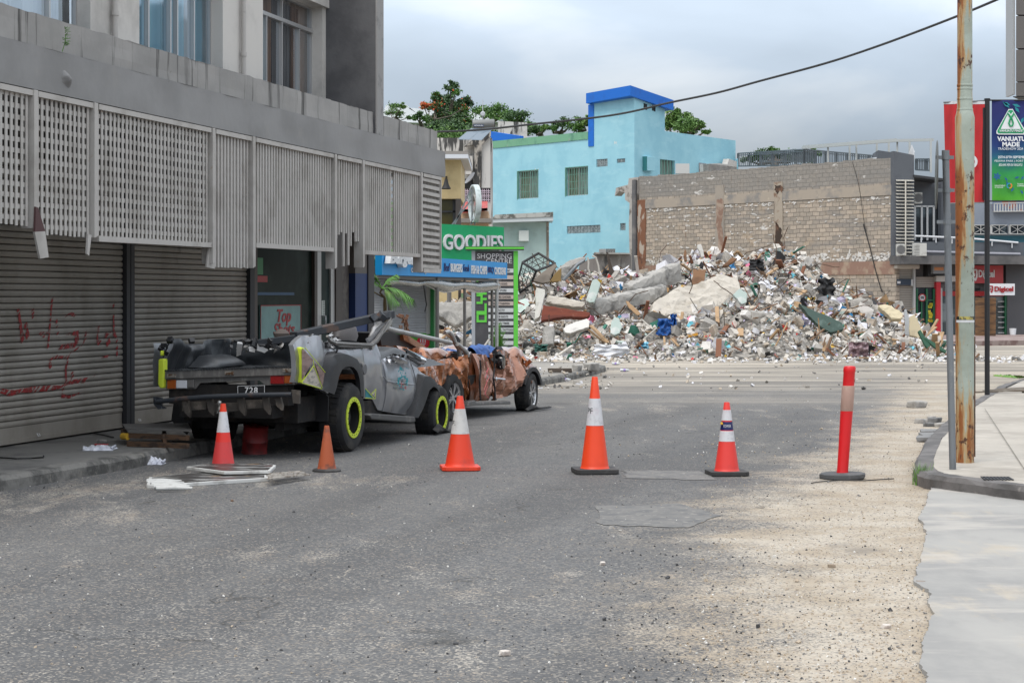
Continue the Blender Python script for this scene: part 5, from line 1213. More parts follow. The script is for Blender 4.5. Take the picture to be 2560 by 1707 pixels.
for i in range(6): leaf(mb,912,915,34,9,i*1.05+.3)
for x,y,a in ((970,920,-.9),(985,950,-1.2),(1048,930,.3),(1020,1035,.9),(1095,1020,-1),(1100,945,1)): leaf(mb,x,y,42,8,a)
mb.build('printed_leaves',M('banner_leaf_blue',(.01,.1,.25),.7),bb)
for x,y,a,l in ((1010,380,2.4,75),(1030,350,-.3,70),(1050,370,-.9,60),(960,335,-.4,60),(1100,500,1.2,50)): leaf(ml,x,y,l,12,a)
ml.build('printed_leaves',M('banner_leaf_teal',(.01,.22,.26),.7),bb)
arc_pts(X(z3r(1008,988)[0]),Z(z3r(1008,988)[1]),.028,.045,R(-90),R(60),yb-.004).build('round_emblem',M('banner_orange',(.7,.2,.03),.7),bb)
arc_pts(X(z3r(1008,988)[0]),Z(z3r(1008,988)[1]),.028,.045,R(60),R(270),yb-.004).build('round_emblem',M('banner_blue',(.02,.25,.4),.7),bb)
# plywood sheet tied to the black pole
pw=thing('plywood_board','weathered brown plywood board fixed to the black banner pole','board',(g.x,g.y+.12,0))
mb=MB(); zz=lambda py:EYE+(HY-py)*(g.y+.12)/F; xx=lambda px:(px-2468)*(g.y+.12)/F
mb.prism([(xx(2443),0,zz(743)),(xx(2495),0,zz(745)),(xx(2494),0,zz(840)),(xx(2443),0,zz(839))],(0,.015,0)); mb.build('plywood_sheet',M('plywood_weathered',(.2,.105,.05),.85,layers=[((.09,.05,.03),4,.45,.62,(1,1,6)),((.3,.18,.1),7,.6,.7,(1,1,8),.6)]),pw)
# ---- overhead cable
pts=[P(1088,330,95),P(1200,325,90),P(1340,310,83),P(1474,296,77),P(1567,282,72),P(1670,258,66),P(1790,233,59),P(1900,203,53),P(2060,160,46),P(2200,114,40),P(2373,49,33),P(2492,0,29),P(2560,-30,27)]
def smoothp(pts,n=6):
    o=[]
    for i in range(len(pts)-1):
        p0,p1,p2,p3=pts[max(i-1,0)],pts[i],pts[i+1],pts[min(i+2,len(pts)-1)]
        for k_ in range(n):
            t=k_/n; o.append(.5*((2*p1)+(p2-p0)*t+(2*p0-5*p1+4*p2-p3)*t*t+(3*p1-p0-3*p2+p3)*t*t*t))
    o.append(pts[-1]); return o
sp_=smoothp(pts); mb=MB(); mb.tube(sp_,[.0024*p.y*.18+.009 for p in sp_],8)
tag(mb.build('overhead_cable',M('cable_black',(.012,.012,.013),.7),smooth=True),'sagging black overhead cable crossing the grey sky','cable')
# ---- broken white sign boards on the road
m_bw=M('board_edge_white',(.55,.55,.53),.6,layers=[((.3,.29,.27),6,.5,.68,U,.8)]); m_bt=M('board_print',(.05,.045,.043),.4,layers=[((.32,.32,.31),2.2,.52,.58,(1,3,1)),((.3,.17,.06),4,.63,.66,U,.6),((.2,.03,.03),2.5,.66,.7,(2,1,1),.7)])
def board(pts,z,th,label,mats,extra=None):
    o=thing('broken_signboard',label,'sign board'); mb=MB(); P_=[G(px,py,0)+Vector((0,0,z)) for px,py in pts]; c=sum(P_,Vector())/len(P_); o.location=c
    mb.prism(P_[::-1],(0,0,th)); mb.build('panel',m_bw,o,local=False,bevel=.006)
    mb=MB(); Q=[c+Vector((0,0,th+.002))+(p-c)*.93 for p in P_]; mb.add(Q,[tuple(range(len(Q)))[::-1]]); mb.build('printed_face',m_bt,o,local=False); return o,c
b1,c1=board([(366,1221),(372,1202),(470,1192),(673,1194),(673,1203),(520,1213),(392,1222)],.0,.035,'lower broken white sign board with a frayed ridged left end, flat on the road',None)
mb=MB()
for i in range(5):
    a=G(367+i*6,1203+i*4.4,.03); mb.tube([a,a+Vector((.14,.01,.005)),a+Vector((.3,.02,0))],[.022,.02,.012],8)
mb.build('frayed_end',m_bw,b1,local=False,smooth=True)
b2,c2=board([(466,1186),(520,1178),(660,1178),(690,1182),(676,1196),(560,1199)],.045,.03,'upper white sign board with dark print, lying over the lower board beside the cone',None)
mb=MB(); rr=random.Random(5)
for i in range(7):
    a=G(672+rr.uniform(-4,6),1184+i*2.2,.06); b_=G(775-rr.uniform(0,30),1178+i*1.6,.045+.01*rr.random()); mb.bar(a,b_,.03,.012)
mb.build('splintered_end',M('splintered_wood',(.4,.37,.33),.85,layers=[((.2,.17,.14),8,.45,.62,(4,1,1))]),b2,local=False)
mb=MB(); a=G(520,1181,.08); 
for q0,q1 in (((500,1180),(670,1182)),((392,1208),(660,1197))): pass
# ---- plastic bags and litter
m_bag=M('plastic_bag',(.62,.63,.68),.45,layers=[((.4,.42,.5),7,.45,.65,U,.7)],bump=[(25,.6,.02)])
def bag(px,py,w,d,h,hh,label,seed,red=False):
    g=G(px,py,hh); th=thing('plastic_bag',label,'plastic bag',g); mb=MB()
    def f(u,v):
        a=(u-.5)*2; b_=(v-.5)*2; e=max(0,1-a*a)**.5*max(0,1-b_*b_)**.5
        n_=noise.noise(Vector((u*5,v*5,seed))); m2=abs(noise.noise(Vector((u*11,v*11,seed))))
        return (a*w*.5*(1+.25*noise.noise(Vector((b_*2,seed,0)))),b_*d*.5*(1+.3*noise.noise(Vector((a*2,0,seed)))),max(.003,h*(e*(.65+.6*n_)+m2*.35*e)))
    mb.grid(f,36,26); mb.build('bag_body',m_bag,th,smooth=True,ang=60)
    mb=MB(); mb.tube([(w*.32,-d*.2,.01),(w*.47,-d*.35,.03),(w*.55,-d*.1,.045),(w*.5,d*.1,.03),(w*.36,d*.15,.01)],[.008,.012,.01,.012,.008],6); mb.tube([(-w*.35,-d*.15,.01),(-w*.5,-d*.3,.02),(-w*.56,d*.0,.03),(-w*.4,d*.15,.01)],[.008,.01,.012,.008],6); mb.build('bag_handle',m_bag,th,smooth=True)
    if red:
        mb=MB(); rr=random.Random(2)
        for i in range(7): mb.bar((-w*.2+i*w*.07,rr.uniform(-.04,.02),h*.95),(-w*.16+i*w*.07,rr.uniform(.0,.05),h*1.0),.012,.006)
        mb.build('red_print',m_red,th)
bag(250,1124,.29,.3,.055,.125,'white plastic bag with red print lying on the left pavement',2,True)
bag(387,1160,.19,.2,.07,0,'white plastic bag in the gutter at the left kerb',7)
# dark cables on the left pavement
mb=MB(); mb.tube([G(-20,1142,.135),G(40,1146,.14),G(80,1145,.14),G(108,1143,.16),G(109,1139,.18)],.008,6); tag(mb.build('bent_cable',m_ink),'black bent cable lying on the pavement at the left edge','cable')
mb=MB(); mb.tube([G(236,1083,.14),G(258,1087,.14),G(283,1093,.135)],.008,6); tag(mb.build('bent_cable',m_ink),'short black cable near the foot of the shutter channel','cable')
stone(254,1106,.12,'flat grey stone behind the printed plastic bag',None,.6,.125)
# wooden drawer / frame lying by the truck
th=thing('wooden_crate','low brown wooden frame with a flat grey lid lying on the pavement beside the pickup','crate')
m_wd=M('brown_wood',(.1,.055,.03),.8,layers=[((.04,.025,.018),6,.45,.6,(1,1,4))]); m_lid=M('grey_lid',(.12,.115,.11),.7)
c=G(380,1115,.125); th.location=c
def gp2(px,py,h): return G(px,py,.125)+Vector((0,0,h))
mb=MB(); mb.bar(gp2(314,1112,.10),gp2(470,1119,.10),.05,.05); mb.bar(gp2(308,1100,.1),gp2(314,1112,.1),.05,.05); mb.bar(gp2(320,1116,.03),gp2(470,1122,.03),.05,.05); mb.bar(gp2(410,1108,.07),gp2(412,1117,.07),.04,.12); mb.build('frame',m_wd,th,local=False)
mb=MB(); mb.prism([gp2(306,1100,.16),gp2(314,1113,.165),gp2(480,1119,.16),gp2(470,1100,.17)],(0,0,.012)); mb.build('lid',m_lid,th,local=False)
mb=MB(); mb.tube([gp2(306,1112,.09),gp2(320,1113,.09)],.035,12); mb.build('yellow_end',M('yellow_plastic',(.5,.3,.03),.5),th,local=False)
# drain grate on the right pavement
a=G(2462,1199,.1335); 
dg=thing('drain_grate','small dark metal drain grate set in the pale tiled pavement','drain grate',a); mb=MB()
for i in range(9): mb.box(i*.028,i*.028+.012,0,.26,0,.006)
for j in range(5): mb.box(0,.236,j*.062,j*.062+.012,.0005,.0055)
mb.build('grate',m_frame,dg); dg.rotation_euler=(0,0,-.1)
# grass tufts by the kerb
m_gr=M('grass_green',(.11,.24,.04),.7,layers=[((.25,.28,.08),6,.5,.65,U)])
def tuft(px,py,w,h,n,label,seed):
    g=G(px,py); mb=MB(); r=random.Random(seed)
    for i in range(n):
        x,y=r.gauss(0,w*.4),r.gauss(0,w*.4); a=r.uniform(0,6.28); l=h*r.uniform(.4,1); q=r.uniform(.1,.6)*l
        p0=Vector((x,y,0)); p1=p0+Vector((math.cos(a)*q*.4,math.sin(a)*q*.4,l*.6)); p2=p0+Vector((math.cos(a)*q,math.sin(a)*q,l)); s=Vector((-math.sin(a),math.cos(a),0))*.003
        mb.add([p0-s,p0+s,p1+s*.8,p1-s*.8,p2],[(0,1,2,3),(3,2,4)])
    o=mb.build('grass_tuft',m_gr); o.location=g; tag(o,label,'grass tuft')
tuft(2304,1212,.09,.22,150,'green grass tuft at the corner of the dark kerb',3)
tuft(2358,1150,.1,.12,60,'thin low grass along the kerb left of the grey post',5)
# broken concrete and slabs along the right kerb
m_slabs=M('broken_slab_grey',(.2,.2,.2),.85,layers=[((.1,.1,.1),4,.45,.65,U)],bump=[(20,.4,.01)])
rr=random.Random(14)
for i,(px,py,w,d,lab) in enumerate(((2345,1096,.5,.14,'long flat broken slab leaning at the right kerb'),(2330,1088,.34,.12,'shorter flat slab piece behind the long slab at the right kerb'),(2318,1104,.26,.08,'rusty slab piece nearest the camera left of the grey post'))):
    g=G(px,py); mb=MB(); mb.rock((0,0,.04),(w,.22,.05),rnd=rr,rough=.3,rot=Matrix.Rotation(.3-i*.35,3,'Z')@Matrix.Rotation(.08,3,'X')); o=mb.build('broken_slab',m_slabs,bevel=.005); o.location=g; tag(o,lab,'slab')
for px,py,sz,lab,m in ((2302,1058,.2,'pale rubble piece furthest left in the small heap before the grey post',m_rub),(2322,1066,.16,'dark flat rubble piece lowest in the small heap before the grey post',m_slabs),(2338,1056,.22,'biggest dark rubble piece of the small heap left of the grey post',m_slabs),(2352,1067,.17,'pale rubble piece touching the grey post on its left',m_rub),(2328,1048,.13,'smallest pale rubble piece at the back of the heap by the grey post',m_rub)):
    stone(px,py,sz,lab,m,.7,0,'rubble piece','rubble_piece','rubble pieces left of the rusty pole')
mb=MB(); rr=random.Random(19); ml=MB()
base=G(2530,982,.13)
for i in range(8):
    a=G(2440+i*17,978+rr.uniform(-6,6),.14); mb.bar(a,a+Vector((rr.uniform(.4,.9),rr.uniform(-.3,.3),rr.uniform(.0,.06))),.09,.025)
tag(mb.build('timber_scraps',M('grey_timber',(.17,.14,.11),.85,layers=[((.3,.27,.23),5,.5,.7,U)])),'flat grey timber scraps lying around the foot of the black pole','scrap wood',kind='stuff')
mb=MB()
for i in range(60):
    t=i/60; p=G(2503+45*t,942+4*t,.15)+Vector((0,rr.uniform(-.1,.1),0)); a=rr.uniform(0,6.28); mb.add([p,p+Vector((math.cos(a)*.18,math.sin(a)*.18,.05)),p+Vector((math.cos(a+.3)*.2,math.sin(a+.3)*.2,.02))],[(0,1,2)])
tag(mb.build('palm_leaf',m_gr),'fallen green leaf lying on the pavement right of the black pole','leaf')
# ================================================================ kiosk and signs beyond the grey building
q=(-.105-.0,40.0)
K=Frame(-.6-.0,38.0,.254,1)
K=Frame((1268-1280)/F*40,40.0,.254,1)
m_bsign=M('sign_blue',(.005,.26,.62),.45,layers=[((.03,.32,.66),2,.5,.7,U,.6),((.5,.55,.6),9,.68,.74,U,.6)])
ks=K.thing('kiosk','takeaway kiosk with a blue fascia sign, thin posts and a rolled clear curtain','kiosk')
x0=K.sx(955); 
mb=MB(); mb.prism([K.L(955,635),K.L(1268,657),K.L(1268,697),K.L(955,687.5)],(0,.12,0)); fs=mb.build('fascia_sign',m_bsign,ks)
mb=MB(); mb.prism([K.X(945,636,x0-.0),K.X(955,635,x0),K.X(955,687,x0),K.X(945,685,x0)],(.01,0,0)); mb.build('fascia_end',M('sign_blue_side',(.01,.14,.38),.5),fs)
def kt(txt,p0,p1,y0,y1,mat,bold=.0,shear=0,th=.01,y=-.004):
    a=K.L(p0,y1,0); b=K.L(p1,y0,0); 
    za0=K.L(p0,y1,0)[2]; mb=MB(); mb.text(txt,a[0],b[0],min(a[2],b[2]),max(a[2],b[2]),y,th,bold=bold,shear=shear); mb.build('lettering',mat,fs)
m_nv=M('lettering_navy',(.005,.02,.12),.5)
def k392(x,y): return (850+x/3.92,500+y/3.92)
def kt2(txt,x0,y0,x1,y1,mat,**kw):
    a=k392(x0,y1);b=k392(x1,y0); kt(txt,a[0],b[0],b[1],a[1],mat,**kw)
kt2('Beef',1015,620,1073,697,m_nv,shear=.2); kt2('BURGERS',1080,628,1195,705,m_wht,bold=.035); kt2('Fresh',1205,635,1262,700,m_nv,shear=.2)
kt2('FISH & CHIPS',1280,648,1437,724,m_wht,bold=.035); kt2('BBQ',1444,658,1502,722,m_nv,shear=.3); kt2('CHICKENS',1510,664,1620,730,m_wht,bold=.035)
kt2('Cafe & Takeaway',692,672,842,722,m_wht,bold=.03)
kt2('Burger Inn',425,535,800,655,m_wht,bold=.05,shear=.25,th=.1,y=-.02)
m_post=M('kiosk_post',(.16,.15,.14),.6); m_postw=M('kiosk_post_white',(.45,.45,.44),.6)
zk=K.z(1200,697)
for px,o,m,w in ((1249,-.0,m_postw,.036),(1237,.05,m_post,.03),(1169,.02,m_post,.03),(1101,.0,m_post,.036),(983,.3,m_post,.04),(930,.4,m_post,.04)):
    mb=MB(); x=K.sx(px,o); mb.tube([(x,o+.06,.1),(x,o+.06,zk+.0)],w,10); mb.build('post',m,ks,smooth=True)
mb=MB(); mb.box(x0+.05,K.sx(1266),.13,2.2,zk+.02,zk+.14); mb.build('roof',M('kiosk_roof',(.06,.055,.05),.8),ks)
mb=MB(); mb.bar((x0,.1,zk-.02),(K.sx(1262),.1,zk-.02),.05,.05); mb.build('beam',m_post,ks)
m_cl=M('clear_plastic_roll',(.2,.19,.165),.25,layers=[((.13,.125,.11),4,.42,.6,(1,1,2)),((.5,.49,.46),6,.6,.72,U)],bump=[(6,.6,.03)],coat=.5)
mb=MB(); pts=[]
for i in range(14):
    t=i/13; x=K.sx(985)+(K.sx(1258)-K.sx(985))*t; pts.append((x,.12+.02*math.sin(i*2),zk-.1-.05*(1 if t>.35 else .2)+.02*math.sin(i*1.7)))
mb.tube(pts,[.05 if i<5 else .1+.02*math.sin(i*1.3) for i in range(14)],12); mb.build('rolled_curtain',m_cl,ks,smooth=True)
mb=MB(); mb.tube([(K.sx(1072),.1,zk-.12),(K.sx(1077),.08,zk-.5),(K.sx(1073),.08,zk-.62)],.012,5); mb.tube([(K.sx(983),.1,zk),(K.sx(984),.08,zk+.25)],.008,5); mb.build('strap',m_ink,ks)
# serving booth with a white shutter
bt_=thing('serving_booth','serving booth with a white roller shutter, green trim and a round red sticker','booth',(P(1000,740,38).x,38,0))
def q38(px,py,Y=38): p=P(px,py,Y); return (p.x-bt_.location.x,p.y-38,p.z)
mb=MB(); y=q38(914,832)[2]; a=q38(914,832); b=q38(1066,697)
zz=a[2]
while zz<b[2]: mb.add([(a[0],.0,zz),(b[0],.0,zz),(b[0],.02,zz+.042),(a[0],.02,zz+.042)],[(0,1,2,3)]); mb.add([(a[0],.02,zz+.042),(b[0],.02,zz+.042),(b[0],.0,zz+.05),(a[0],.0,zz+.05)],[(0,1,2,3)]); zz+=.05
mb.build('roller_shutter',M('white_shutter',(.52,.54,.57),.5,layers=[((.42,.43,.45),1,.45,.65,U)]),bt_)
mb=MB(); c=q38(1066,835); d=q38(1076,697); mb.box(c[0],d[0],-.02,.06,c[2],d[2]); e=q38(960,697); mb.box(q38(960,0)[0],q38(961.5,0)[0],-.006,.01,a[2],d[2]); mb.build('shutter_frame',m_postw,bt_)
mb=MB(); c=q38(1076,900); d=q38(1085,697); mb.box(c[0],d[0],-.06,1.2,c[2]-.1,d[2]); mb.build('corner_trim',M('trim_dark_green',(.01,.16,.035),.6),bt_)
mb=MB(); c=q38(914,833); d=q38(1076,700); mb.box(c[0],d[0],.0,1.2,0,c[2]-.0); mb.build('counter',M('counter_green',(.07,.36,.03),.6,layers=[((.05,.25,.03),2,.45,.6,U)]),bt_)
mb=MB(); c=q38(1058,856); mb.lathe([(.001,-.006),(.13,-.006),(.13,0)],28,(c[0],-.001,c[2]),axis='y'); rd=mb.build('round_sticker',M('sticker_red',(.55,.01,.02),.5),bt_)
mb=MB(); 
for i in range(3): mb.box(c[0]-.06+i*.045,c[0]-.04+i*.045,-.011,-.008,c[2]+.0,c[2]+.07)
mb.box(c[0]-.06,c[0]+.05,-.011,-.008,c[2]-.03,c[2]-.015);mb.box(c[0]-.04,c[0]+.03,-.011,-.008,c[2]-.055,c[2]-.045); mb.build('sticker_print',m_wht,rd)
# dark/green shop strip seen under the broken screen panel (next shop's fascia) with white letters
nf=A.thing('shop_sign','grey shop fascia with white letters glimpsed through the broken screen bars','sign')
mb=MB(); mb.prism([P(858,604,33.5),P(958,604,33.5),P(958,640,33.5),P(858,640,33.5)],(0,.1,0)); mb.build('panel',M('fascia_dark',(.07,.07,.075),.6),nf,local=False)
mb=MB(); mb.prism([P(862,641,33.4),P(958,650,33.4),P(958,668,33.4),P(862,665,33.4)],(0,.06,0)); mb.build('green_strip',M('dark_green_strip',(.01,.06,.035),.5,layers=[((.4,.5,.48),1.4,.6,.63,(.3,1,6))]),nf,local=False)
mb=MB(); 
a=P(855,635,33.3); b=P(905,604,33.3); mb.text('ane',a.x,b.x,a.z,b.z,a.y,.05,bold=.05); mb.build('lettering',m_wht,nf,local=False)
# ---- palm by the pickup
def frond(mb,base,d,L_,droop,n=22,w=.28,seed=0,mi=0):
    r=random.Random(seed); d=Vector(d).normalized(); pts=[]
    for i in range(n+1):
        t=i/n; pts.append(base+d*L_*t+Vector((0,0,-droop*t*t*L_)))
    mb.tube(pts,[.012*(1-.8*i/n)+.002 for i in range(n+1)],5,mi)
    side=d.cross(Vector((0,0,1))).normalized()
    for i in range(3,n):
        t=i/n; l=w*(math.sin(math.pi*min(1,t*1.05))**.6)*r.uniform(.8,1.1)
        dr=(pts[i+1]-pts[i-1]).normalized()
        for s in (-1,1):
            for q in (0,.5):
                p=pts[i].lerp(pts[min(i+1,n)],q); tip=p+(side*s*.6+dr*.7).normalized()*l+Vector((0,0,-l*r.uniform(.35,.9))); m_=p.lerp(tip,.5)+Vector((0,0,.03)); wv=dr*.006
                mb.add([p-wv,p+wv,m_+wv*1.2,m_-wv*1.2,tip],[(0,1,2,3),(3,2,4)],mi)
m_pf=M('palm_leaf_green',(.1,.27,.035),.5,layers=[((.22,.3,.06),3,.5,.7,U)]); m_pt=M('palm_stem',(.14,.1,.05),.8); m_pd=M('palm_leaf_dry',(.25,.2,.09),.7)
pb=P(966,800,31.5); g0=Vector((pb.x,31.5,.1))
pm=thing('palm','small young palm with arching fronds behind the crushed pickup','palm',g0)
mb=MB(); cen=P(962,744,31.5)-g0; mb.tube([(0,0,0),(.0,0,.8),(cen.x,0,cen.z-.1),cen],[.04,.035,.03,.022],8); mb.build('trunk',m_pt,pm,smooth=True)
c=P(955,722,31.5)-g0
for i,(px,py,dy,dr,s) in enumerate(((880,676,.1,.25,.2),(905,690,-.3,.4,.22),(1036,752,-.15,.6,.3),(1020,735,.3,.5,.26),(925,668,-.2,.25,.2),(990,680,.2,.4,.16),(1000,765,-.3,.7,.26))):
    mb=MB(); t=P(px,py,31.5)-g0; d=Vector((t.x-c.x,dy,t.z-c.z+dr*(t-c).length)); frond(mb,c,d,d.length,dr,seed=i,w=s,n=17); mb.build('frond',m_pf,pm)
mb=MB(); c2=P(938,732,31.5)-g0; t=P(880,760,31.5)-g0; frond(mb,c2,Vector((t.x-c2.x,-.1,.25)),.5,.7,seed=9,w=.16); mb.build('dry_frond',m_pd,pm)
mb=MB(); mb.tube([cen,P(950,732,31.5)-g0,c],[.02,.02,.02],6); mb.tube([c2,P(952,740,31.5)-g0,cen],[.012,.015,.015],6); mb.build('stem',m_pt,pm)
# ---- directory sign
DY=60.0; gb=gz(DY)
ds=thing('directory_sign','tall dark grey shopping centre directory sign with light name plates and a bright green post','directory sign',(P(1237,740,DY).x,DY,gb+.1))
def D(px,py,o=0): p=P(px,py,DY); return (p.x-ds.location.x,o,p.z-ds.location.z)
def dbox(p0,y0,p1,y1,o,t,mat,name,par=ds,bev=0):
    a=D(p0,y1);b=D(p1,y0); mb=MB(); mb.box(a[0],b[0],o,o+t,a[2],b[2]); return mb.build(name,mat,par,bevel=bev)
m_dg=M('sign_charcoal',(.045,.045,.05),.6,layers=[((.07,.07,.075),2,.4,.7,U)]); m_lg=M('sign_bright_green',(.1,.5,.05),.5)
bd=dbox(1188,627,1284,884,0,.3,m_dg,'board'); dbox(1179,627,1187.8,884,0,.3,M('sign_side_grey',(.3,.32,.35),.6),'side_panel'); dbox(1284.2,627,1295,884,-.03,.33,m_lg,'green_post')
dbox(1164,616,1310,625,-.15,.6,m_dg,'cap_slab'); dbox(1164,618,1310,623,-.17,.02,m_lg,'cap_edge')
m_dl=M('sign_letters_light',(.5,.5,.52),.5)
def dt(txt,p0,p1,y0,y1,mat,par=bd,bold=0,o=-.012,sp=1):
    a=D(p0,y1);b=D(p1,y0); mb=MB(); mb.text(txt,a[0],b[0],a[2],b[2],o,.01,bold=bold,space=sp); mb.build('lettering',mat,par)
dt('SHOPPING',1193,1279,634,646.5,m_dl); dt('CENTRE',1215,1280,647,659,m_dl)
# OLYMPIC running up the board in blocky green letters
def vtxt():
    a=D(1194,803); b=D(1214,630); hgt=D(0,785)[2]-D(0,803)[2]
    w=b[0]-a[0]; st=D(0,780)[2]-a[2]
    def put(mb,strokes,i):
        z0=a[2]+i*st; h=st*.82
        for qi,(x0,y0,x1,y1) in enumerate(strokes): mb.bar((b[0]-y0*w,-.01,z0+x0*h) ,(b[0]-y1*w,-.01,z0+x1*h),.012,.06,up=(0,1,0)) if False else mb.box(min(b[0]-y0*w,b[0]-y1*w)-.034,max(b[0]-y0*w,b[0]-y1*w)+.034,-.02-.003*qi,.0+.003*qi,min(z0+x0*h,z0+x1*h)-.034,max(z0+x0*h,z0+x1*h)+.034)
    L_={'O':[(0,0,1,0),(0,1,1,1),(0,0,0,1),(1,0,1,1)],'L':[(0,0,0,1),(0,0,1,0)],'Y':[(0,1,0,.5),(1,1,1,.5),(0,.5,1,.5),(.5,.5,.5,0)],'M':[(0,0,0,1),(0,1,1,1),(.5,1,.5,.3),(1,0,1,1)],'P':[(0,0,0,1),(0,1,1,1),(1,1,1,.5),(0,.5,1,.5)],'I':[(.5,0,.5,1)],'C':[(0,0,0,1),(0,0,1,0),(0,1,1,1)]}
    mb=MB()
    pos=0
    for ch in 'OLYMPIC':
        if ch=='I': pos-=.25
        put(mb,L_[ch],pos); pos+=.75 if ch=='I' else 1
    mb.build('lettering',m_lg,bd)
vtxt()
m_pl=M('name_plate_light',(.5,.52,.53),.5); m_pp=M('name_plate_beige',(.45,.38,.34),.5)
names=['MUSIC','','THE GOOD GOOD','DVD STORE','KILLA FRIED CHICKEN','SELECT FASHION','ACTIV','TOP SHOTS','ISLAND TIMES','COOL TATTOOS','','','']
for i,nm in enumerate(names):
    yc=500+(693+64.3*i)/3.92; m=m_pp if i in (1,2,4,5) else m_pl
    p=dbox(1221,yc-4.9,1284-.5,yc+4.9,-.02,.018,m,'name_plate',bd)
    if nm:
        xl_={'MUSIC':(1262,1275),'THE GOOD GOOD':(1226,1268),'DVD STORE':(1236,1266),'KILLA FRIED CHICKEN':(1227,1277),'SELECT FASHION':(1231,1274),'ACTIV':(1245,1262),'TOP SHOTS':(1240,1270),'ISLAND TIMES':(1232,1273),'COOL TATTOOS':(1238,1283)}[nm]
        dt(nm,xl_[0],xl_[1],yc-2.6,yc+2.3,m_dg,p,bold=.01,o=-.021)
# bush in front of it
def bush(label,px,py,Y,w,h,seed,spiky=True,name='shrub'):
    g=Vector((P(px,py,Y).x,Y,gz(Y)+.1)); th=thing(name,label,'shrub',g); r=random.Random(seed); mb=MB(); 
    for i in range(900):
        a=r.uniform(0,6.28); e=r.uniform(.05,1.5); l=h*r.uniform(.35,1)*.9; d=Vector((math.cos(a)*math.cos(e)*w/h,math.sin(a)*math.cos(e)*w/h,math.sin(e))); p=d*l*r.uniform(.35,.95); q=p+d*h*.16+Vector((0,0,-.03)); s=Vector((-math.sin(a),math.cos(a),0))*.02
        mb.add([p-s,p+s,q],[(0,1,2)],0)
    mb.build('foliage',M('shrub_green',(.06,.2,.02),.6,layers=[((.16,.32,.04),2,.45,.65,U)]),th)
    mb=MB()
    for k_ in range(5): mb.tube([(0,0,0),(.1*math.cos(k_*1.3),.1*math.sin(k_*1.3),h*.5)],.015,5)
    mb.build('stem',m_pt,th)
bush('bright green spiky shrub at the foot of the dark directory sign',1245,866,56,.5,1.15,4)
# ---- GOODIES sign on the canopy of the shop behind
GDs=Frame(P(1104,740,66).x,66,.782,.62)
gs=GDs.thing('shop_sign','green shop sign with raised white letters behind the directory sign','sign')
mb=MB(); mb.prism([GDs.L(1085,559),GDs.L(1260,568),GDs.L(1260,658),GDs.L(1085,662)],(0,.25,0)); gpn=mb.build('panel',M('sign_emerald',(.0,.3,.105),.5,layers=[((.01,.33,.13),2,.5,.7,U)]),gs)
a=GDs.L(1106,624.5); b=GDs.L(1254,589); mb=MB(); mb.text('GOODIES',a[0],b[0],a[2],b[2],-.01,.09,bold=.018,space=1.05); mb.build('lettering',M('raised_letter_white',(.6,.6,.62),.5),gpn)
mb=MB()
for px in (1120,1180,1240): x=GDs.sx(px,.3); mb.box(x,x+.12,.26,.36,gz(66),3.0)
mb.build('support_post',m_post,gs)
# ring-shaped sign on struts above it
rg=GDs.thing('ring_sign','large white ring sign seen almost edge-on, braced by struts above the green sign','sign')
cxr=P(1187,509,67)
mb=MB(); n=40; r0=.66
def ring(rr_,w,y0,mb):
    mb.lathe([(rr_-.05,-w/2),(rr_,-w/2),(rr_,w/2),(rr_-.05,w/2),(rr_-.05,-w/2)],44,axis='x')
ring(.66,.19,0,mb); o=mb.build('outer_ring',M('ring_white',(.5,.56,.56),.5,layers=[((.3,.35,.34),4,.5,.7,U)]),rg,smooth=True,ang=40); 
mb=MB(); ring(.3,.1,0,mb)
for k_ in range(8): 
    a=k_*.785; mb.bar((0,.28*math.cos(a),.28*math.sin(a)),(0,.62*math.cos(a),.62*math.sin(a)),.04,.05)
o2=mb.build('spokes',M('ring_frame_rusty',(.35,.33,.31),.6,layers=[((.15,.08,.05),5,.55,.68,U)]),rg)
for q in (o,o2): 
    q.location=GDs.inv@cxr; q.rotation_euler=(0,0,-GDs.a+R(14)); 
    q.location.z=cxr.z
mb=MB()
for a,b in (((1180,560),(1180,470)),((1130,562),(1178,500)),((1137,561),(1178,470)),((1176,562),(1190,540)),((1187,562),(1187,545))): mb.bar(P(*a,67),P(*b,67),.05,.05)
mb.build('strut',m_gal,rg,local=False)
# ---- cream building with white fascia and dark glazing
cb=thing('cream_building','cream yellow shop building with a white roof edge, behind the end of the slatted screen','building',(P(1130,740,72).x,72,gz(72)))
def bx(par,p0,y0,p1,y1,Y,dep,mat,name,extra=0,o=0):
    a=P(p0,y1,Y);b=P(p1,y0,Y); mb=MB(); mb.box(a.x,b.x,Y+o,Y+o+dep,a.z-extra,b.z); return mb.build(name,mat,par,local=False)
m_cream=M('cream_wall',(.55,.43,.23),.8,layers=[((.47,.36,.19),2,.45,.65,U)])
bx(cb,1085,395,1152,497,72,6,m_cream,'wall'); bx(cb,1080,386,1170,396,71.2,7.4,M('white_fascia',(.6,.62,.66),.6),'roof'); bx(cb,1078,378,1170,385.5,71.3,7.3,M('roof_stained',(.25,.23,.21),.9),'roof_edge')
bx(cb,1085,497.5,1140,900,72.4,5,M('dark_olive_glass',(.06,.05,.01),.2),'glazing')
bx(cb,1139,497.5,1152,900,72.0,.5,M('pillar_grey_brown',(.07,.06,.055),.8),'pillar')
bx(cb,1085,527,1139,531,72.3,.1,m_frame,'glazing_bar'); bx(cb,1132,497.5,1139,900,72.3,.1,m_frame,'glazing_bar')
mb=MB(); a=P(1116,449,71.9); mb.lathe([(.05,.0),(.1,-.2),(.18,-.36),(.16,-.38),(.05,-.25)],16,(a.x,a.y-.3,a.z)); mb.bar((a.x,a.y-.3,a.z),(a.x,a.y+.1,a.z+.1),.06,.06)
o=mb.build('lamp',m_ink,cb,local=False,smooth=True)
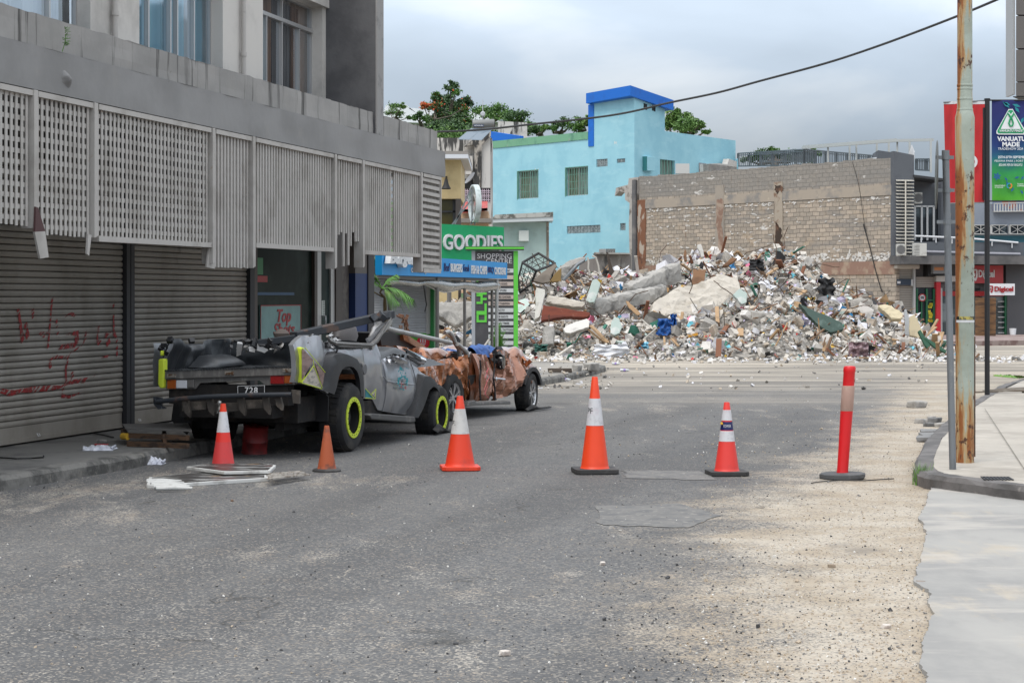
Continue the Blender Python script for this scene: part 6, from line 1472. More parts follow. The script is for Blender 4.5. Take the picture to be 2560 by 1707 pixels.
bx(cb,1060,722,1145,900,71.5,.4,m_cream,'lower_wall')
# ---- peach building with red awning and breeze blocks, and stained white building
pbld=thing('peach_building','small peach building with a red awning below a lilac pierced-block screen','building',(P(1190,740,84).x,84,gz(84)))
bx(pbld,1150,528,1221,561,84,5,M('peach_wall',(.6,.42,.27),.8,layers=[((.45,.3,.18),2,.5,.7,U)]),'wall',extra=3)
mb=MB(); mb.prism([P(1150,505,85.2),P(1219,503,85.2),P(1219,520,83.4),P(1152,524,83.4)][::1],(0,0,-.12)); mb.prism([P(1152,524,83.4),P(1219,520,83.4),P(1219,527,83.4),P(1152,533,83.4)],(0,.05,0)); mb.build('awning',M('awning_red',(.42,.07,.06),.6,layers=[((.3,.04,.035),1,.45,.6,(6,1,1))]),pbld,local=False)
m_lil=M('lilac_block',(.5,.43,.5),.8)
mb=MB(); 
for i in range(7):
    for j in range(3):
        a=P(1152+i*10.6,505-j*11,85.5); s=10.6*85.5/F
        mb.box(a.x,a.x+s*.12,85.5,85.6,a.z,a.z+s); mb.box(a.x,a.x+s,85.5,85.6,a.z,a.z+s*.12); mb.box(a.x+s*.42,a.x+s*.6,85.5,85.6,a.z+s*.15,a.z+s*.95); mb.box(a.x+s*.15,a.x+s*.95,85.501,85.599,a.z+s*.42,a.z+s*.6)
mb.build('pierced_screen',m_lil,pbld,local=False)
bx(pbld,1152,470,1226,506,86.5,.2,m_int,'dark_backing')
bx(pbld,1145,546,1228,556,83,2,M('roof_tin',(.22,.2,.18),.8),'gutter_roof')
wb=thing('stained_building','old white building with black mould streaks and a sloping roof','building',(P(1170,740,100).x,100,gz(100)))
m_mould=M('white_wall_mould',(.55,.53,.5),.85,layers=[((.3,.29,.27),1,.48,.65,U,.7),((.035,.035,.035),1.3,.5,.58,(2.2,2.2,.3),.95)])
bx(wb,1085,345,1230,560,100,5,m_mould,'wall',extra=1)
mb=MB(); mb.prism([P(1160,367,99.4),P(1222,318,99.4),P(1227,318,99.4),P(1227,340,99.4),P(1204,362,99.4),P(1200,470,99.4),P(1186,470,99.4),P(1186,362,99.4)],(0,.5,0)); mb.build('gable_edge',M('stained_grey_edge',(.42,.39,.35),.9,layers=[((.05,.05,.05),2.2,.44,.54,(1,1,.4))]),wb,local=False)
mb=MB(); mb.prism([P(1245,303,131),P(1318,307,131),P(1318,360,131),P(1245,360,131)],(0,5,0)); mb.build('parapet',m_mould,wb,local=False)
mb=MB(); mb.prism([P(1204,362,99.6),P(1226,341,99.6),P(1226,470,99.6),P(1204,470,99.6)],(0,.3,0)); mb.build('side_wall',M('white_wall_clean',(.58,.57,.55),.85,layers=[((.3,.29,.28),1.3,.58,.68,(2,2,.4))]),wb,local=False)
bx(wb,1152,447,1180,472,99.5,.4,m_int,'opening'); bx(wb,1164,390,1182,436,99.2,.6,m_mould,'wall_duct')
bx(wb,1150,425,1160,429,99.4,.1,M('sign_small_green',(.02,.2,.12),.6),'small_sign')
# solar water heater
sw=thing('solar_heater','solar water heater with a grey cylindrical tank above tilted panels on the white roof','solar heater',P(1190,330,98))
mb=MB(); a=P(1181,311,98); b=P(1236,309,98); d=(b-a).normalized(); mb.tube([a,a+d*.04,b-d*.04,b],[.16,.225,.225,.2],20); tk=mb.build('tank',M('tank_grey',(.2,.205,.2),.45,.3),sw,local=False,smooth=True)
mb=MB(); mb.tube([b,b+d*.03],.19,18); mb.build('tank_end',m_ink,tk,local=False)
mb=MB(); mb.prism([P(1178,323,97.8),P(1206,323,97.8),P(1174,350,96.8),P(1146,349,96.8)],(0,.05,.05)); mb.prism([P(1208,323,97.8),P(1234,321,97.8),P(1204,351,96.8),P(1177,350,96.8)],(0,.05,.05)); mb.build('collector',M('collector_glass',(.16,.2,.24),.15),sw,local=False)
mb=MB(); q1=P(1184,317,97.7); q2=P(1209,311,97.7); mb.box(q1.x,q2.x,97.76,97.775,q1.z,q2.z); lbp=mb.build('label',M('label_dark_blue',(.02,.04,.1),.5),tk,local=False)
mb=MB(); mb.text('LEXSUN',q1.x+.03,q2.x-.03,q1.z+.03,q2.z-.03,97.758,.01,bold=.03); mb.build('lettering',m_wht,lbp,local=False)
mb=MB(); mb.tube([P(1207,303,98.4),P(1207,250,98.4)],.02,5); mb.lathe([(.001,0),(.09,.0),(.13,.04)],16,P(1207,285,98.3),axis='y'); tag(mb.build('antenna',M('antenna_grey',(.45,.47,.5),.5)),'thin antenna mast with a small dish above the solar heater','antenna')
# satellite dish
mb=MB(); c=P(1178,448,80); mb.lathe([(.001,0),(.16,.025),(.3,.09),(.305,.085),(.16,.015)],24,axis='z'); o=mb.build('satellite_dish',M('dish_grey',(.2,.2,.21),.5),smooth=True); o.location=c; o.rotation_euler=(R(18),R(-50),0); tag(o,'tilted dark grey satellite dish above the ring sign','satellite dish')
# ---- blue building
BL=Frame(7.14,112,.808,-1.0)     # left face, x to the right; the corner is at x=0
m_cy=M('cyan_wall_paint',(.31,.58,.67),.8,layers=[((.26,.52,.62),.5,.42,.62,U),((.2,.33,.36),1.4,.66,.75,(3,3,.2),.5),((.36,.62,.7),.9,.5,.7,(1,1,3),.6),((.6,.62,.6),.8,.69,.71,U,.9)],bump=[(3,.2,.03)])
m_cb_=M('trim_strong_blue',(.0,.13,.55),.6,layers=[((.01,.1,.42),1,.5,.7,U)]); m_cg_=M('band_sage_green',(.16,.36,.23),.8,layers=[((.1,.25,.17),1.5,.5,.68,(1,1,.5)),((.3,.3,.3),3,.62,.7,U,.5)])
bb_=BL.thing('blue_building','light blue two-storey building with a tower capped in strong blue, barred windows','building')
xL=BL.sx(1227); zT=11.5; zb=-2
wins=[(1294,1346,427,496.5),(1414,1470,418,489)]; blk=[(1491,1519,398,417),(1542,1563,397,407),(1417,1501,564,583),(1550,1564,558,576)]
def hole(w,Fm=BL):
    a=Fm.L(w[0],w[3]);b=Fm.L(w[1],w[2]); a2=Fm.L(w[0],w[2]); b2=Fm.L(w[1],w[3]); return (a[0],b[0],(a[2]+b2[2])/2,(a2[2]+b[2])/2)
hs=[hole(w) for w in wins+blk]
mb=MB(); wall(mb,xL,0,zb,zT,hs,0,.35); mb.build('wall',m_cy,bb_)
xt=BL.sx(1472); mb=MB(); mb.add([(xt,0,zT),(0,0,zT),(0,0,13.2),(xt,0,13.2)],[(0,1,2,3)]); mb.add([(xt,0,zT-.5),(xt,0,13.2),(xt,3,13.2),(xt,3,zT-.5)],[(0,1,2,3)]); tw=mb.build('tower_wall',m_cy,bb_)
mb=MB(); mb.box(xL,xt-.02,-.06,.2,zT-.45,zT); mb.build('parapet_band',m_cg_,bb_)
mb=MB(); mb.box(xt-.0,BL.sx(1485),-.05,0,10.6,13.1); mb.build('corner_trim',m_cb_,bb_)
mb=MB(); mb.prism([BL.L(1227,329,1.5),BL.L(1300,340,1.5),BL.L(1300,350,1.5),BL.L(1227,352,1.5)],(0,.3,0)); mb.build('rear_parapet',m_cb_,bb_)
m_green=M('window_bars_green',(.13,.3,.24),.6); m_cur=M('curtain_olive',(.09,.11,.07),.9,layers=[((.2,.24,.19),3,.45,.62,(4,4,.3))])
m_cur2=M('curtain_pale',(.2,.27,.24),.9,layers=[((.09,.12,.1),3,.45,.62,(5,5,.3))])
def barwin(h,par,parF=None):
    a,b,c,d=h; mb=MB(); w=.05
    for q in ((a,a+w,c,d),(b-w,b,c,d),(a+w,b-w,c,c+w),(a+w,b-w,d-w,d),((a+b)/2-.03,(a+b)/2+.03,c+w,d-w)): mb.box(q[0],q[1],.18,.24,q[2],q[3])
    wd=mb.build('window',m_postw,par)
    mb=MB(); mb.box(a,(a+b)/2,.25,.26,c,d); mb.build('pane',m_cur,wd); mb=MB(); mb.box((a+b)/2,b,.251,.261,c,d); mb.build('pane',m_cur2,wd)
    mb=MB(); n=9
    for i in range(n): x=a+(b-a)*(i+.5)/n; mb.box(x-.014,x+.014,.0,.02,c,d)
    for i in range(1,4): z=c+(d-c)*i/4; mb.box(a,b,.022,.035,z-.012,z+.012)
    mb.box(a-.03,a+.02,-.03,.05,c-.03,d+.03); mb.box(a+.02,b,-.03,.05,d-.01,d+.03); mb.build('window_bars',m_green,wd)
for h in hs[:2]: barwin(h,bb_)
m_gbk=M('glass_block',(.25,.29,.3),.25,layers=[((.14,.17,.18),3,.45,.6,U)])
def gblock(h,nx,nz,par):
    a,b,c,d=h; mb=MB(); sx=(b-a)/nx; sz=(d-c)/nz
    for i in range(nx):
        for j in range(nz): mb.box(a+i*sx+.025,a+(i+1)*sx-.025,.04,.12,c+j*sz+.025,c+(j+1)*sz-.025)
    w=mb.build('glass_block_window',m_gbk,par); mb=MB(); mb.box(a,b,.08,.15,c,d); mb.build('block_joints',M('joint_grey',(.4,.45,.46),.8),w)
for h,n in zip(hs[2:],((5,3),(3,1),(10,2),(2,3))): gblock(h,*n,bb_)
# right face of the blue building
BR=Frame(7.14,112,5.05,7.0); RR=BR.a-BL.a
br=bpy.data.objects.new('right_wing',None); COL.objects.link(br); br.parent=bb_; br.rotation_euler=(0,0,RR)
xe=BR.sx(1839); x2=BR.sx(1662); 
wr=[(1650,1687,400,440)]
hr=[hole(w,BR) for w in wr]; mb=MB(); wall(mb,0,xe,zb,zT,hr,0,.3); mb.add([(0,0,zT),(x2,0,zT),(x2,0,13.2),(0,0,13.2)],[(0,1,2,3)]); mb.add([(x2,0,zT),(x2,4,zT),(x2,4,13.2),(x2,0,13.2)],[(0,1,2,3)]); mb.add([(xe,0,zb),(xe,5,zb),(xe,5,zT),(xe,0,zT)],[(0,1,2,3)]); mb.build('side_wall',m_cy,br)
mb=MB(); 
h=hr[0]; 
for i in range(5): x=h[0]+(h[1]-h[0])*(i+.5)/5; mb.box(x-.02,x+.02,0,.03,h[2],h[3])
mb.build('window_bars',m_green,br); mb=MB(); mb.box(h[0],h[1],.2,.22,h[2],h[3]); mb.build('pane',m_cur2,br)
mb=MB()
a=BR.L(1607,427);b=BR.L(1627,394); mb.box(a[0],b[0],-.3,0,a[2],b[2]); mb.build('wall_box',m_cy,br,bevel=.02); mb=MB(); mb.box(a[0]-.03,a[0]-.005,-.3,0,a[2],b[2]); mb.build('wall_box_side',M('dark_cyan_metal',(.03,.17,.18),.5),br)
mb=MB()
for px,py in ((1611,264),(1615.5,266),(1632,268),(1636.5,270)): a=BR.L(px,py); mb.box(a[0]-.09,a[0]+.09,-.01,.02,a[2]-.22,a[2]+.12)
mb.build('vent',m_int,br)
mb=MB(); a=BR.L(1747,433);b=BR.L(1764,409); mb.box(a[0],b[0],-.03,.02,a[2],b[2]); mb.build('block_patch',M('block_grey',(.25,.26,.28),.9),br)
mb=MB(); a=BR.L(1765,434,-.5); b=BR.L(1835,404,-.5); mb.box(a[0],b[0],-.7,-.05,a[2],b[2]-.35); mb.prism([(a[0],-.7,b[2]-.35),(a[0]+1.2,-.7,b[2]-.25),(a[0]+2.3,-.7,b[2]-.25),(a[0]+2.5,-.7,b[2]+.1),(b[0],-.7,b[2]-.0),(b[0]+.0,-.7,a[2]),(a[0],-.7,a[2])],(0,.4,0)); mb.build('white_lean_to',m_up,br)
mb=MB(); mb.tube([BR.L(1838,410,-.1),BR.L(1842,398,-.15),BR.L(1843,425,-.15)],.08,8); mb.build('downpipe',m_cy,br)
# cap of the tower: overhanging slab following both faces
cap=[BL.L(1465,238,-.35)[:2],BL.sx(1592,-.35)]
p0=BL.mat@Vector((BL.sx(1465,-.4),-.4,0)); p1=BL.mat@Vector((.25,-.55,0)); p2=BR.mat@Vector((x2+.35,-.4,0)); p3=p2+(p0-p1)
mb=MB(); zc0,zc1=13.15,13.75
q4=[(p.x,p.y,zc0-d) for p,d in ((p0,0),(p1,-.12),(p2,.4),(p3,.3))]; mb.prism(q4,(0,0,zc1-zc0)); o=mb.build('tower_cap',m_cb_,bb_,local=False)
# annex with awning slab
AN=Frame(P(1221,740,110).x,110,1,.0)
an=AN.thing('annex','pale mint single-storey annex with a white concrete canopy, in front of the blue wall','building')
m_mint=M('pale_mint_wall',(.42,.56,.54),.8,layers=[((.36,.48,.46),1,.45,.65,U)])
mb=MB(); a=AN.L(1180,740);b=AN.L(1366,555); mb.box(a[0],b[0],0,2.5,-2,b[2]); mb.build('wall',m_mint,an)
mb=MB(); c=AN.L(1368,740); mb.box(b[0]+.0,c[0]+.1,-.05,.5,-2,b[2]); mb.build('broken_pier',M('broken_pier',(.2,.17,.14),.9,layers=[((.4,.36,.3),1.5,.5,.6,U)]),an)
mb=MB(); mb.prism([AN.L(1219,557,-.9),AN.L(1383,552,-.9),AN.L(1383,542,-.9),AN.L(1229,548,-.9)],(0,3.3,0)); mb.build('canopy',M('white_fascia_b',(.55,.6,.62),.7),an)
mb=MB(); mb.prism([AN.L(1229,547.6,-.95),AN.L(1383,541.6,-.95),AN.L(1383,530,-.95),AN.L(1238,537,-.95)],(0,3.3,0)); mb.build('canopy_top',M('mouldy_parapet',(.45,.46,.44),.9,layers=[((.12,.12,.11),1.5,.48,.6,U)]),an)
mb=MB(); a=AN.L(1297,603,-.5);b=AN.L(1322,576,-.5); mb.box(a[0],b[0],-.5,-.002,a[2],b[2]); mb.build('vent_box',M('vent_box_white',(.6,.66,.64),.6),an,bevel=.02)
# ---- exposed block wall
BW=Frame(18.6,93,.746*-1,1.0)
BW=Frame(18.6,93,.598,-.8015)     # x=0 at the right end
bw=BW.thing('block_wall','high exposed grey-brown blockwork wall of the demolished building, with stained columns','wall')
def brick_mat():
    m=bpy.data.materials.new('exposed_blockwork'); m.use_nodes=True; nt=m.node_tree; N=nt.nodes.new; L=nt.links.new; b=nt.nodes['Principled BSDF']; b.inputs['Roughness'].default_value=.92
    tc=N('ShaderNodeTexCoord'); sp=N('ShaderNodeSeparateXYZ'); L(tc.outputs['Object'],sp.inputs[0]); cb=N('ShaderNodeCombineXYZ'); L(sp.outputs[0],cb.inputs[0]); L(sp.outputs[2],cb.inputs[1])
    nz=N('ShaderNodeTexNoise'); nz.inputs['Scale'].default_value=1.5; L(tc.outputs['Object'],nz.inputs[0]); 
    av=N('ShaderNodeVectorMath'); av.operation='MULTIPLY_ADD'; L(nz.outputs['Color'],av.inputs[0]); av.inputs[1].default_value=(.1,.09,0); L(cb.outputs[0],av.inputs[2])
    br=N('ShaderNodeTexBrick'); L(av.outputs[0],br.inputs['Vector']); br.inputs['Scale'].default_value=1; br.inputs['Brick Width'].default_value=.46; br.inputs['Row Height'].default_value=.213; br.inputs['Mortar Size'].default_value=.013; br.inputs['Mortar Smooth'].default_value=.25; br.inputs['Bias'].default_value=0
    br.inputs['Color1'].default_value=(.46,.385,.31,1); br.inputs['Color2'].default_value=(.31,.27,.225,1); br.inputs['Mortar'].default_value=(.15,.13,.11,1)
    def noi(sc,st=U,loc=(0,0,0)):
        mp=N('ShaderNodeMapping'); mp.inputs['Scale'].default_value=st; mp.inputs['Location'].default_value=loc; L(tc.outputs['Object'],mp.inputs[0]); n=N('ShaderNodeTexNoise'); n.inputs['Scale'].default_value=sc; n.inputs['Detail'].default_value=6; n.inputs['Roughness'].default_value=.65; L(mp.outputs[0],n.inputs[0]); return n.outputs[0]
    def rg(v,lo,hi,mx=1):
        r=N('ShaderNodeMapRange'); r.interpolation_type='SMOOTHSTEP'; r.inputs[1].default_value=lo; r.inputs[2].default_value=hi; r.inputs[4].default_value=mx; L(v,r.inputs[0]); return r.outputs[0]
    def mix(f,a,c,bl='MIX'):
        x=N('ShaderNodeMix'); x.data_type='RGBA'; x.blend_type=bl; L(f,x.inputs[0])
        for i,v in ((6,a),(7,c)):
            if isinstance(v,tuple): x.inputs[i].default_value=(*v,1)
            else: L(v,x.inputs[i])
        return x.outputs[2]
    c=br.outputs[0]
    # rows of greyer, newer block
    c=mix(rg(noi(.42,(.35,1,2.6)),.5,.6,.55),c,(.2,.195,.19))
    c=mix(rg(noi(.7,(1,1,1.4),(4,0,0)),.54,.68,.55),c,(.42,.32,.22))
    zt=rg(sp.outputs[2],7.05,7.25,.75); c=mix(zt,c,(.235,.225,.21),'MIX')
    # render left on parts: white flakes along courses
    fl=noi(1.7,(.7,1,2.3),(9,0,3)); f2=noi(.3,U,(2,2,2)); ad=N('ShaderNodeMath'); ad.operation='MULTIPLY_ADD'; ad.inputs[1].default_value=.28; L(f2,ad.inputs[0]); L(fl,ad.inputs[2])
    c=mix(rg(ad.outputs[0],.765,.785),c,(.62,.6,.57))
    c=mix(rg(noi(1.1,(3,3,.3),(7,1,1)),.64,.72,.6),c,(.2,.1,.045))
    c=mix(rg(noi(5),.45,.7,.35),c,(.13,.12,.105))
    L(c,b.inputs['Base Color'])
    bu=N('ShaderNodeBump'); bu.inputs['Strength'].default_value=.8; bu.inputs['Distance'].default_value=.04; iv=N('ShaderNodeMath'); iv.operation='MULTIPLY_ADD'; iv.inputs[1].default_value=-1; L(br.outputs[1],iv.inputs[0]); L(noi(4),iv.inputs[2]); L(iv.outputs[0],bu.inputs['Height']); L(bu.outputs[0],b.inputs['Normal'])
    return m
xl_=BW.sx(1572); zT2=8.35
rr=random.Random(44); mb=MB()
mb.box(xl_+.9,0,0,.25,-1.5,zT2-.02)
for i in range(60):
    x=xl_+.9+(0-xl_-.9)*i/60; mb.box(x,x+(0-xl_-.9)/60-.01,-.0+.003,.247,zT2-.02,zT2+rr.choice([0,.0,.03,.05,.02]))
mb.build('blockwork',brick_mat(),bw)
m_cem=M('stained_cement',(.33,.29,.245),.9,layers=[((.24,.215,.19),.9,.42,.62,U),((.13,.1,.08),1.6,.56,.68,(1,1,.6)),((.48,.43,.36),2.4,.62,.7,U,.7)],bump=[(4,.4,.03)])
m_cem2=M('burnt_column',(.2,.09,.05),.9,layers=[((.42,.36,.3),.8,.5,.56,(2,2,.8)),((.05,.03,.025),1.2,.52,.62,(1,1,.5))])
def bxw(p0,p1,y0,y1,mat,name,o=-.05,t=.05):
    a=BW.L(p0,740);b=BW.L(p1,740); zz0=BW.z((p0+p1)/2,y1); zz1=BW.z((p0+p1)/2,y0); mb=MB()
    n=max(3,int((zz1-zz0)/.3)); r=random.Random(int(p0)); L_=[];R_=[]
    for i in range(n+1): z=zz0+(zz1-zz0)*i/n; L_.append((a[0]+r.uniform(-.03,.03),o,z)); R_.append((b[0]+r.uniform(-.03,.03),o,z))
    mb.strip(L_,R_,(0,t,0)); return mb.build(name,mat,bw)
bxw(1595,1615,500,680,m_cem2,'column'); bxw(1790,1811,463,680,m_cem,'column')
bxw(1936,1957,455,665,M('scorched_column',(.36,.31,.25),.9,layers=[((.06,.035,.025),.6,.5,.6,(1,1,.45)),((.2,.12,.08),1.3,.5,.62,U)]),'column')
def stain(pts,mat,seed):
    r=random.Random(seed); out=[]
    for i in range(len(pts)):
        a=pts[i];b=pts[(i+1)%len(pts)]
        for k in range(4): t=k/4; l=BW.L(a[0]+(b[0]-a[0])*t,a[1]+(b[1]-a[1])*t,-.058); out.append((l[0]+r.uniform(-.05,.05),-.058,l[2]+r.uniform(-.05,.05)))
    mb=MB(); mb.prism(out,(0,.006,0)); return mb.build('scorch_stain',mat,bw)
m_sc=M('scorch_dark',(.045,.03,.022),.9,layers=[((.15,.08,.05),2,.5,.64,U)])
stain([(1937,464),(1956,464),(1956,482),(1950,476),(1944,485),(1937,478)],m_sc,1)
stain([(1938,555),(1945,562),(1953,575),(1956,590),(1950,600),(1956,612),(1955,640),(1950,662),(1938,662),(1940,620),(1937,590)],m_sc,2)
stain([(1792,500),(1806,496),(1809,520),(1803,560),(1808,600),(1805,650),(1793,650),(1795,600),(1790,560)],M('rust_stain',(.24,.15,.11),.9,layers=[((.36,.28,.22),1.5,.45,.6,U)]),3)
mb=MB(); mb.box(BW.sx(1614),-.05,-.045,.0,6.55,7.05); mb.build('ring_beam',M('bare_beam',(.36,.31,.255),.9,layers=[((.22,.21,.2),.8,.45,.62,(1,1,1)),((.44,.38,.3),2.4,.6,.7,U)]),bw)
mb=MB(); mb.box(BW.sx(1614),-.05,-.04,.0,2.7,3.35); mb.build('floor_band',M('pink_brown_band',(.26,.16,.12),.9,layers=[((.36,.27,.2),1.3,.48,.62,U),((.15,.1,.08),3,.58,.7,U)]),bw)
# white flaked render clinging above the band
rr=random.Random(4); mb=MB()
for i in range(420):
    x=BW.sx(rr.choice([rr.uniform(1618,1790),rr.uniform(1815,1935),rr.uniform(1960,2225)])); z=rr.choice([3.35+rr.uniform(0,.5),3.4+rr.uniform(0,.3),6.5-rr.uniform(0,.15),rr.uniform(3.5,6.4)]); w=rr.uniform(.04,.2); h=rr.uniform(.025,.07 if z>3.9 else .2)
    n=9; mb.prism([(x+math.cos(a*.7)*w*rr.uniform(.3,1.1),-.025,z+math.sin(a*.7)*h*rr.uniform(.3,1.1)) for a in range(n)],(0,.03,0))
mb.build('render_flakes',M('white_render',(.62,.6,.57),.9),bw)
# broken left edge with pipe
pts=[(1595,443),(1572,446),(1570,462),(1540,470),(1537,490),(1548,478),(1562,482),(1563,500),(1574,508),(1572,560),(1574,640),(1566,700),(1595,700)]
mb=MB(); mb.prism([BW.L(*p,.02) for p in pts],(0,.5,0)); mb.build('broken_edge',M('broken_concrete_edge',(.42,.39,.36),.9,layers=[((.15,.13,.11),1.2,.48,.62,U)],bump=[(6,.6,.05)]),bw)
mb=MB(); x=BW.sx(1590); mb.tube([(x,-.12,1.2),(x,-.12,8.2)],.14,12); mb.build('drain_pipe',M('grey_pipe',(.11,.11,.115),.7,layers=[((.2,.19,.18),1,.5,.7,U)]),bw,smooth=True)
mb=MB(); pp=smoothp([Vector(BW.L(*p,-.06)) for p in ((2131,405),(2148,470),(2161,560),(2180,640),(2195,700),(2212,735),(2226,725))]); mb.tube(pp,.012,5); mb.build('hanging_cable',m_ink,bw)
mb=MB(); pp=smoothp([Vector(BW.L(*p,-.06)) for p in ((2158,560),(2175,620),(2190,680),(2205,730))]); mb.tube(pp,.028,5); mb.build('hanging_cable',m_ink,bw)
# AC unit sticking out above the wall
mb=MB(); p=P(1690,425,107); mb.box(p.x,p.x+.75,107,107.4,p.z-.2,p.z+.35); o=mb.build('air_conditioner',M('ac_white',(.55,.55,.53),.6)); tag(o,'small white air conditioner above the block wall near the barred window','air conditioner')
# ---- grey shop building right of the wall
GR=Frame(18.62,92.9,.985,.17)
gr_=GR.thing('shop_building','dark grey two-storey shop building with white louvres, a balcony and red shop signs','building')
def gx(p0,y0,p1,y1,o,t,mat,name,par=None,bev=0):
    a=GR.L(p0,y1,o); b=GR.L(p1,y0,o); a2=GR.L(p0,y0,o); mb=MB(); mb.box(a[0],b[0],o,o+t,a[2],max(b[2],a2[2])); return mb.build(name,mat,par or gr_,bevel=bev)
m_gw=M('slate_grey_wall',(.1,.11,.125),.8,layers=[((.075,.08,.095),.8,.45,.65,U)]); m_gw2=M('slab_grey',(.13,.125,.125),.85,layers=[((.08,.08,.08),1,.45,.65,U)])
mb=MB(); mb.prism([GR.L(2234,395),GR.L(2234,378),GR.L(2208,377),GR.L(2196,376),GR.L(2284,387),GR.L(2285,458),GR.L(2285,640),GR.L(2234,640)][0:2]+[GR.L(2285,388),GR.L(2286,640),GR.L(2234,640)],(0,.4,0)); mb.build('pier_wall',m_gw,gr_)
mb=MB(); mb.prism([P(2195,376,96),P(2284,389,93.6),P(2284,420,93.6),P(2195,420,96)],(.2,2.5,0)); mb.build('roof_upstand',m_gw,gr_,local=False)
a=GR.L(2241,640,-.1); b=GR.L(2285,450,-.1); mb=MB(); z=a[2]
while z<b[2]: mb.prism([(a[0],-.14,z),(a[0],-.02,z+.05),(a[0],-.0,z+.05),(a[0],-.12,z)],(b[0]-a[0],0,0)); z+=.165
mb.box((a[0]+b[0])/2-.03,(a[0]+b[0])/2+.03,-.16,-.13,a[2],b[2]); mb.build('louvres',M('louvre_cream',(.6,.57,.5),.6),gr_)
gx(2286,452,2420,640,1.6,.2,m_gw,'back_wall'); 
mb=MB(); mb.prism([GR.L(2285,437,-.1),GR.L(2365,447,-.1),GR.L(2365,453,-.1),GR.L(2285,443,-.1)],(0,1.8,0)); mb.build('balcony_roof',M('dark_roof_steel',(.03,.032,.036),.6),gr_)
m_dgl=M('dark_window_glass',(.012,.018,.025),.1,layers=[((.1,.13,.15),.5,.5,.6,U)])
wg=gx(2286,520,2335,601,1.5,.05,m_dgl,'window'); mb=MB()
for px in (2287,2304,2318,2334): x=GR.sx(px,1.45); mb.box(x-.05,x+.05,1.42,1.5,GR.z(2300,601,1.5),GR.z(2300,515,1.5))
mb.box(GR.sx(2286,1.45),GR.sx(2335,1.45),1.42,1.49,GR.z(2300,518,1.5),GR.z(2300,514,1.5)); mb.build('window_frame',m_al,wg)
gx(2345,460,2352,600,1.4,.2,M('downpipe_dark',(.04,.045,.055),.6),'downpipe')
gx(2286,606,2560,640,-.0,.25,m_gw,'balcony_wall'); gx(2255,640,2600,660,-1.2,2.2,m_gw2,'canopy_slab')
mb=MB(); mb.tube([GR.L(2286,590,-.05),GR.L(2420,596,-.05),GR.L(2545,607,-.05)],.05,8); 
for px,y in ((2303,592),(2340,593),(2380,595),(2480,601),(2530,606)): mb.tube([GR.L(px,y,-.05),GR.L(px,y+14,-.05)],.03,6)
mb.build('balcony_rail',M('rail_white',(.62,.63,.65),.5),gr_)
mb=MB(); mb.tube([GR.L(2290,629,-.3),GR.L(2420,633,-.3),GR.L(2550,636,-.3)],.08,8); mb.build('pipe_run',M('pipe_grey_lilac',(.25,.25,.28),.6),gr_,smooth=True)
# ground floor
m_sh2=M('cream_shutter',(.4,.37,.33),.6); zg=gz(93)+.12
gx(2234,658,2600,860,.35,.3,m_gw2,'ground_wall')
def slats(p0,y0,p1,y1,o,mat,name,pit=.085):
    a=GR.L(p0,y1,o); b=GR.L(p1,y0,o); mb=MB(); z=a[2]
    while z<b[2]: mb.add([(a[0],o,z),(b[0],o,z),(b[0],o-.03,z+pit*.8),(a[0],o-.03,z+pit*.8)],[(0,1,2,3)]); z+=pit
    return mb.build(name,mat,gr_)
slats(2242,672,2284,846,.3,m_sh2,'roller_shutter'); slats(2290,692,2338,718,.28,m_sh2,'roller_shutter')
gx(2284,668,2289,848,.1,.3,m_postw,'pilaster'); gx(2242,661,2300,672,-.2,.6,M('awning_cream',(.5,.46,.4),.7),'small_awning',bev=.05)
mk=gx(2243,698,2280,713,.05,.08,M('sign_navy',(.02,.035,.06),.5),'small_sign'); mb=MB(); a=GR.L(2256,709,.03); b=GR.L(2276,703,.03); mb.box(a[0]-.25,a[0]-.1,.02,.05,a[2],b[2]); mb.build('lettering',m_dl,mk)
gx(2278,698,2283,715,.04,.1,m_postw,'sign_edge')
gx(2290,720,2337,846,.25,.05,m_dgl,'shop_glass'); mb=MB()
m_dgn=M('door_frame_green',(.01,.11,.045),.5)
for p0,y0,p1,y1 in ((2290,722,2294,846),(2302,750,2305,846),(2314,722,2319,846),(2332,722,2337,846),(2290,749,2337,752)):
    a=GR.L(p0,y1,.2);b=GR.L(p1,y0,.2); mb.box(a[0],b[0],.15,.24,a[2],b[2])
mb.build('door_frame',m_dgn,gr_)
c=GR.L(2304,744,.2); mb=MB(); mb.lathe([(.001,-.02),(.19,-.02),(.19,0)],24,(c[0],.14,c[2]),axis='y'); sg=mb.build('round_sign',m_wht,gr_); mb=MB(); mb.lathe([(.14,-.03),(.19,-.03),(.19,-.02)],24,(c[0],.135,c[2]),axis='y'); mb.build('sign_rim',m_red,sg); mb=MB(); mb.text('05',c[0]-.09,c[0]+.09,c[2]-.07,c[2]+.07,.11,.01,bold=.03); mb.build('lettering',m_ink,sg)
mb=MB(); rr=random.Random(5)
for i in range(12): a=GR.L(rr.uniform(2322,2329),rr.uniform(755,805),.2); mb.box(a[0]-.09,a[0]+.09,.2,.23,a[2]-.06,a[2]+.06)
mb.build('yellow_poster',M('yellow_print',(.6,.5,.03),.6),gr_)
gx(2341,705,2352,848,.0,.4,M('pillar_red',(.5,.02,.03),.6),'red_pillar')
g2=gx(2353,728,2435,840,.25,.05,M('shop_glass_far',(.05,.065,.07),.1,layers=[((.2,.23,.24),.9,.5,.62,U)]),'shop_glass'); gx(2353,728,2520,740,.2,.05,m_red,'red_lintel'); gx(2352,720,2356,846,.1,.2,m_postw,'glass_frame')
gx(2341,690,2430,704,.0,.4,M('cream_lintel',(.5,.47,.43),.7),'lintel')
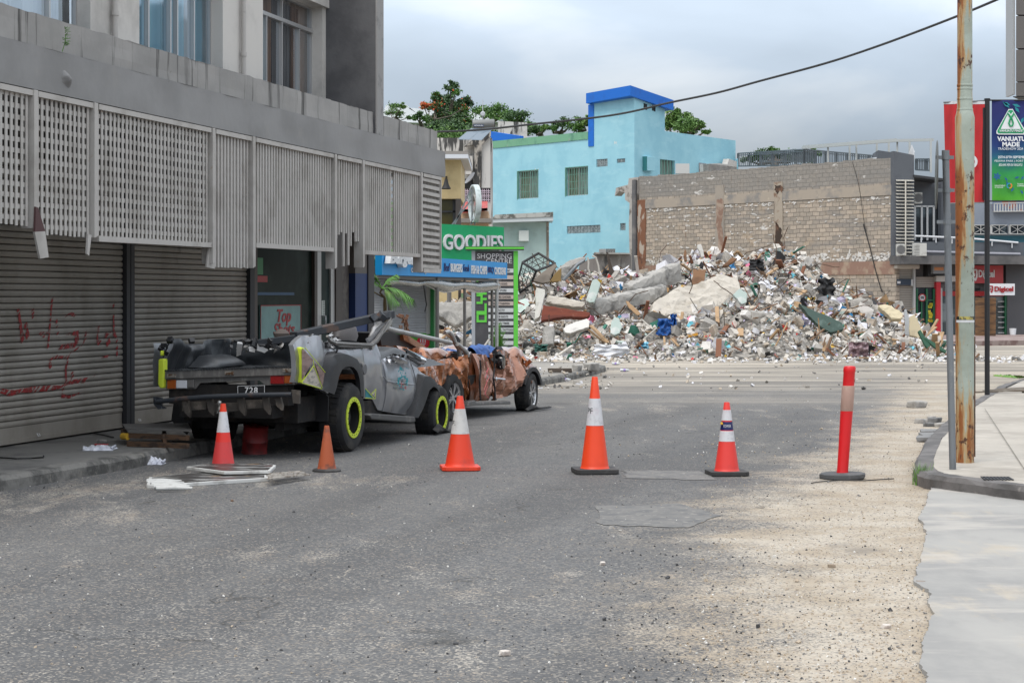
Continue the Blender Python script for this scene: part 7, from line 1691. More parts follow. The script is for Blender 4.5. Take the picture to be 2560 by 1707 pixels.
gx(2320,660,2332,690,-.3,.6,m_ink,'lamp_box'); bxs=gx(2333,660,2362,684,-.6,.7,M('grey_box',(.2,.2,.2),.6),'hanging_box'); gx(2336,668,2359,676,-.61,.01,M('orange_stripe',(.5,.2,.08),.6),'stripe',bxs)
gx(2362,720,2450,850,.35,.2,M('pale_column',(.5,.48,.46),.7),'pilaster')
gx(2455,735,2515,840,.3,.05,g2.data.materials[0],'shop_glass'); mb=MB()
for i in range(7): z=GR.z(2500,755+i*13,.28); mb.box(GR.sx(2494,.28),GR.sx(2513,.28),.2,.28,z,z+.05)
mb.build('shelf',m_postw,gr_); gx(2513,730,2518,846,.1,.25,m_dgn,'door_frame')
s1_=gx(2431,664,2508,708,-.05,.15,M('shop_red',(.45,.05,.055),.5),'shop_sign')
m_dw=M('shop_letter_white',(.65,.62,.6),.5)
def gt(txt,p0,y0,p1,y1,o,mat,par,bold=.03):
    a=GR.L(p0,y1,o);b=GR.L(p1,y0,o); mb=MB(); mb.text(txt,a[0],b[0],a[2],b[2],o,.03,bold=bold); mb.build('lettering',mat,par)
gt('Digicel',2446,675,2486,699,-.06,m_dw,s1_)
def demb(px,py,w,h,o,mat,par):
    a=GR.L(px,py+h,o); b=GR.L(px+w,py,o); W_=b[0]-a[0]; H_=b[2]-a[2]; mb=MB(); t=W_*.2
    mb.prism([(a[0],o,b[2]),(b[0]-t,o,b[2]),(b[0],o,b[2]-t),(b[0],o,a[2]+H_*.35),(b[0]-W_*.35,o,a[2]),(a[0]+W_*.3,o,a[2]+H_*.1),(a[0]+W_*.3,o,a[2]+H_*.3),(b[0]-W_*.45,o,a[2]+H_*.25),(b[0]-t*1.5,o,a[2]+H_*.45),(b[0]-t*1.5,o,b[2]-t*1.4),(a[0],o,b[2]-t*1.4)],(0,.03,0)); mb.box(a[0]+W_*.2,a[0]+W_*.5,o-.01,o+.02,a[2]+H_*.4,b[2]-H_*.35); mb.build('emblem',mat,par)
demb(2432,673,12,30,-.09,m_dw,s1_)
s2_=gx(2473,709,2537,738,-.9,.15,m_wb,'projecting_sign'); gt('Digicel',2486,716,2533,732,-.92,m_red,s2_); demb(2474,714,9,18,-.93,m_red,s2_)
gx(2515,663,2565,850,.1,.5,M('pier_grey',(.09,.09,.095),.8),'pier')
gx(2545,660,2600,800,.6,.2,M('blue_shutter',(.02,.06,.1),.6),'roller_shutter')
mb=MB(); a=GR.L(2532,850,-.8); mb.lathe([(.001,0),(.13,0),(.17,.37),(.16,.37),(.125,.02)],16,(0,0,0)); o=mb.build('bucket',m_wb,smooth=True); w=GR.mat@Vector((a[0],-.8,0)); o.location=(w.x,w.y,gz(w.y)+.15); tag(o,'white bucket standing outside the red and white shop','bucket')
mb=MB(); 
a=GR.L(2330,858,-1.5); b=GR.L(2700,858,-1.5)
mb.prism([GR.mat.inverted()@Vector(G(px,py)) for px,py in ((2380,866),(2620,862))]+[(b[0]+3,.4,gz(93)),(a[0],.4,gz(93))],(0,0,.2)); o=mb.build('shop_pavement',M('shop_kerb',(.28,.22,.2),.9,layers=[((.16,.1,.09),1.5,.45,.6,U)]),kind='structure'); o.location=GR.loc; o.rotation_euler=(0,0,GR.a)
# air conditioners
def ac(px0,py0,px1,py1,Y,label,fan=True):
    a=P(px0,py1,Y); b=P(px1,py0,Y); w=b.x-a.x; h=b.z-a.z; th=thing('air_conditioner',label,'air conditioner',a); mb=MB(); mb.box(0,w,0,.35,0,h); mb.build('casing',M('ac_casing',(.5,.5,.47),.6,layers=[((.35,.34,.31),2,.5,.65,U)]),th,bevel=.015)
    mb=MB()
    if fan: mb.lathe([(h*.36,-.012),(h*.4,-.012),(h*.4,0)],24,(w*.5,0,h*.5),axis='y'); mb.lathe([(.001,-.008),(h*.34,-.008)],20,(w*.5,0,h*.5),axis='y')
    else:
        for i in range(7): mb.box(w*.04,w*.45,-.01,0,h*(.1+i*.12),h*(.1+i*.12)+.02)
    mb.build('grille',M('ac_grille',(.12,.12,.12),.6),th)
ac(2243,610,2262,638,91.5,'white air conditioner in front of the cream louvres, left of its neighbour'); ac(2284,608,2317,640,91.8,'wide white air conditioner right of the cream louvres',False); ac(2287,481,2306,509,93.8,'grey air conditioner high under the dark balcony roof')
# roof terrace: railing, pergola, dish
rt=thing('roof_terrace','metal railing and pale pergola frame on the roof behind the block wall','railing',P(2080,400,112))
m_rl2=M('railing_grey_blue',(.1,.12,.135),.6)
mb=MB(); Yt=lambda px:122-(px-1840)/(2205-1840)*12 
def rail(px0,y0t,y0b,px1,y1t,y1b,Ya,Yb,n,mb):
    for i in range(n+1):
        t=i/n; px=px0+(px1-px0)*t; Y=Ya+(Yb-Ya)*t; mb.bar(P(px,y0t+(y1t-y0t)*t,Y),P(px,y0b+(y1b-y0b)*t,Y),.05 if i%6 else .12,.05)
    mb.bar(P(px0,y0t,Ya),P(px1,y1t,Yb),.07,.07); mb.bar(P(px0,y0b,Ya),P(px1,y1b,Yb),.07,.07); mb.bar(P(px0,y0t+5,Ya),P(px1,y1t+5,Yb),.05,.05)
rail(1845,384,416,2010,374,413,122,110,34,mb); mb.build('railing',m_rl2,rt,local=False); mb=MB(); rail(2010,374,413,2190,390,408,110,118,40,mb); mb.build('railing',m_rl2,rt,local=False); mb=MB(); rail(1900,382,405,2040,378,404,124,122,30,mb)
mb.build('railing',m_rl2,rt,local=False); mb=MB(); rail(2290,398,425,2328,398,427,100,98,9,mb); mb.build('railing',m_rl2,rt,local=False)
mb=MB(); mb.bar(P(2008,370,111),P(2240,352,100),.2,.14); mb.bar(P(2240,352,100),P(2330,350,97),.2,.14); mb.bar(P(2008,366,114),P(2240,349,104),.1,.1)
for px,y0,Y in ((2070,369,108),(2124,365,106),(2141,362,105),(2192,358,103),(2222,356,102),(2243,353,100),(2274,354,100),(2327,352,97)): mb.bar(P(px,y0,Y),P(px,432,Y),.09,.09)
mb.build('pergola',M('pergola_pale',(.45,.47,.46),.6),rt,local=False)
mb=MB(); mb.prism([P(2115,403,99.5),P(2195,393,96.5),P(2195,399,96.5),P(2117,404,99.5)],(0,.5,0)); tag(mb.build('white_sheet',m_wb),'thin white roofing sheet lying on top of the block wall','roof sheet')
mb=MB(); mb.lathe([(.001,0),(.3,.04),(.62,.16),(.9,.38),(.88,.38),(.6,.13)],28,axis='z'); o=mb.build('satellite_dish',M('dish_white',(.6,.6,.6),.5),smooth=True); o.location=P(2284,410,95); o.rotation_euler=(R(0),R(-72),R(-10)); tag(o,'big white satellite dish beside the dark grey roof upstand','satellite dish')
# distant buildings at the far right
fb=thing('apartment_block','pale blue-grey building with a balcony and small windows far down the street','building',(P(2480,740,125).x,125,gz(125)))
def fx(p0,y0,p1,y1,Y,dep,mat,name,par=fb,ex=0):
    a=P(p0,y1,Y);b=P(p1,y0,Y); mb=MB(); mb.box(a.x,b.x,Y,Y+dep,a.z-ex,b.z); return mb.build(name,mat,par,local=False)
m_fbw=M('pale_blue_grey_wall',(.23,.26,.31),.8,layers=[((.19,.215,.26),.5,.45,.65,U)])
fx(2430,510,2700,588,125,6,m_fbw,'wall'); fx(2430,588,2700,800,126,5,M('teal_blue_wall',(.06,.2,.28),.8),'lower_wall')
mb=MB()
for i in range(12): mb.bar(P(2486+i*7,510,124),P(2486+i*7,528,124),.08,.05)
mb.bar(P(2484,509,124),P(2570,507,124),.1,.06); mb.bar(P(2484,529,124),P(2570,528,124),.1,.06); mb.build('balcony_rail',m_postw,fb,local=False)
fx(2484,500,2600,512,124.6,.3,M('clothes_mix',(.12,.16,.25),.8,layers=[((.3,.1,.06),1.2,.5,.55,(2,1,1))]),'balcony_back',ex=.4)
for i in range(3):
    p=2432+i*46; w=fx(p,563,p+40,585,124.9,.08,m_dgl,'window'); mb=MB(); mb.bar(P(p,563,124.85),P(p+40,563,124.85),.12,.05); mb.bar(P(p,585,124.85),P(p+40,585,124.85),.14,.05); mb.bar(P(p,563,124.85),P(p,585,124.85),.14,.05)
    mb.bar(P(p,563,124.8),P(p+40,585,124.8),.04,.03); mb.bar(P(p+40,563,124.8),P(p,585,124.8),.04,.03); mb.bar(P(p+20,563,124.8),P(p+20,585,124.8),.04,.03); mb.build('window_frame',m_postw,w,local=False)
fx(2351,533,2364,598,118,2,M('pink_wall',(.5,.18,.38),.8),'pink_wing')
# grey panelled building corner top right
tb=thing('panelled_tower','grey-brown panelled building corner jutting into the sky at the top right','building',(P(2600,740,40).x,40,0))
m_pan=M('facade_panel',(.12,.11,.105),.6,layers=[((.1,.092,.088),.6,.45,.65,U)])
for i,(y0,y1) in enumerate(((-80,38),(40,122),(124,205),(206,241))):
    a=P(2540,y1,40);b=P(2800,y0,40); mb=MB(); mb.prism([(a.x,40,a.z+.006),(b.x,40,a.z+.006),(b.x,40,b.z-.006),(a.x,40,b.z-.006)],(4,8,0)); mb.build('facade_panel',m_pan,tb,local=False)
mb=MB(); a=P(2533,236,40);b=P(2539.5,-80,40); mb.box(a.x,b.x,40.05,40.6,a.z,b.z); mb.build('corner_trim',M('trim_pale_grey',(.35,.36,.37),.6),tb,local=False)
mb=MB(); a=P(2533,243,40); b=P(2800,241,40); mb.prism([(a.x,40.02,a.z),(b.x,40.02,a.z),(b.x,40.02,b.z),(a.x,40.02,b.z)],(4,8,0)); mb.build('soffit',m_frame,tb,local=False)
# ================================================================ the heap of rubble
SIL=[(1040,800),(1100,770),(1180,745),(1250,735),(1300,722),(1345,705),(1400,700),(1460,700),(1520,700),(1580,702),(1640,690),(1690,672),(1740,652),(1790,655),(1850,660),(1900,652),(1950,650),(2000,662),(2050,690),(2100,720),(2150,738),(2200,770),(2250,792),(2300,815),(2350,855),(2385,880),(2430,892)]
BASE=[(1000,888),(1200,886),(1300,888),(1400,893),(1600,898),(1900,898),(2200,893),(2380,882),(2430,880)]
YR=72.0
def hz(X,Y):
    """height of the heap surface at a ground point"""
    px=CX+F*X/Y if Y<YR else CX+F*X/YR
    yb=prof(BASE,px); G0=(EYE-.169)*F/((yb-HY)-.0065*F)
    zr=EYE+(HY-prof(SIL,px))/F*YR - gz(YR); zr=max(.02,zr)
    if Y<G0: return gz(Y)
    if Y<YR: t=(Y-G0)/(YR-G0); s=min(1,t*1.02); prof_=s**.8
    else: prof_=max(0,1-((Y-YR)/9)**1.5)
    h=zr*prof_
    h+= (noise.noise(Vector((X*.35,Y*.35,3)))*.55+noise.noise(Vector((X*1.1,Y*1.1,5)))*.28)*min(1,h*1.2)
    return gz(Y)+max(0,h)
def front(px,y):
    """point of the heap's front face seen at (px,y)"""
    a=(px-CX)/F; b=(HY-y)/F; Y=54.
    while Y<YR+1:
        if EYE+b*Y<=hz(a*Y,Y): return Vector((a*Y,Y,EYE+b*Y))
        Y+=.12
    return None
m_dust=M('rubble_fines',(.36,.335,.3),.95,layers=[((.16,.15,.135),2,.42,.62,U),((.5,.47,.43),5,.52,.66,U,.8),((.1,.09,.08),9,.6,.7,U,.7)],bump=[(8,.8,.06),(30,.8,.03)])
mb=MB(); nx,ny=190,110
def hf(u,v):
    Y=53+v*31; X=-5+u*25; return (X,Y,hz(X,Y)-.05)
mb.grid(hf,nx,ny)
tag(mb.build('rubble_heap',m_dust),'huge heap of crushed concrete, plaster, paper and household scrap from the demolished building','rubble',kind='stuff')
pal=[('chunk_grey',(.33,.31,.28)),('chunk_pale',(.54,.5,.445)),('chunk_white',(.64,.61,.57)),('chunk_warm',(.46,.39,.31)),('chunk_dark',(.12,.115,.11)),('chunk_brown',(.2,.12,.07)),('scrap_wood',(.4,.26,.14)),('scrap_black',(.025,.025,.028)),
     ('scrap_paper',(.64,.64,.67)),('scrap_lilac',(.5,.45,.6)),('scrap_blue',(.03,.2,.42)),('scrap_cyan',(.15,.5,.6)),('scrap_pink',(.7,.2,.32)),('scrap_red',(.5,.04,.03)),('scrap_green',(.04,.17,.12)),('scrap_yellow',(.65,.42,.06)),('scrap_mint',(.5,.6,.55)),('scrap_rust',(.2,.08,.04))]
pm_=[M(n,c,.85 if 'scrap' not in n else .7,layers=[(tuple(x*.55 for x in c),4,.45,.65,U,.7)] if i<7 else ()) for i,(n,c) in enumerate(pal)]
rr=random.Random(101)
def pick(kind):
    r=rr.random()
    if kind=='rock': return rr.choices([0,1,2,3,4,16],[8,9,6,4,2.4,.7])[0]
    if kind=='sheet': return rr.choices([8,2,9,10,11,12,13,14,15,5,7,16,6,1,0],[14,7,3,1.1,1.3,1.6,.9,1,.9,2.4,4.5,1.2,1.6,3,3])[0]
    return rr.choices([6,5,0,17,1,14],[5,4,3,3,3,.7])[0]
BIGP=[[(1490,780),(1475,700),(1560,640),(1700,565),(1850,520),(2000,470),(2200,400),(2340,440),(2352,560),(2300,640),(2180,720),(2040,780),(1900,800),(1820,840),(1600,830),(1530,870)],
 [(1240,600),(1480,420),(1700,330),(1760,430),(1500,540),(1300,640)],[(880,700),(1200,600),(1560,540),(1620,600),(1300,690),(900,790)],[(400,700),(880,780),(885,835),(400,868)],[(440,680),(480,620),(640,640),(820,680),(840,740),(560,715)],[(340,560),(440,560),(400,860),(340,860)]]
def inside(x,y):
    for pl in BIGP:
        c=False; j=len(pl)-1
        for i in range(len(pl)):
            if (pl[i][1]>y)!=(pl[j][1]>y) and x<(pl[j][0]-pl[i][0])*(y-pl[i][1])/(pl[j][1]-pl[i][1])+pl[i][0]: c=not c
            j=i
        if c: return True
    return False
def scatter(n,ylo,yhi,sizes,seed,name,label,xlo=1000,xhi=2400):
    mb=MB(); k=0; tries=0
    while k<n and tries<n*4:
        tries+=1
        X=rr.uniform(-4.5,19.5); Y=ylo+(yhi-ylo)*rr.random()
        h=hz(X,Y)-gz(Y)
        if h<.03 and rr.random()>.12: continue
        p=Vector((X,Y,hz(X,Y)))
        px=CX+F*X/Y
        if px<980 or px>2440: continue
        py=HY-(p.z-EYE)/Y*F
        if Y<66 and inside((px-1250)*3.92,(py-580)*3.92) and rr.random()<.93: continue
        t=rr.random(); s=rr.choice(sizes)*rr.uniform(.6,1.5); k+=1
        lowf=1.0 if h>.8 else .7
        if t<.5: mb.rock(p+Vector((0,0,s*.15)),s*lowf,pick('rock'),rnd=rr,rough=.5)
        elif t<.9:
            # crumpled sheet: a few bent facets
            s*=rr.uniform(.6,1.15)*lowf; m=pick('sheet'); d1=Vector((rr.uniform(-1,1),rr.uniform(-1,1),rr.uniform(-.4,.9))).normalized(); d2=d1.cross(Vector((rr.uniform(-1,1),rr.uniform(-1,1),rr.uniform(-1,1)))).normalized(); nn=d1.cross(d2)
            if rr.random()<.5: nn=nn*-1
            q=[]
            for j in range(3):
                for i in range(3): q.append(p+Vector((0,0,s*.35))+d1*s*(i-1)*.55*rr.uniform(.7,1.2)+d2*s*(j-1)*.5*rr.uniform(.7,1.2)+nn*s*rr.uniform(-.25,.25))
            mb.add(q,[(j*3+i,j*3+i+1,(j+1)*3+i+1,(j+1)*3+i) for j in range(2) for i in range(2)],m)
        else:
            d=Vector((rr.uniform(-1,1),rr.uniform(-1,1),rr.uniform(-.3,.7))).normalized(); l=min(.8,s*rr.uniform(1.5,3.5)); w=rr.choice([.02,.03,.05,.08]); mb.bar(p+Vector((0,0,.05)),p+d*l+Vector((0,0,.1)),w*rr.uniform(1,2.5),w*.6,pick('plank'))
    o=mb.build(name,pm_); return tag(o,label,'rubble',kind='stuff')
scatter(15000,54.5,74,[.07,.09,.12,.15,.2],1,'rubble_scraps','countless small broken pieces, papers and rags covering the rubble heap')
scatter(900,55.5,73,[.28,.36,.46],2,'rubble_lumps','medium broken lumps and sheets strewn through the rubble heap')
# fringe of crumbs on the street before the heap
mb=MB()
for i in range(1500):
    X=rr.uniform(-3,18); Y=rr.gauss(55.5,1.6); s=rr.choice([.04,.06,.09,.13]); mb.rock((X,Y,gz(Y)+s*.2),s,rr.choice([0,1,2,3,2,8,8,4]),rnd=rr)
tag(mb.build('rubble_crumbs',pm_),'crumbs of plaster and paper along the foot of the rubble heap','rubble',kind='stuff')
# twisted reinforcing bars
mb=MB()
for i in range(130):
    px=rr.uniform(1230,2320); y=rr.uniform(prof(SIL,px)-2,prof(SIL,px)+120); p=front(px,y)
    if not p: continue
    d=Vector((rr.uniform(-1,1),rr.uniform(-.8,.2),rr.uniform(-.2,1))).normalized(); pts=[p]
    for k in range(6): d=(d+Vector((rr.uniform(-.5,.5),rr.uniform(-.5,.5),rr.uniform(-.6,.25)))).normalized(); pts.append(pts[-1]+d*rr.uniform(.12,.35))
    mb.tube(pts,.014,4)
tag(mb.build('reinforcing_bars',M('rebar_rust',(.09,.055,.035),.9)),'thin twisted rusty reinforcing bars sticking out of the heap','reinforcing bar',kind='stuff')
# ---- large pieces one can point at
m_s1=M('slab_pale_sand',(.5,.46,.4),.92,layers=[((.4,.36,.3),1.2,.45,.65,U),((.28,.26,.24),4,.56,.68,U,.7)],bump=[(4,.6,.05),(18,.6,.02)])
m_s2=M('slab_grey',(.36,.345,.32),.92,layers=[((.17,.165,.155),1.5,.48,.62,U),((.5,.48,.44),5,.58,.7,U,.7)],bump=[(6,.7,.04)])
m_s3=M('slab_white',(.63,.61,.57),.9,layers=[((.42,.4,.37),3,.5,.68,U)],bump=[(8,.4,.02)])
m_mt=M('slab_mint',(.42,.5,.46),.8,layers=[((.58,.6,.57),2,.5,.62,U),((.35,.34,.31),6,.6,.7,U,.7)],bump=[(5,.4,.02)])
m_rb=M('beam_red_brown',(.2,.045,.022),.7,layers=[((.13,.03,.018),1,.45,.62,(1,1,6)),((.32,.2,.15),5,.64,.74,U,.7)])
m_bb=M('board_brown',(.24,.13,.07),.85,layers=[((.15,.08,.045),2,.45,.65,U)])
m_tar=M('dark_green_sheet',(.04,.075,.06),.6,layers=[((.1,.15,.13),2,.5,.65,U)],bump=[(4,.5,.04)])
m_cr=M('slab_cream',(.58,.5,.34),.85,layers=[((.45,.38,.26),2,.5,.68,U)])
def c1(x,y): return (1250+x/3.92,580+y/3.92)
def c2(x,y): return (1800+x/2.613,330+y/2.613)
_tx={}
def rough_up(o,vox,st):
    if 't' not in _tx:
        for k,sz in (('t',.55),('u',.16)): t=bpy.data.textures.new('rough'+k,'CLOUDS'); t.noise_scale=sz; t.noise_depth=3; _tx[k]=t
    m=o.modifiers.new('remesh','REMESH'); m.mode='VOXEL'; m.voxel_size=vox
    for k,f in (('t',1),('u',.6)):
        d=o.modifiers.new('disp','DISPLACE'); d.texture=_tx[k]; d.strength=st*f; d.mid_level=.5; d.texture_coords='GLOBAL'
    m=o.modifiers.new('dec','DECIMATE'); m.ratio=.16
def piece(pts,Y,th,label,cat,name,mat,tilt=(0,0),sub=None,seed=0,jag=.04):
    """flat broken piece: outline at its own distance, leaning back (tilt = extra depth per metre across/up)"""
    P_=[]; r=random.Random(seed+int(pts[0][0]))
    c=sum((P(px,py,Y) for px,py in pts),Vector())/len(pts)
    n=len(pts)
    for i in range(n):
        a,b=pts[i],pts[(i+1)%n]; m=max(1,int(math.hypot(b[0]-a[0],b[1]-a[1])/7))
        for k in range(m):
            t=k/m; q=P(a[0]+(b[0]-a[0])*t+r.uniform(-1,1)*jag*20,a[1]+(b[1]-a[1])*t+r.uniform(-1,1)*jag*20,Y)
            d=Vector((0,(q.x-c.x)*tilt[0]+(q.z-c.z)*tilt[1],0)); rel=q-c; s=(Y+d.y)/Y
            P_.append(rel*s+d+(Vector((c.x,0,c.z-EYE))*(s-1)))
    mb=MB(); mb.prism(P_,(0,th*.9,-th*.35)); o=mb.build(name,mat,bevel=0 if (mat in (m_s1,m_s2,m_cr) and th>=.25) else .015); o.location=c
    if mat in (m_s1,m_s2,m_cr) and th>=.25: rough_up(o,.05 if th<.5 else .08,.07 if th<.5 else .2)
    return tag(o,label,cat)
piece([c1(*p) for p in ((1490,780),(1475,700),(1560,640),(1700,565),(1850,520),(2000,470),(2200,400),(2340,440),(2352,560),(2300,640),(2180,720),(2040,780),(1900,800),(1820,840),(1700,800),(1600,830),(1530,870))],62.5,.6,'biggest pale sand-coloured concrete slab leaning in the middle of the heap','concrete slab','concrete_slab',m_s1,(.2,1.0))
piece([c1(*p) for p in ((1530,870),(1600,830),(1700,800),(1850,850),(1830,900),(1700,890),(1590,850))],62.2,.4,'grey broken underside lump below the biggest pale slab','concrete slab','concrete_slab',m_s2,(0,.5))
def beam(a,b,Ya,Yb,w,h,label,mat,cat='concrete beam',name='concrete_beam',seed=1,roll=.15):
    A_=P(*a,Ya);B_=P(*b,Yb); r=random.Random(seed); th=thing(name,label,cat,A_); n=14; mb=MB()
    def ringp(i):
        t=i/n; c=A_.lerp(B_,t); d=(B_-A_).normalized(); s=d.cross(Vector((0,0,1))).normalized(); u=s.cross(d)
        q=Matrix.Rotation(roll,3,d); s=q@s;u=q@u
        return [c+s*(x*w/2+r.uniform(-.02,.02))+u*(y*h/2+r.uniform(-.025,.025))-A_ for x,y in ((-1,-1),(1,-1),(1,.4),(.7,1),(-.7,1),(-1,.4))]
    rs_=[ringp(i) for i in range(n+1)]; m=6
    mb.add([p for q in rs_ for p in q],[(i*m+k,i*m+(k+1)%m,(i+1)*m+(k+1)%m,(i+1)*m+k) for i in range(n) for k in range(m)]+[tuple(range(m)),tuple(n*m+k for k in range(m))[::-1]]); rough_up(mb.build('beam_body',mat,th),.07,.1)
    mb=MB()
    for e,s in ((Vector(),-1),(B_-A_,1)):
        d=(B_-A_).normalized()*s
        for k in range(3): mb.tube([e+Vector((0,0,(k-1)*h*.25)),e+d*.25+Vector((0,0,(k-1)*h*.3)),e+d*.4+Vector((0,-.1,r.uniform(-.2,.1)))],.013,4)
    mb.build('bare_bars',m_bolt,th); return th
beam(c1(1250,600),c1(1730,385),63.5,65.5,.45,.62,'upper long weathered concrete beam leaning up to the right on the heap',m_s2,seed=2)
beam(c1(885,745),c1(1600,580),61.0,63.5,.4,.5,'lower long grey concrete beam lying under the upper leaning beam',m_s2,seed=3)
piece([c1(*p) for p in ((425,715),(880,785),(885,815),(850,835),(660,830),(560,840),(400,868),(405,800))],60.2,.25,'red-brown painted beam broken off low at the left of the heap','painted beam','painted_beam',m_rb,(0,.2))
piece([c1(*p) for p in ((345,575),(360,545),(440,560),(438,620),(410,740),(390,830),(340,860),(350,700))],60.4,.35,'upright pale concrete block left of the red-brown beam','concrete block','concrete_block',m_s3,(0,.3))
beam(c1(480,1120),c1(480,935),58.6,58.8,.32,.32,'short vertical square concrete post stub at the left front of the heap',m_s2,seed=5)
piece([c1(*p) for p in ((620,950),(660,910),(850,845),(880,870),(870,930),(780,960),(690,990),(640,985))],58.8,.3,'white slanting slab low left, in front of the red-brown beam','concrete slab','concrete_slab',m_s3,(.1,.8))
piece([c1(*p) for p in ((440,680),(480,620),(640,640),(820,680),(840,740),(700,730),(560,715))],61.0,.35,'long pale grey slab just above the red-brown beam','concrete slab','concrete_slab',m_s1,(.1,.6))
piece([c1(*p) for p in ((910,470),(950,460),(985,500),(960,600),(920,690),(880,690),(845,670),(870,580))],60.8,.22,'mint green plaster slab standing upright left of the long beams','plaster slab','plaster_slab',m_mt,(.2,.4))
piece([c1(*p) for p in ((1120,830),(1165,840),(1195,930),(1170,990),(1120,1010),(1085,990),(1090,890))],58.6,.2,'oval mint green plaster slab lower down near the heap centre','plaster slab','plaster_slab',m_mt,(.1,.5))
piece([c1(*p) for p in ((1665,1160),(1700,1110),(1840,1085),(1900,1120),(1890,1160),(1760,1180),(1670,1190))],57.2,.22,'flat bright white slab at the foot of the heap, centre','concrete slab','concrete_slab',M('slab_bright_white',(.72,.71,.69),.85,layers=[((.55,.52,.48),3,.55,.7,U)]),(.1,1.0))
piece([c1(*p) for p in ((1895,362),(2020,368),(2000,490),(1880,520))],64.2,.05,'square brown wooden board standing above the biggest pale slab','board','wooden_board',m_bb,(.1,.4))
piece([c1(*p) for p in ((1230,670),(1260,680),(1380,800),(1350,815),(1260,745))],60.8,.05,'curved tan board below the lower long beam','board','wooden_board',m_bb and M('board_tan',(.42,.27,.15),.85),(0,.3))
piece([c1(*p) for p in ((1740,1235),(1850,1195),(1940,1235),(1880,1240))],57,.03,'tan cardboard sheet on the road edge at the heap foot','cardboard','cardboard',M('cardboard',(.5,.36,.2),.9),(0,1.5))
piece([c1(*p) for p in ((1610,600),(1600,520),(1660,550),(1650,590))],63.6,.05,'small tan wooden stick end between the beams','board','wooden_board',M('board_tan_b',(.4,.25,.12),.85),(0,.3))
piece([c1(*p) for p in ((1810,170),(1825,175),(1832,280),(1808,285),(1800,230))],66,.08,'short orange-brown plank standing upright at the top of the heap','plank','plank',m_bb,(0,.1))
piece([c1(*p) for p in ((1935,125),(1970,120),(1985,160),(2005,240),(1975,245),(1955,180),(1932,150))],66,.15,'white pointed plaster shard sticking up at the top of the heap','plaster shard','plaster_shard',m_s3,(0,.1))
piece([c1(*p) for p in ((2180,330),(2270,250),(2330,255),(2230,330))],66,.2,'brown timber plank leaning at the foot of the scorched column','plank','plank',m_bb,(.2,.2))
piece([c1(*p) for p in ((1825,940),(1900,920),(1945,1010),(1880,1025),(1830,1035))],58.4,.25,'pale slab with an orange painted edge, right of the blue cloth','concrete slab','concrete_slab',m_s1,(0,.8))
mb=MB(); mb.prism([P(*c1(*p),58.1) for p in ((1828,1035),(1832,1010),(1938,990),(1942,1012))],(0,.1,0)); tag(mb.build('painted_strip',M('paint_orange',(.62,.3,.03),.7)),'orange-yellow painted strip along the broken edge of a pale slab','strip')
piece([c2(*p) for p in ((515,1118),(600,1160),(700,1200),(800,1245),(805,1290),(720,1310),(650,1265),(580,1200))],60,.25,'large dark green crumpled sheet half way up the right side of the heap','metal sheet','metal_sheet',m_tar,(.2,.6))
piece([c2(*p) for p in ((1030,1135),(1090,1125),(1200,1180),(1190,1225),(1120,1215),(1080,1175))],60,.3,'cream slab lying near the right end of the heap top','concrete slab','concrete_slab',m_cr,(.2,.8))
piece([c2(*p) for p in ((1240,1205),(1270,1190),(1330,1310),(1310,1345),(1270,1335),(1238,1330))],60.5,.12,'cream panel standing upright at the far right of the heap','panel','panel',m_cr,(.1,.15))
piece([c2(*p) for p in ((1205,1160),(1220,1155),(1238,1240),(1238,1330),(1212,1325))],61,.08,'translucent grey upright sheet beside the cream panel','panel','panel',M('grey_sheet',(.4,.42,.44),.4),(.1,.15))
for (pts,lab) in (([(1293,1300),(1310,1290),(1375,1390),(1365,1420),(1340,1395)],'steeper dark green plank at the right foot of the heap'),([(1330,1345),(1345,1340),(1480,1425),(1475,1442),(1400,1405)],'longer dark green plank pointing to the grey sign post')):
    piece([c2(*p) for p in pts],58.3,.12,lab,'plank','plank',M('plank_dark_green',(.03,.1,.06),.7),(.2,.3),jag=.01)
piece([c2(*p) for p in ((370,1260),(430,1290),(520,1370),(560,1400),(440,1400),(400,1370))],58.4,.3,'grey slab leaning left low on the right half of the heap','concrete slab','concrete_slab',m_s2,(.2,.6))
piece([c2(*p) for p in ((85,1060),(130,1020),(175,1050),(175,1110),(140,1125))],61.5,.2,'pale mint lump right of the biggest pale slab','plaster slab','plaster_slab',m_mt,(.2,.5))
piece([c2(*p) for p in ((355,1390),(400,1400),(455,1460),(420,1465),(370,1430))],57.3,.04,'cardboard tan strip at the heap foot right of centre','cardboard','cardboard',M('cardboard_b',(.48,.33,.2),.9),(0,.8))
def rag(pts_c,Y,w,h,mat,label,cat,name,seed):
    c=P(*pts_c,Y); mb=MB()
    def f(u,v):
        a=(u-.5)*2;b=(v-.5)*2; return (a*w/2*(1+.4*noise.noise(Vector((b*2,seed,1)))),.18*noise.noise(Vector((u*4,v*4,seed)))-.1*(1-a*a),b*h/2*(1+.3*noise.noise(Vector((a*2,seed,4)))))
    mb.grid(f,18,14); o=mb.build(name,mat,smooth=True); o.location=c; return tag(o,label,cat)
rag(c1(1610,930),58.3,.42,.5,m_blue,'bright blue cloth hanging in folds at the centre of the heap','cloth','cloth',3)
rag(c1(1700,860),58.4,.2,.36,m_blue,'smaller piece of bright blue cloth beside the main blue cloth','cloth','cloth',6)
rag(c2(905,1425),57.5,.6,.5,M('cloth_purple_brown',(.16,.1,.11),.9,layers=[((.4,.3,.32),9,.5,.6,U)]),'bundle of dark striped clothes at the right foot of the heap','cloth','cloth',8)
rag(c2(695,1010),64,.55,.55,m_rag,'black plastic bag near the crest on the right of the heap','plastic bag','plastic_bag',9)
rag(c2(240,870),66,.5,.4,m_rag,'black rags on the crest left of the scorched column','cloth','cloth',10)
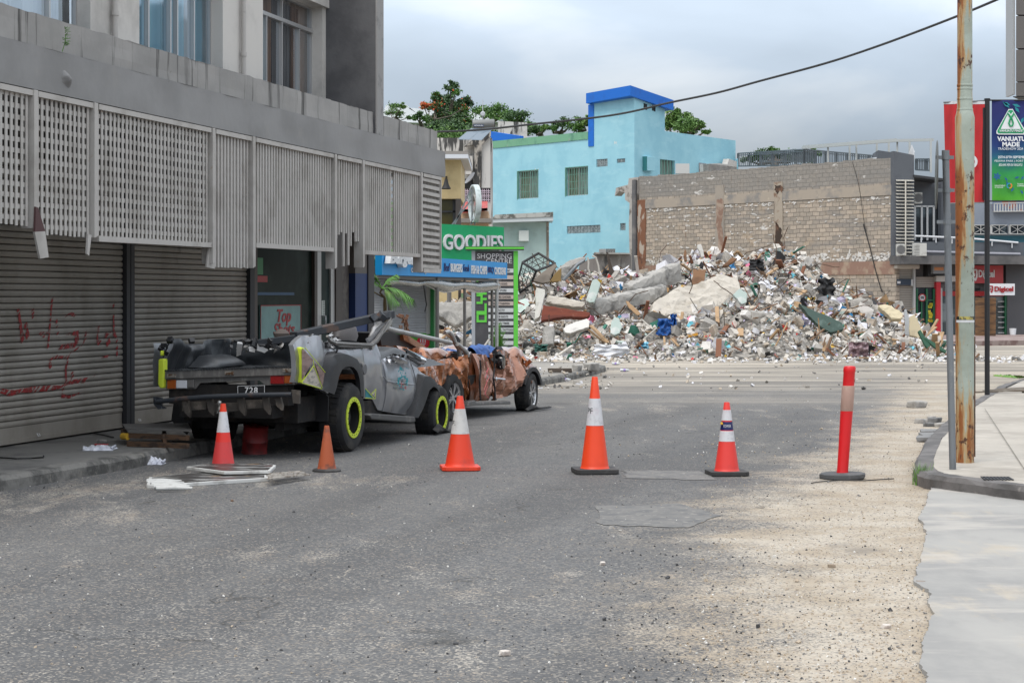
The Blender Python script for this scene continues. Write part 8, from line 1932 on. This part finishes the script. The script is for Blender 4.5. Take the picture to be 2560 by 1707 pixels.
rag(c1(1410,1110),57.2,.28,.2,M('sheet_light_blue',(.2,.5,.66),.6),'light blue plastic sheet near the heap foot','plastic sheet','plastic_sheet',11)
rag(c1(400,1135),57.5,.4,.22,M('cloth_dark_green',(.03,.1,.08),.8),'dark green cloth at the left foot of the heap','cloth','cloth',12)
rag(c1(1090,1160),56.8,1.0,.35,M('plastic_white_heap',(.7,.71,.74),.5,bump=[(20,.7,.02)]),'white crumpled plastic along the left centre of the heap foot','plastic sheet','plastic_sheet',13)
# remains of the low wall and sloping roof piece behind the heap on the left
lw=thing('low_wall_remains','stub of a grey wall with white blocks below, standing behind the left of the heap','wall',P(1530,700,84))
def px3(pts,Y,dep,mat,name,par):
    mb=MB(); mb.prism([P(*c1(*p),Y) for p in pts],(0,dep,0)); return mb.build(name,mat,par,local=False)
px3([(915,212),(930,202),(1270,212),(1290,235),(1290,420),(1180,420),(960,440),(760,440),(780,330),(860,270),(940,255)],84,.5,M('old_render',(.22,.2,.185),.9,layers=[((.36,.34,.31),1,.5,.62,U),((.09,.085,.08),1.5,.55,.65,(2,2,.4))],bump=[(4,.5,.04)]),'wall_stub',lw)
mb=MB()
for j in range(3):
    for i in range(9): 
        x0=820+i*82+(j%2)*38; mb.prism([P(*c1(*p),83.8) for p in ((x0,418+j*36),(x0+78,418+j*36),(x0+78,450+j*36),(x0,450+j*36))],(0,.3,0))
mb.build('white_blocks',M('white_block',(.5,.5,.52),.85,layers=[((.35,.34,.33),3,.5,.65,U)]),lw,local=False)
px3([(930,198),(1275,206),(1275,218),(940,214)],83.6,.8,m_s2,'coping',lw)
mb=MB(); mb.prism([P(*c1(*p),84.2) for p in ((1045,165),(1130,165),(1130,200),(1045,200))],(0,.4,0)); tag(mb.build('metal_box',M('box_dark_grey',(.1,.1,.1),.6,layers=[((.25,.25,.24),8,.5,.6,(6,1,1))])),'dark grey metal box on top of the wall stub','box')
mb=MB(); mb.prism([P(*c1(*p),84.2) for p in ((975,168),(1040,165),(1040,200),(975,200))],(0,.4,0)); tag(mb.build('metal_box',M('box_grey',(.3,.29,.28),.8)),'light grey block beside the dark metal box on the wall stub','block')
piece([c1(*p) for p in ((380,420),(450,370),(540,310),(560,330),(500,420),(480,490),(420,500),(330,480))],66,.15,'sloping brown roof sheet beside the black wire frame','roof sheet','roof_sheet',M('roof_sheet_brown',(.19,.16,.13),.8,layers=[((.12,.1,.08),1,.45,.65,U)]),(.2,.6))
piece([c1(*p) for p in ((500,470),(560,360),(640,290),(760,250),(850,235),(840,265),(720,320),(620,470))],68,.3,'broken sloping roof slab edge below the blue wall','roof slab','roof_slab',m_s2,(.2,.5))
piece([c1(*p) for p in ((480,490),(540,400),(600,350),(600,480))],67.5,.1,'ochre underside panel of the sloping roof slab','panel','panel',M('ochre_panel',(.2,.13,.045),.8),(.2,.3))
mb=MB(); mb.tube([P(*c1(625,470),65),P(*c1(690,400),65),P(*c1(760,320),65),P(*c1(830,275),65)],.06,8); tag(mb.build('metal_tube',m_gal,smooth=True),'grey metal tube slanting down from the broken roof slab','tube')
for i,(pts,lab) in enumerate(((((860,250),(868,300),(866,360),(880,400)),'thin pale hanging strip left of the wall stub'),(((905,235),(940,250),(965,330),(975,415)),'long pale cable curving down before the wall stub'),(((585,470),(600,400),(606,340)),'pale upright stick on the brown sloping sheet'))):
    mb=MB(); mb.tube([P(*c1(*p),70) for p in pts],.035,6); tag(mb.build('hanging_strip',M('pale_strip',(.5,.47,.42),.8)),lab,'strip')
mb=MB(); mb.prism([P(*c1(*p),72) for p in ((1175,335),(1190,340),(1210,400),(1235,500),(1210,500),(1190,440),(1185,500),(1163,498))],(0,.1,0)); tag(mb.build('cloth',m_rag),'black cloth hanging in front of the white blocks','cloth')
mb=MB(); mb.prism([P(*c1(*p),71) for p in ((1040,195),(1060,200),(1085,300),(1110,370),(1150,400),(1140,520),(1110,480),(1100,560),(1080,520),(1070,400),(1060,300))],(0,.1,0)); tag(mb.build('hanging_wreck',M('dark_rag',(.07,.055,.045),.9)),'dark tattered strip hanging down the wall stub','strip')
# black wire-frame polyhedron
wf=thing('wire_polyhedron','black geometric wire-frame structure standing between the directory sign and the heap','metal frame',P(1340,740,68))
mb=MB(); V={k:P(*c1(*p),Y) for k,(p,Y) in dict(a=((220,300),68),b=((378,208),68.6),c=((540,310),68.2),d=((355,382),67),e=((300,520),67.3),f=((180,450),68),g=((190,590),68),h=((480,560),68.4)).items()}
for a,b,w in (('a','b',.09),('b','c',.09),('a','d',.09),('d','c',.09),('d','e',.09),('a','f',.07),('f','g',.07),('e','g',.07),('c','h',.06),('e','h',.06)): mb.tube([V[a],V[b]],w/2,6)
mb.build('frame',m_ink,wf,local=False)
mb=MB()
def mesh_tri(a,b,c,n=3):
    for i in range(1,n):
        t=i/n; mb.tube([V[a].lerp(V[b],t),V[a].lerp(V[c],t)],.014,4); mb.tube([V[b].lerp(V[a],t),V[b].lerp(V[c],t)],.014,4); mb.tube([V[c].lerp(V[a],t),V[c].lerp(V[b],t)],.014,4)
for t in (('a','b','d'),('b','c','d'),('a','d','e'),('a','e','f'),('e','f','g')): mesh_tri(*t)
mb.build('wire_mesh',m_ink,wf,local=False)
# rubble piece behind the kiosk: sloping grey slab seen between its posts
piece([(1060,752),(1130,756),(1180,752),(1182,790),(1140,815),(1100,790),(1070,775)],62,.4,'broad grey slab seen between the kiosk posts','concrete slab','concrete_slab',m_s2,(.2,.5))
# thin debris on the far pavement and road
rr=random.Random(77); mb=MB()
for i in range(260):
    px=rr.choice([rr.uniform(1240,1520),rr.uniform(1380,2350)]); y=rr.uniform(905,975); g=G(px,y,.13 if px<1480 and y<940 else 0); s=rr.choice([.03,.05,.08]); mb.rock(g+Vector((0,0,s*.3)),s,rr.choice([0,1,2,3,4,8]),flat=.6,rnd=rr)
tag(mb.build('scattered_crumbs',pm_),'small crumbs scattered on the far pavement and crossing','rubble',kind='stuff')
for px,y,l,lab,m in ((1400,931,.55,'dark broken board lying on the far pavement left of the small rock',M('board_dark',(.1,.08,.065),.9)),(1300,926,.8,'long thin dark strip on the far pavement behind the copper wreck',M('strip_dark',(.12,.11,.1),.9))):
    g=G(px,y,.13); mb=MB(); mb.rock((0,0,.05),(l,.25,.09),rnd=rr,rough=.2,rot=Matrix.Rotation(-.1,3,'Z')); o=mb.build('broken_board',m,bevel=.005); o.location=g; tag(o,lab,'board')
for px,y,lab in ((1381,956,'clear round plastic bottle end standing in the gutter'),(1413,953,'crushed plastic bottle with lilac label lying in the gutter'),(1540,912,'crushed clear bottle on the far crossing, left'),(1562,929,'flattened clear bottle on the crossing, right of the kerb end')):
    g=G(px,y); th=thing('plastic_bottle',lab,'bottle',g+Vector((0,0,.035))); r=random.Random(int(px)); mb=MB(); mb.lathe([(.001,-.11),(.03,-.105),(.034,-.06),(.028,0),(.034,.05),(.02,.09),(.012,.1),(.012,.115),(.001,.115)],12,axis='x'); mb.build('bottle_body',M('bottle_clear',(.5,.53,.55),.15,spec=.8),th,smooth=True); mb=MB(); mb.lathe([(.0345,-.03),(.0345,.02)],12,axis='x'); mb.build('label_band',M('bottle_label',(.3,.22,.5),.5),th); th.rotation_euler=(0,0,r.uniform(-.4,.4))
# ================================================================ hill, far roofs and trees
m_hill=M('hill_green',(.035,.07,.018),.9,layers=[((.06,.11,.03),.2,.4,.65,U)])
mb=MB()
def hill(u,v):
    x=-160+u*320; y=150+v*300; t=min(1,v*2.2); h=(15+5*noise.noise(Vector((u*4,v*3,1))))*t**.8*(.95 if x<40 else max(.2,.95-(x-40)/120)) 
    return (x,y,gz(120)+h)
mb.grid(hill,60,30); mb.build('hill',m_hill,kind='structure',smooth=True)
m_lf=[M('leaf_a',(.075,.17,.035),.65,layers=[((.09,.2,.03),.6,.42,.62,U),((.022,.06,.012),1.2,.5,.66,U)]),M('leaf_b',(.09,.185,.04),.65,layers=[((.13,.22,.045),.6,.42,.62,U)]),M('leaf_c',(.045,.095,.035),.65,layers=[((.05,.1,.03),.8,.45,.62,U)]),M('blossom',(.65,.09,.03),.7,layers=[((.5,.16,.06),1,.5,.6,U)])]
m_tk=M('bark',(.12,.1,.08),.9,layers=[((.06,.05,.04),3,.5,.65,U)])
def tree(label,Y,blobs,base,leaf,seed,ls=.3,dens=1.0,flowers=(),name='tree',grp='trees on the hill',scale=1):
    """blobs: (px,py,rx_px,ry_px,material index); base (px,py) of the trunk foot"""
    g=P(*base,Y); th=thing(name,label,'tree',g,group=grp); r=random.Random(seed); k=Y/F
    mt=MB(); top=P(blobs[0][0],blobs[0][1],Y)-g
    fork=Vector((top.x*.3,0,top.z*.45)); mt.tube([(0,0,0),fork*.5+Vector((r.uniform(-.2,.2),0,0)),fork],[.4*scale,.32*scale,.25*scale],8)
    cr=MB()
    for (px,py,rx,ry,mi) in blobs:
        c=P(px,py,Y)-g; c.y+=r.uniform(-2.5,2.5); rx_,rz_=rx*k,ry*k
        mid=fork.lerp(c,.55)+Vector((r.uniform(-.4,.4),0,-.3)); mt.tube([fork,mid,c],[.2*scale,.12*scale,.03],6)
        ncl=max(6,int(dens*rx*ry/30))
        for q in range(ncl):
            # clump centre near the blob's shell
            while True:
                d=Vector((r.uniform(-1,1),r.uniform(-1,1),r.uniform(-1,1)))
                if .1<d.length<1: break
            d=d.normalized()*(r.random()**.45)
            cc=c+Vector((d.x*rx_,d.y*rx_*.9,d.z*rz_)); cs=r.uniform(.5,1.2)*min(rx_,1.6)*.55
            if q<ncl*.25: mt.tube([c,c.lerp(cc,.9)],[.05*scale,.02],4)
            for l in range(64):
                e=Vector((r.gauss(0,1),r.gauss(0,1),r.gauss(0,.6)))*cs*.55; p=cc+e; s=ls*r.uniform(.32,.7)
                n_=Vector((r.uniform(-1,1),r.uniform(-1,1),r.uniform(-.1,1.4))).normalized(); a=n_.orthogonal().normalized(); a=Matrix.Rotation(r.uniform(0,6.28),3,n_)@a; b=n_.cross(a)
                m=mi if r.random()<.82 else r.choice(leaf)
                if flowers and r.random()<flowers[0] and (d.z>-.2): m=3
                cr.add([p+a*s,p+b*s*.45,p-a*s,p-b*s*.45],[(0,1,2,3)],m)
    mt.build('trunk',m_tk,th,smooth=True); cr.build('crown',m_lf,th); return th
tree('tall dark tree with scattered red blossom rising above the white roofs',205,[(1118,246,22,22,2),(1102,268,24,16,2),(1148,272,20,16,2),(1126,218,17,14,2),(1092,240,11,12,0),(1162,246,14,9,2),(1174,254,8,5,2),(1140,232,12,12,0),(1088,252,9,8,2),(1132,290,34,20,0),(1105,292,28,18,2),(1160,255,18,16,2),(1118,310,40,22,2),(1165,300,22,16,0)],(1125,345),[0,2],1,.32,1,flowers=(.025,))
tree('low spreading tree covered in red-orange blossom left of the tall dark tree',200,[(1072,262,16,9,0),(1092,258,16,8,0),(1060,266,10,6,3),(1160,268,12,9,0),(1085,268,18,7,2)],(1095,330),[3,0],2,.26,1.0,flowers=(.14,),scale=.5)
tree('rounded dark bush-like tree below the tall blossoming tree',195,[(1105,322,34,16,2),(1140,330,34,14,2),(1085,318,20,14,2),(1170,322,24,14,2),(1110,340,40,12,1),(1150,345,40,12,1)],(1120,370),[0,2],3,.3)
tree('small leafy tree at the left of the white roof',198,[(1052,290,12,9,2),(1062,300,14,9,0),(1042,298,9,6,0)],(1055,330),[0,2],4,.24)
tree('sparse pale tree beside the dark fin wall',200,[(985,262,16,8,1),(972,276,14,8,1),(1002,284,14,8,1),(1010,268,10,6,1),(1018,292,10,7,0)],(990,320),[1,0],5,.2,.5,scale=.5)
tree('wide flat-topped green tree right of the blossoming tree',215,[(1200,272,26,8,0),(1235,272,28,9,0),(1265,280,20,8,0),(1215,284,30,8,1),(1250,292,30,9,1)],(1225,340),[0,1],6,.3)
tree('dark layered tree behind the solar heater',210,[(1290,292,26,9,2),(1315,288,22,6,2),(1275,304,28,9,0),(1305,306,26,9,0),(1322,318,22,9,0),(1300,325,26,10,1)],(1300,350),[0,2],7,.3)
tree('low green trees left of the sage green parapet',205,[(1350,318,18,9,0),(1370,322,18,9,1),(1340,328,18,9,2)],(1355,350),[0,1],8,.3)
tree('dark feathery tree before the blue tower trim',200,[(1392,315,18,9,2),(1410,308,18,10,2),(1425,318,16,9,0),(1380,325,12,7,0)],(1405,345),[0,2],9,.26)
tree('bright green tree directly left of the blue tower trim',198,[(1452,300,16,10,1),(1458,315,16,12,1),(1440,322,14,10,0),(1470,302,8,9,1)],(1450,350),[1,0],10,.28)
tree('bright green tree rising right of the blue tower',150,[(1690,290,22,18,1),(1725,290,18,14,1),(1678,308,20,18,0),(1708,316,26,18,1),(1735,308,16,14,1),(1690,280,14,10,1),(1755,312,11,8,1),(1762,330,10,7,0),(1740,325,14,10,0)],(1710,380),[0,1],11,.24,1.1)
tree('dark tree behind the roof railing',160,[(1910,385,22,13,2),(1885,395,18,10,2),(1935,376,15,8,0),(1955,390,24,12,2),(1990,388,24,11,2),(2020,392,22,11,0),(2040,380,12,7,0),(1870,402,14,9,2)],(1940,420),[0,2],12,.24,1)
tree('green trees behind the white roof, seen low in the gap',190,[(1190,335,30,12,1),(1160,340,30,10,1),(1230,332,24,10,0),(1120,342,24,8,1)],(1180,360),[1,0],13,.26)
# white metal roofs on the hill
hr=thing('hilltop_building','long white metal-roofed building on the hill behind the trees','building',(P(1100,300,230).x,230,P(0,345,230).z))
m_wr=M('white_metal_roof',(.8,.82,.86),.35)
mb=MB()
for pts in ([(950,304),(965,263),(1015,262),(1072,308)],[(1020,270),(1075,274),(1105,306),(1080,308)],[(1075,274),(1215,281),(1252,305),(1105,306)]):
    mb.prism([P(*p,230) for p in pts],(0,1.5,-.1))
mb.build('roof',m_wr,hr,local=False)
mb=MB(); mb.prism([P(955,306,231),P(1250,306,231),P(1250,350,231),P(955,350,231)],(0,10,0)); mb.build('wall',m_up,hr,local=False)
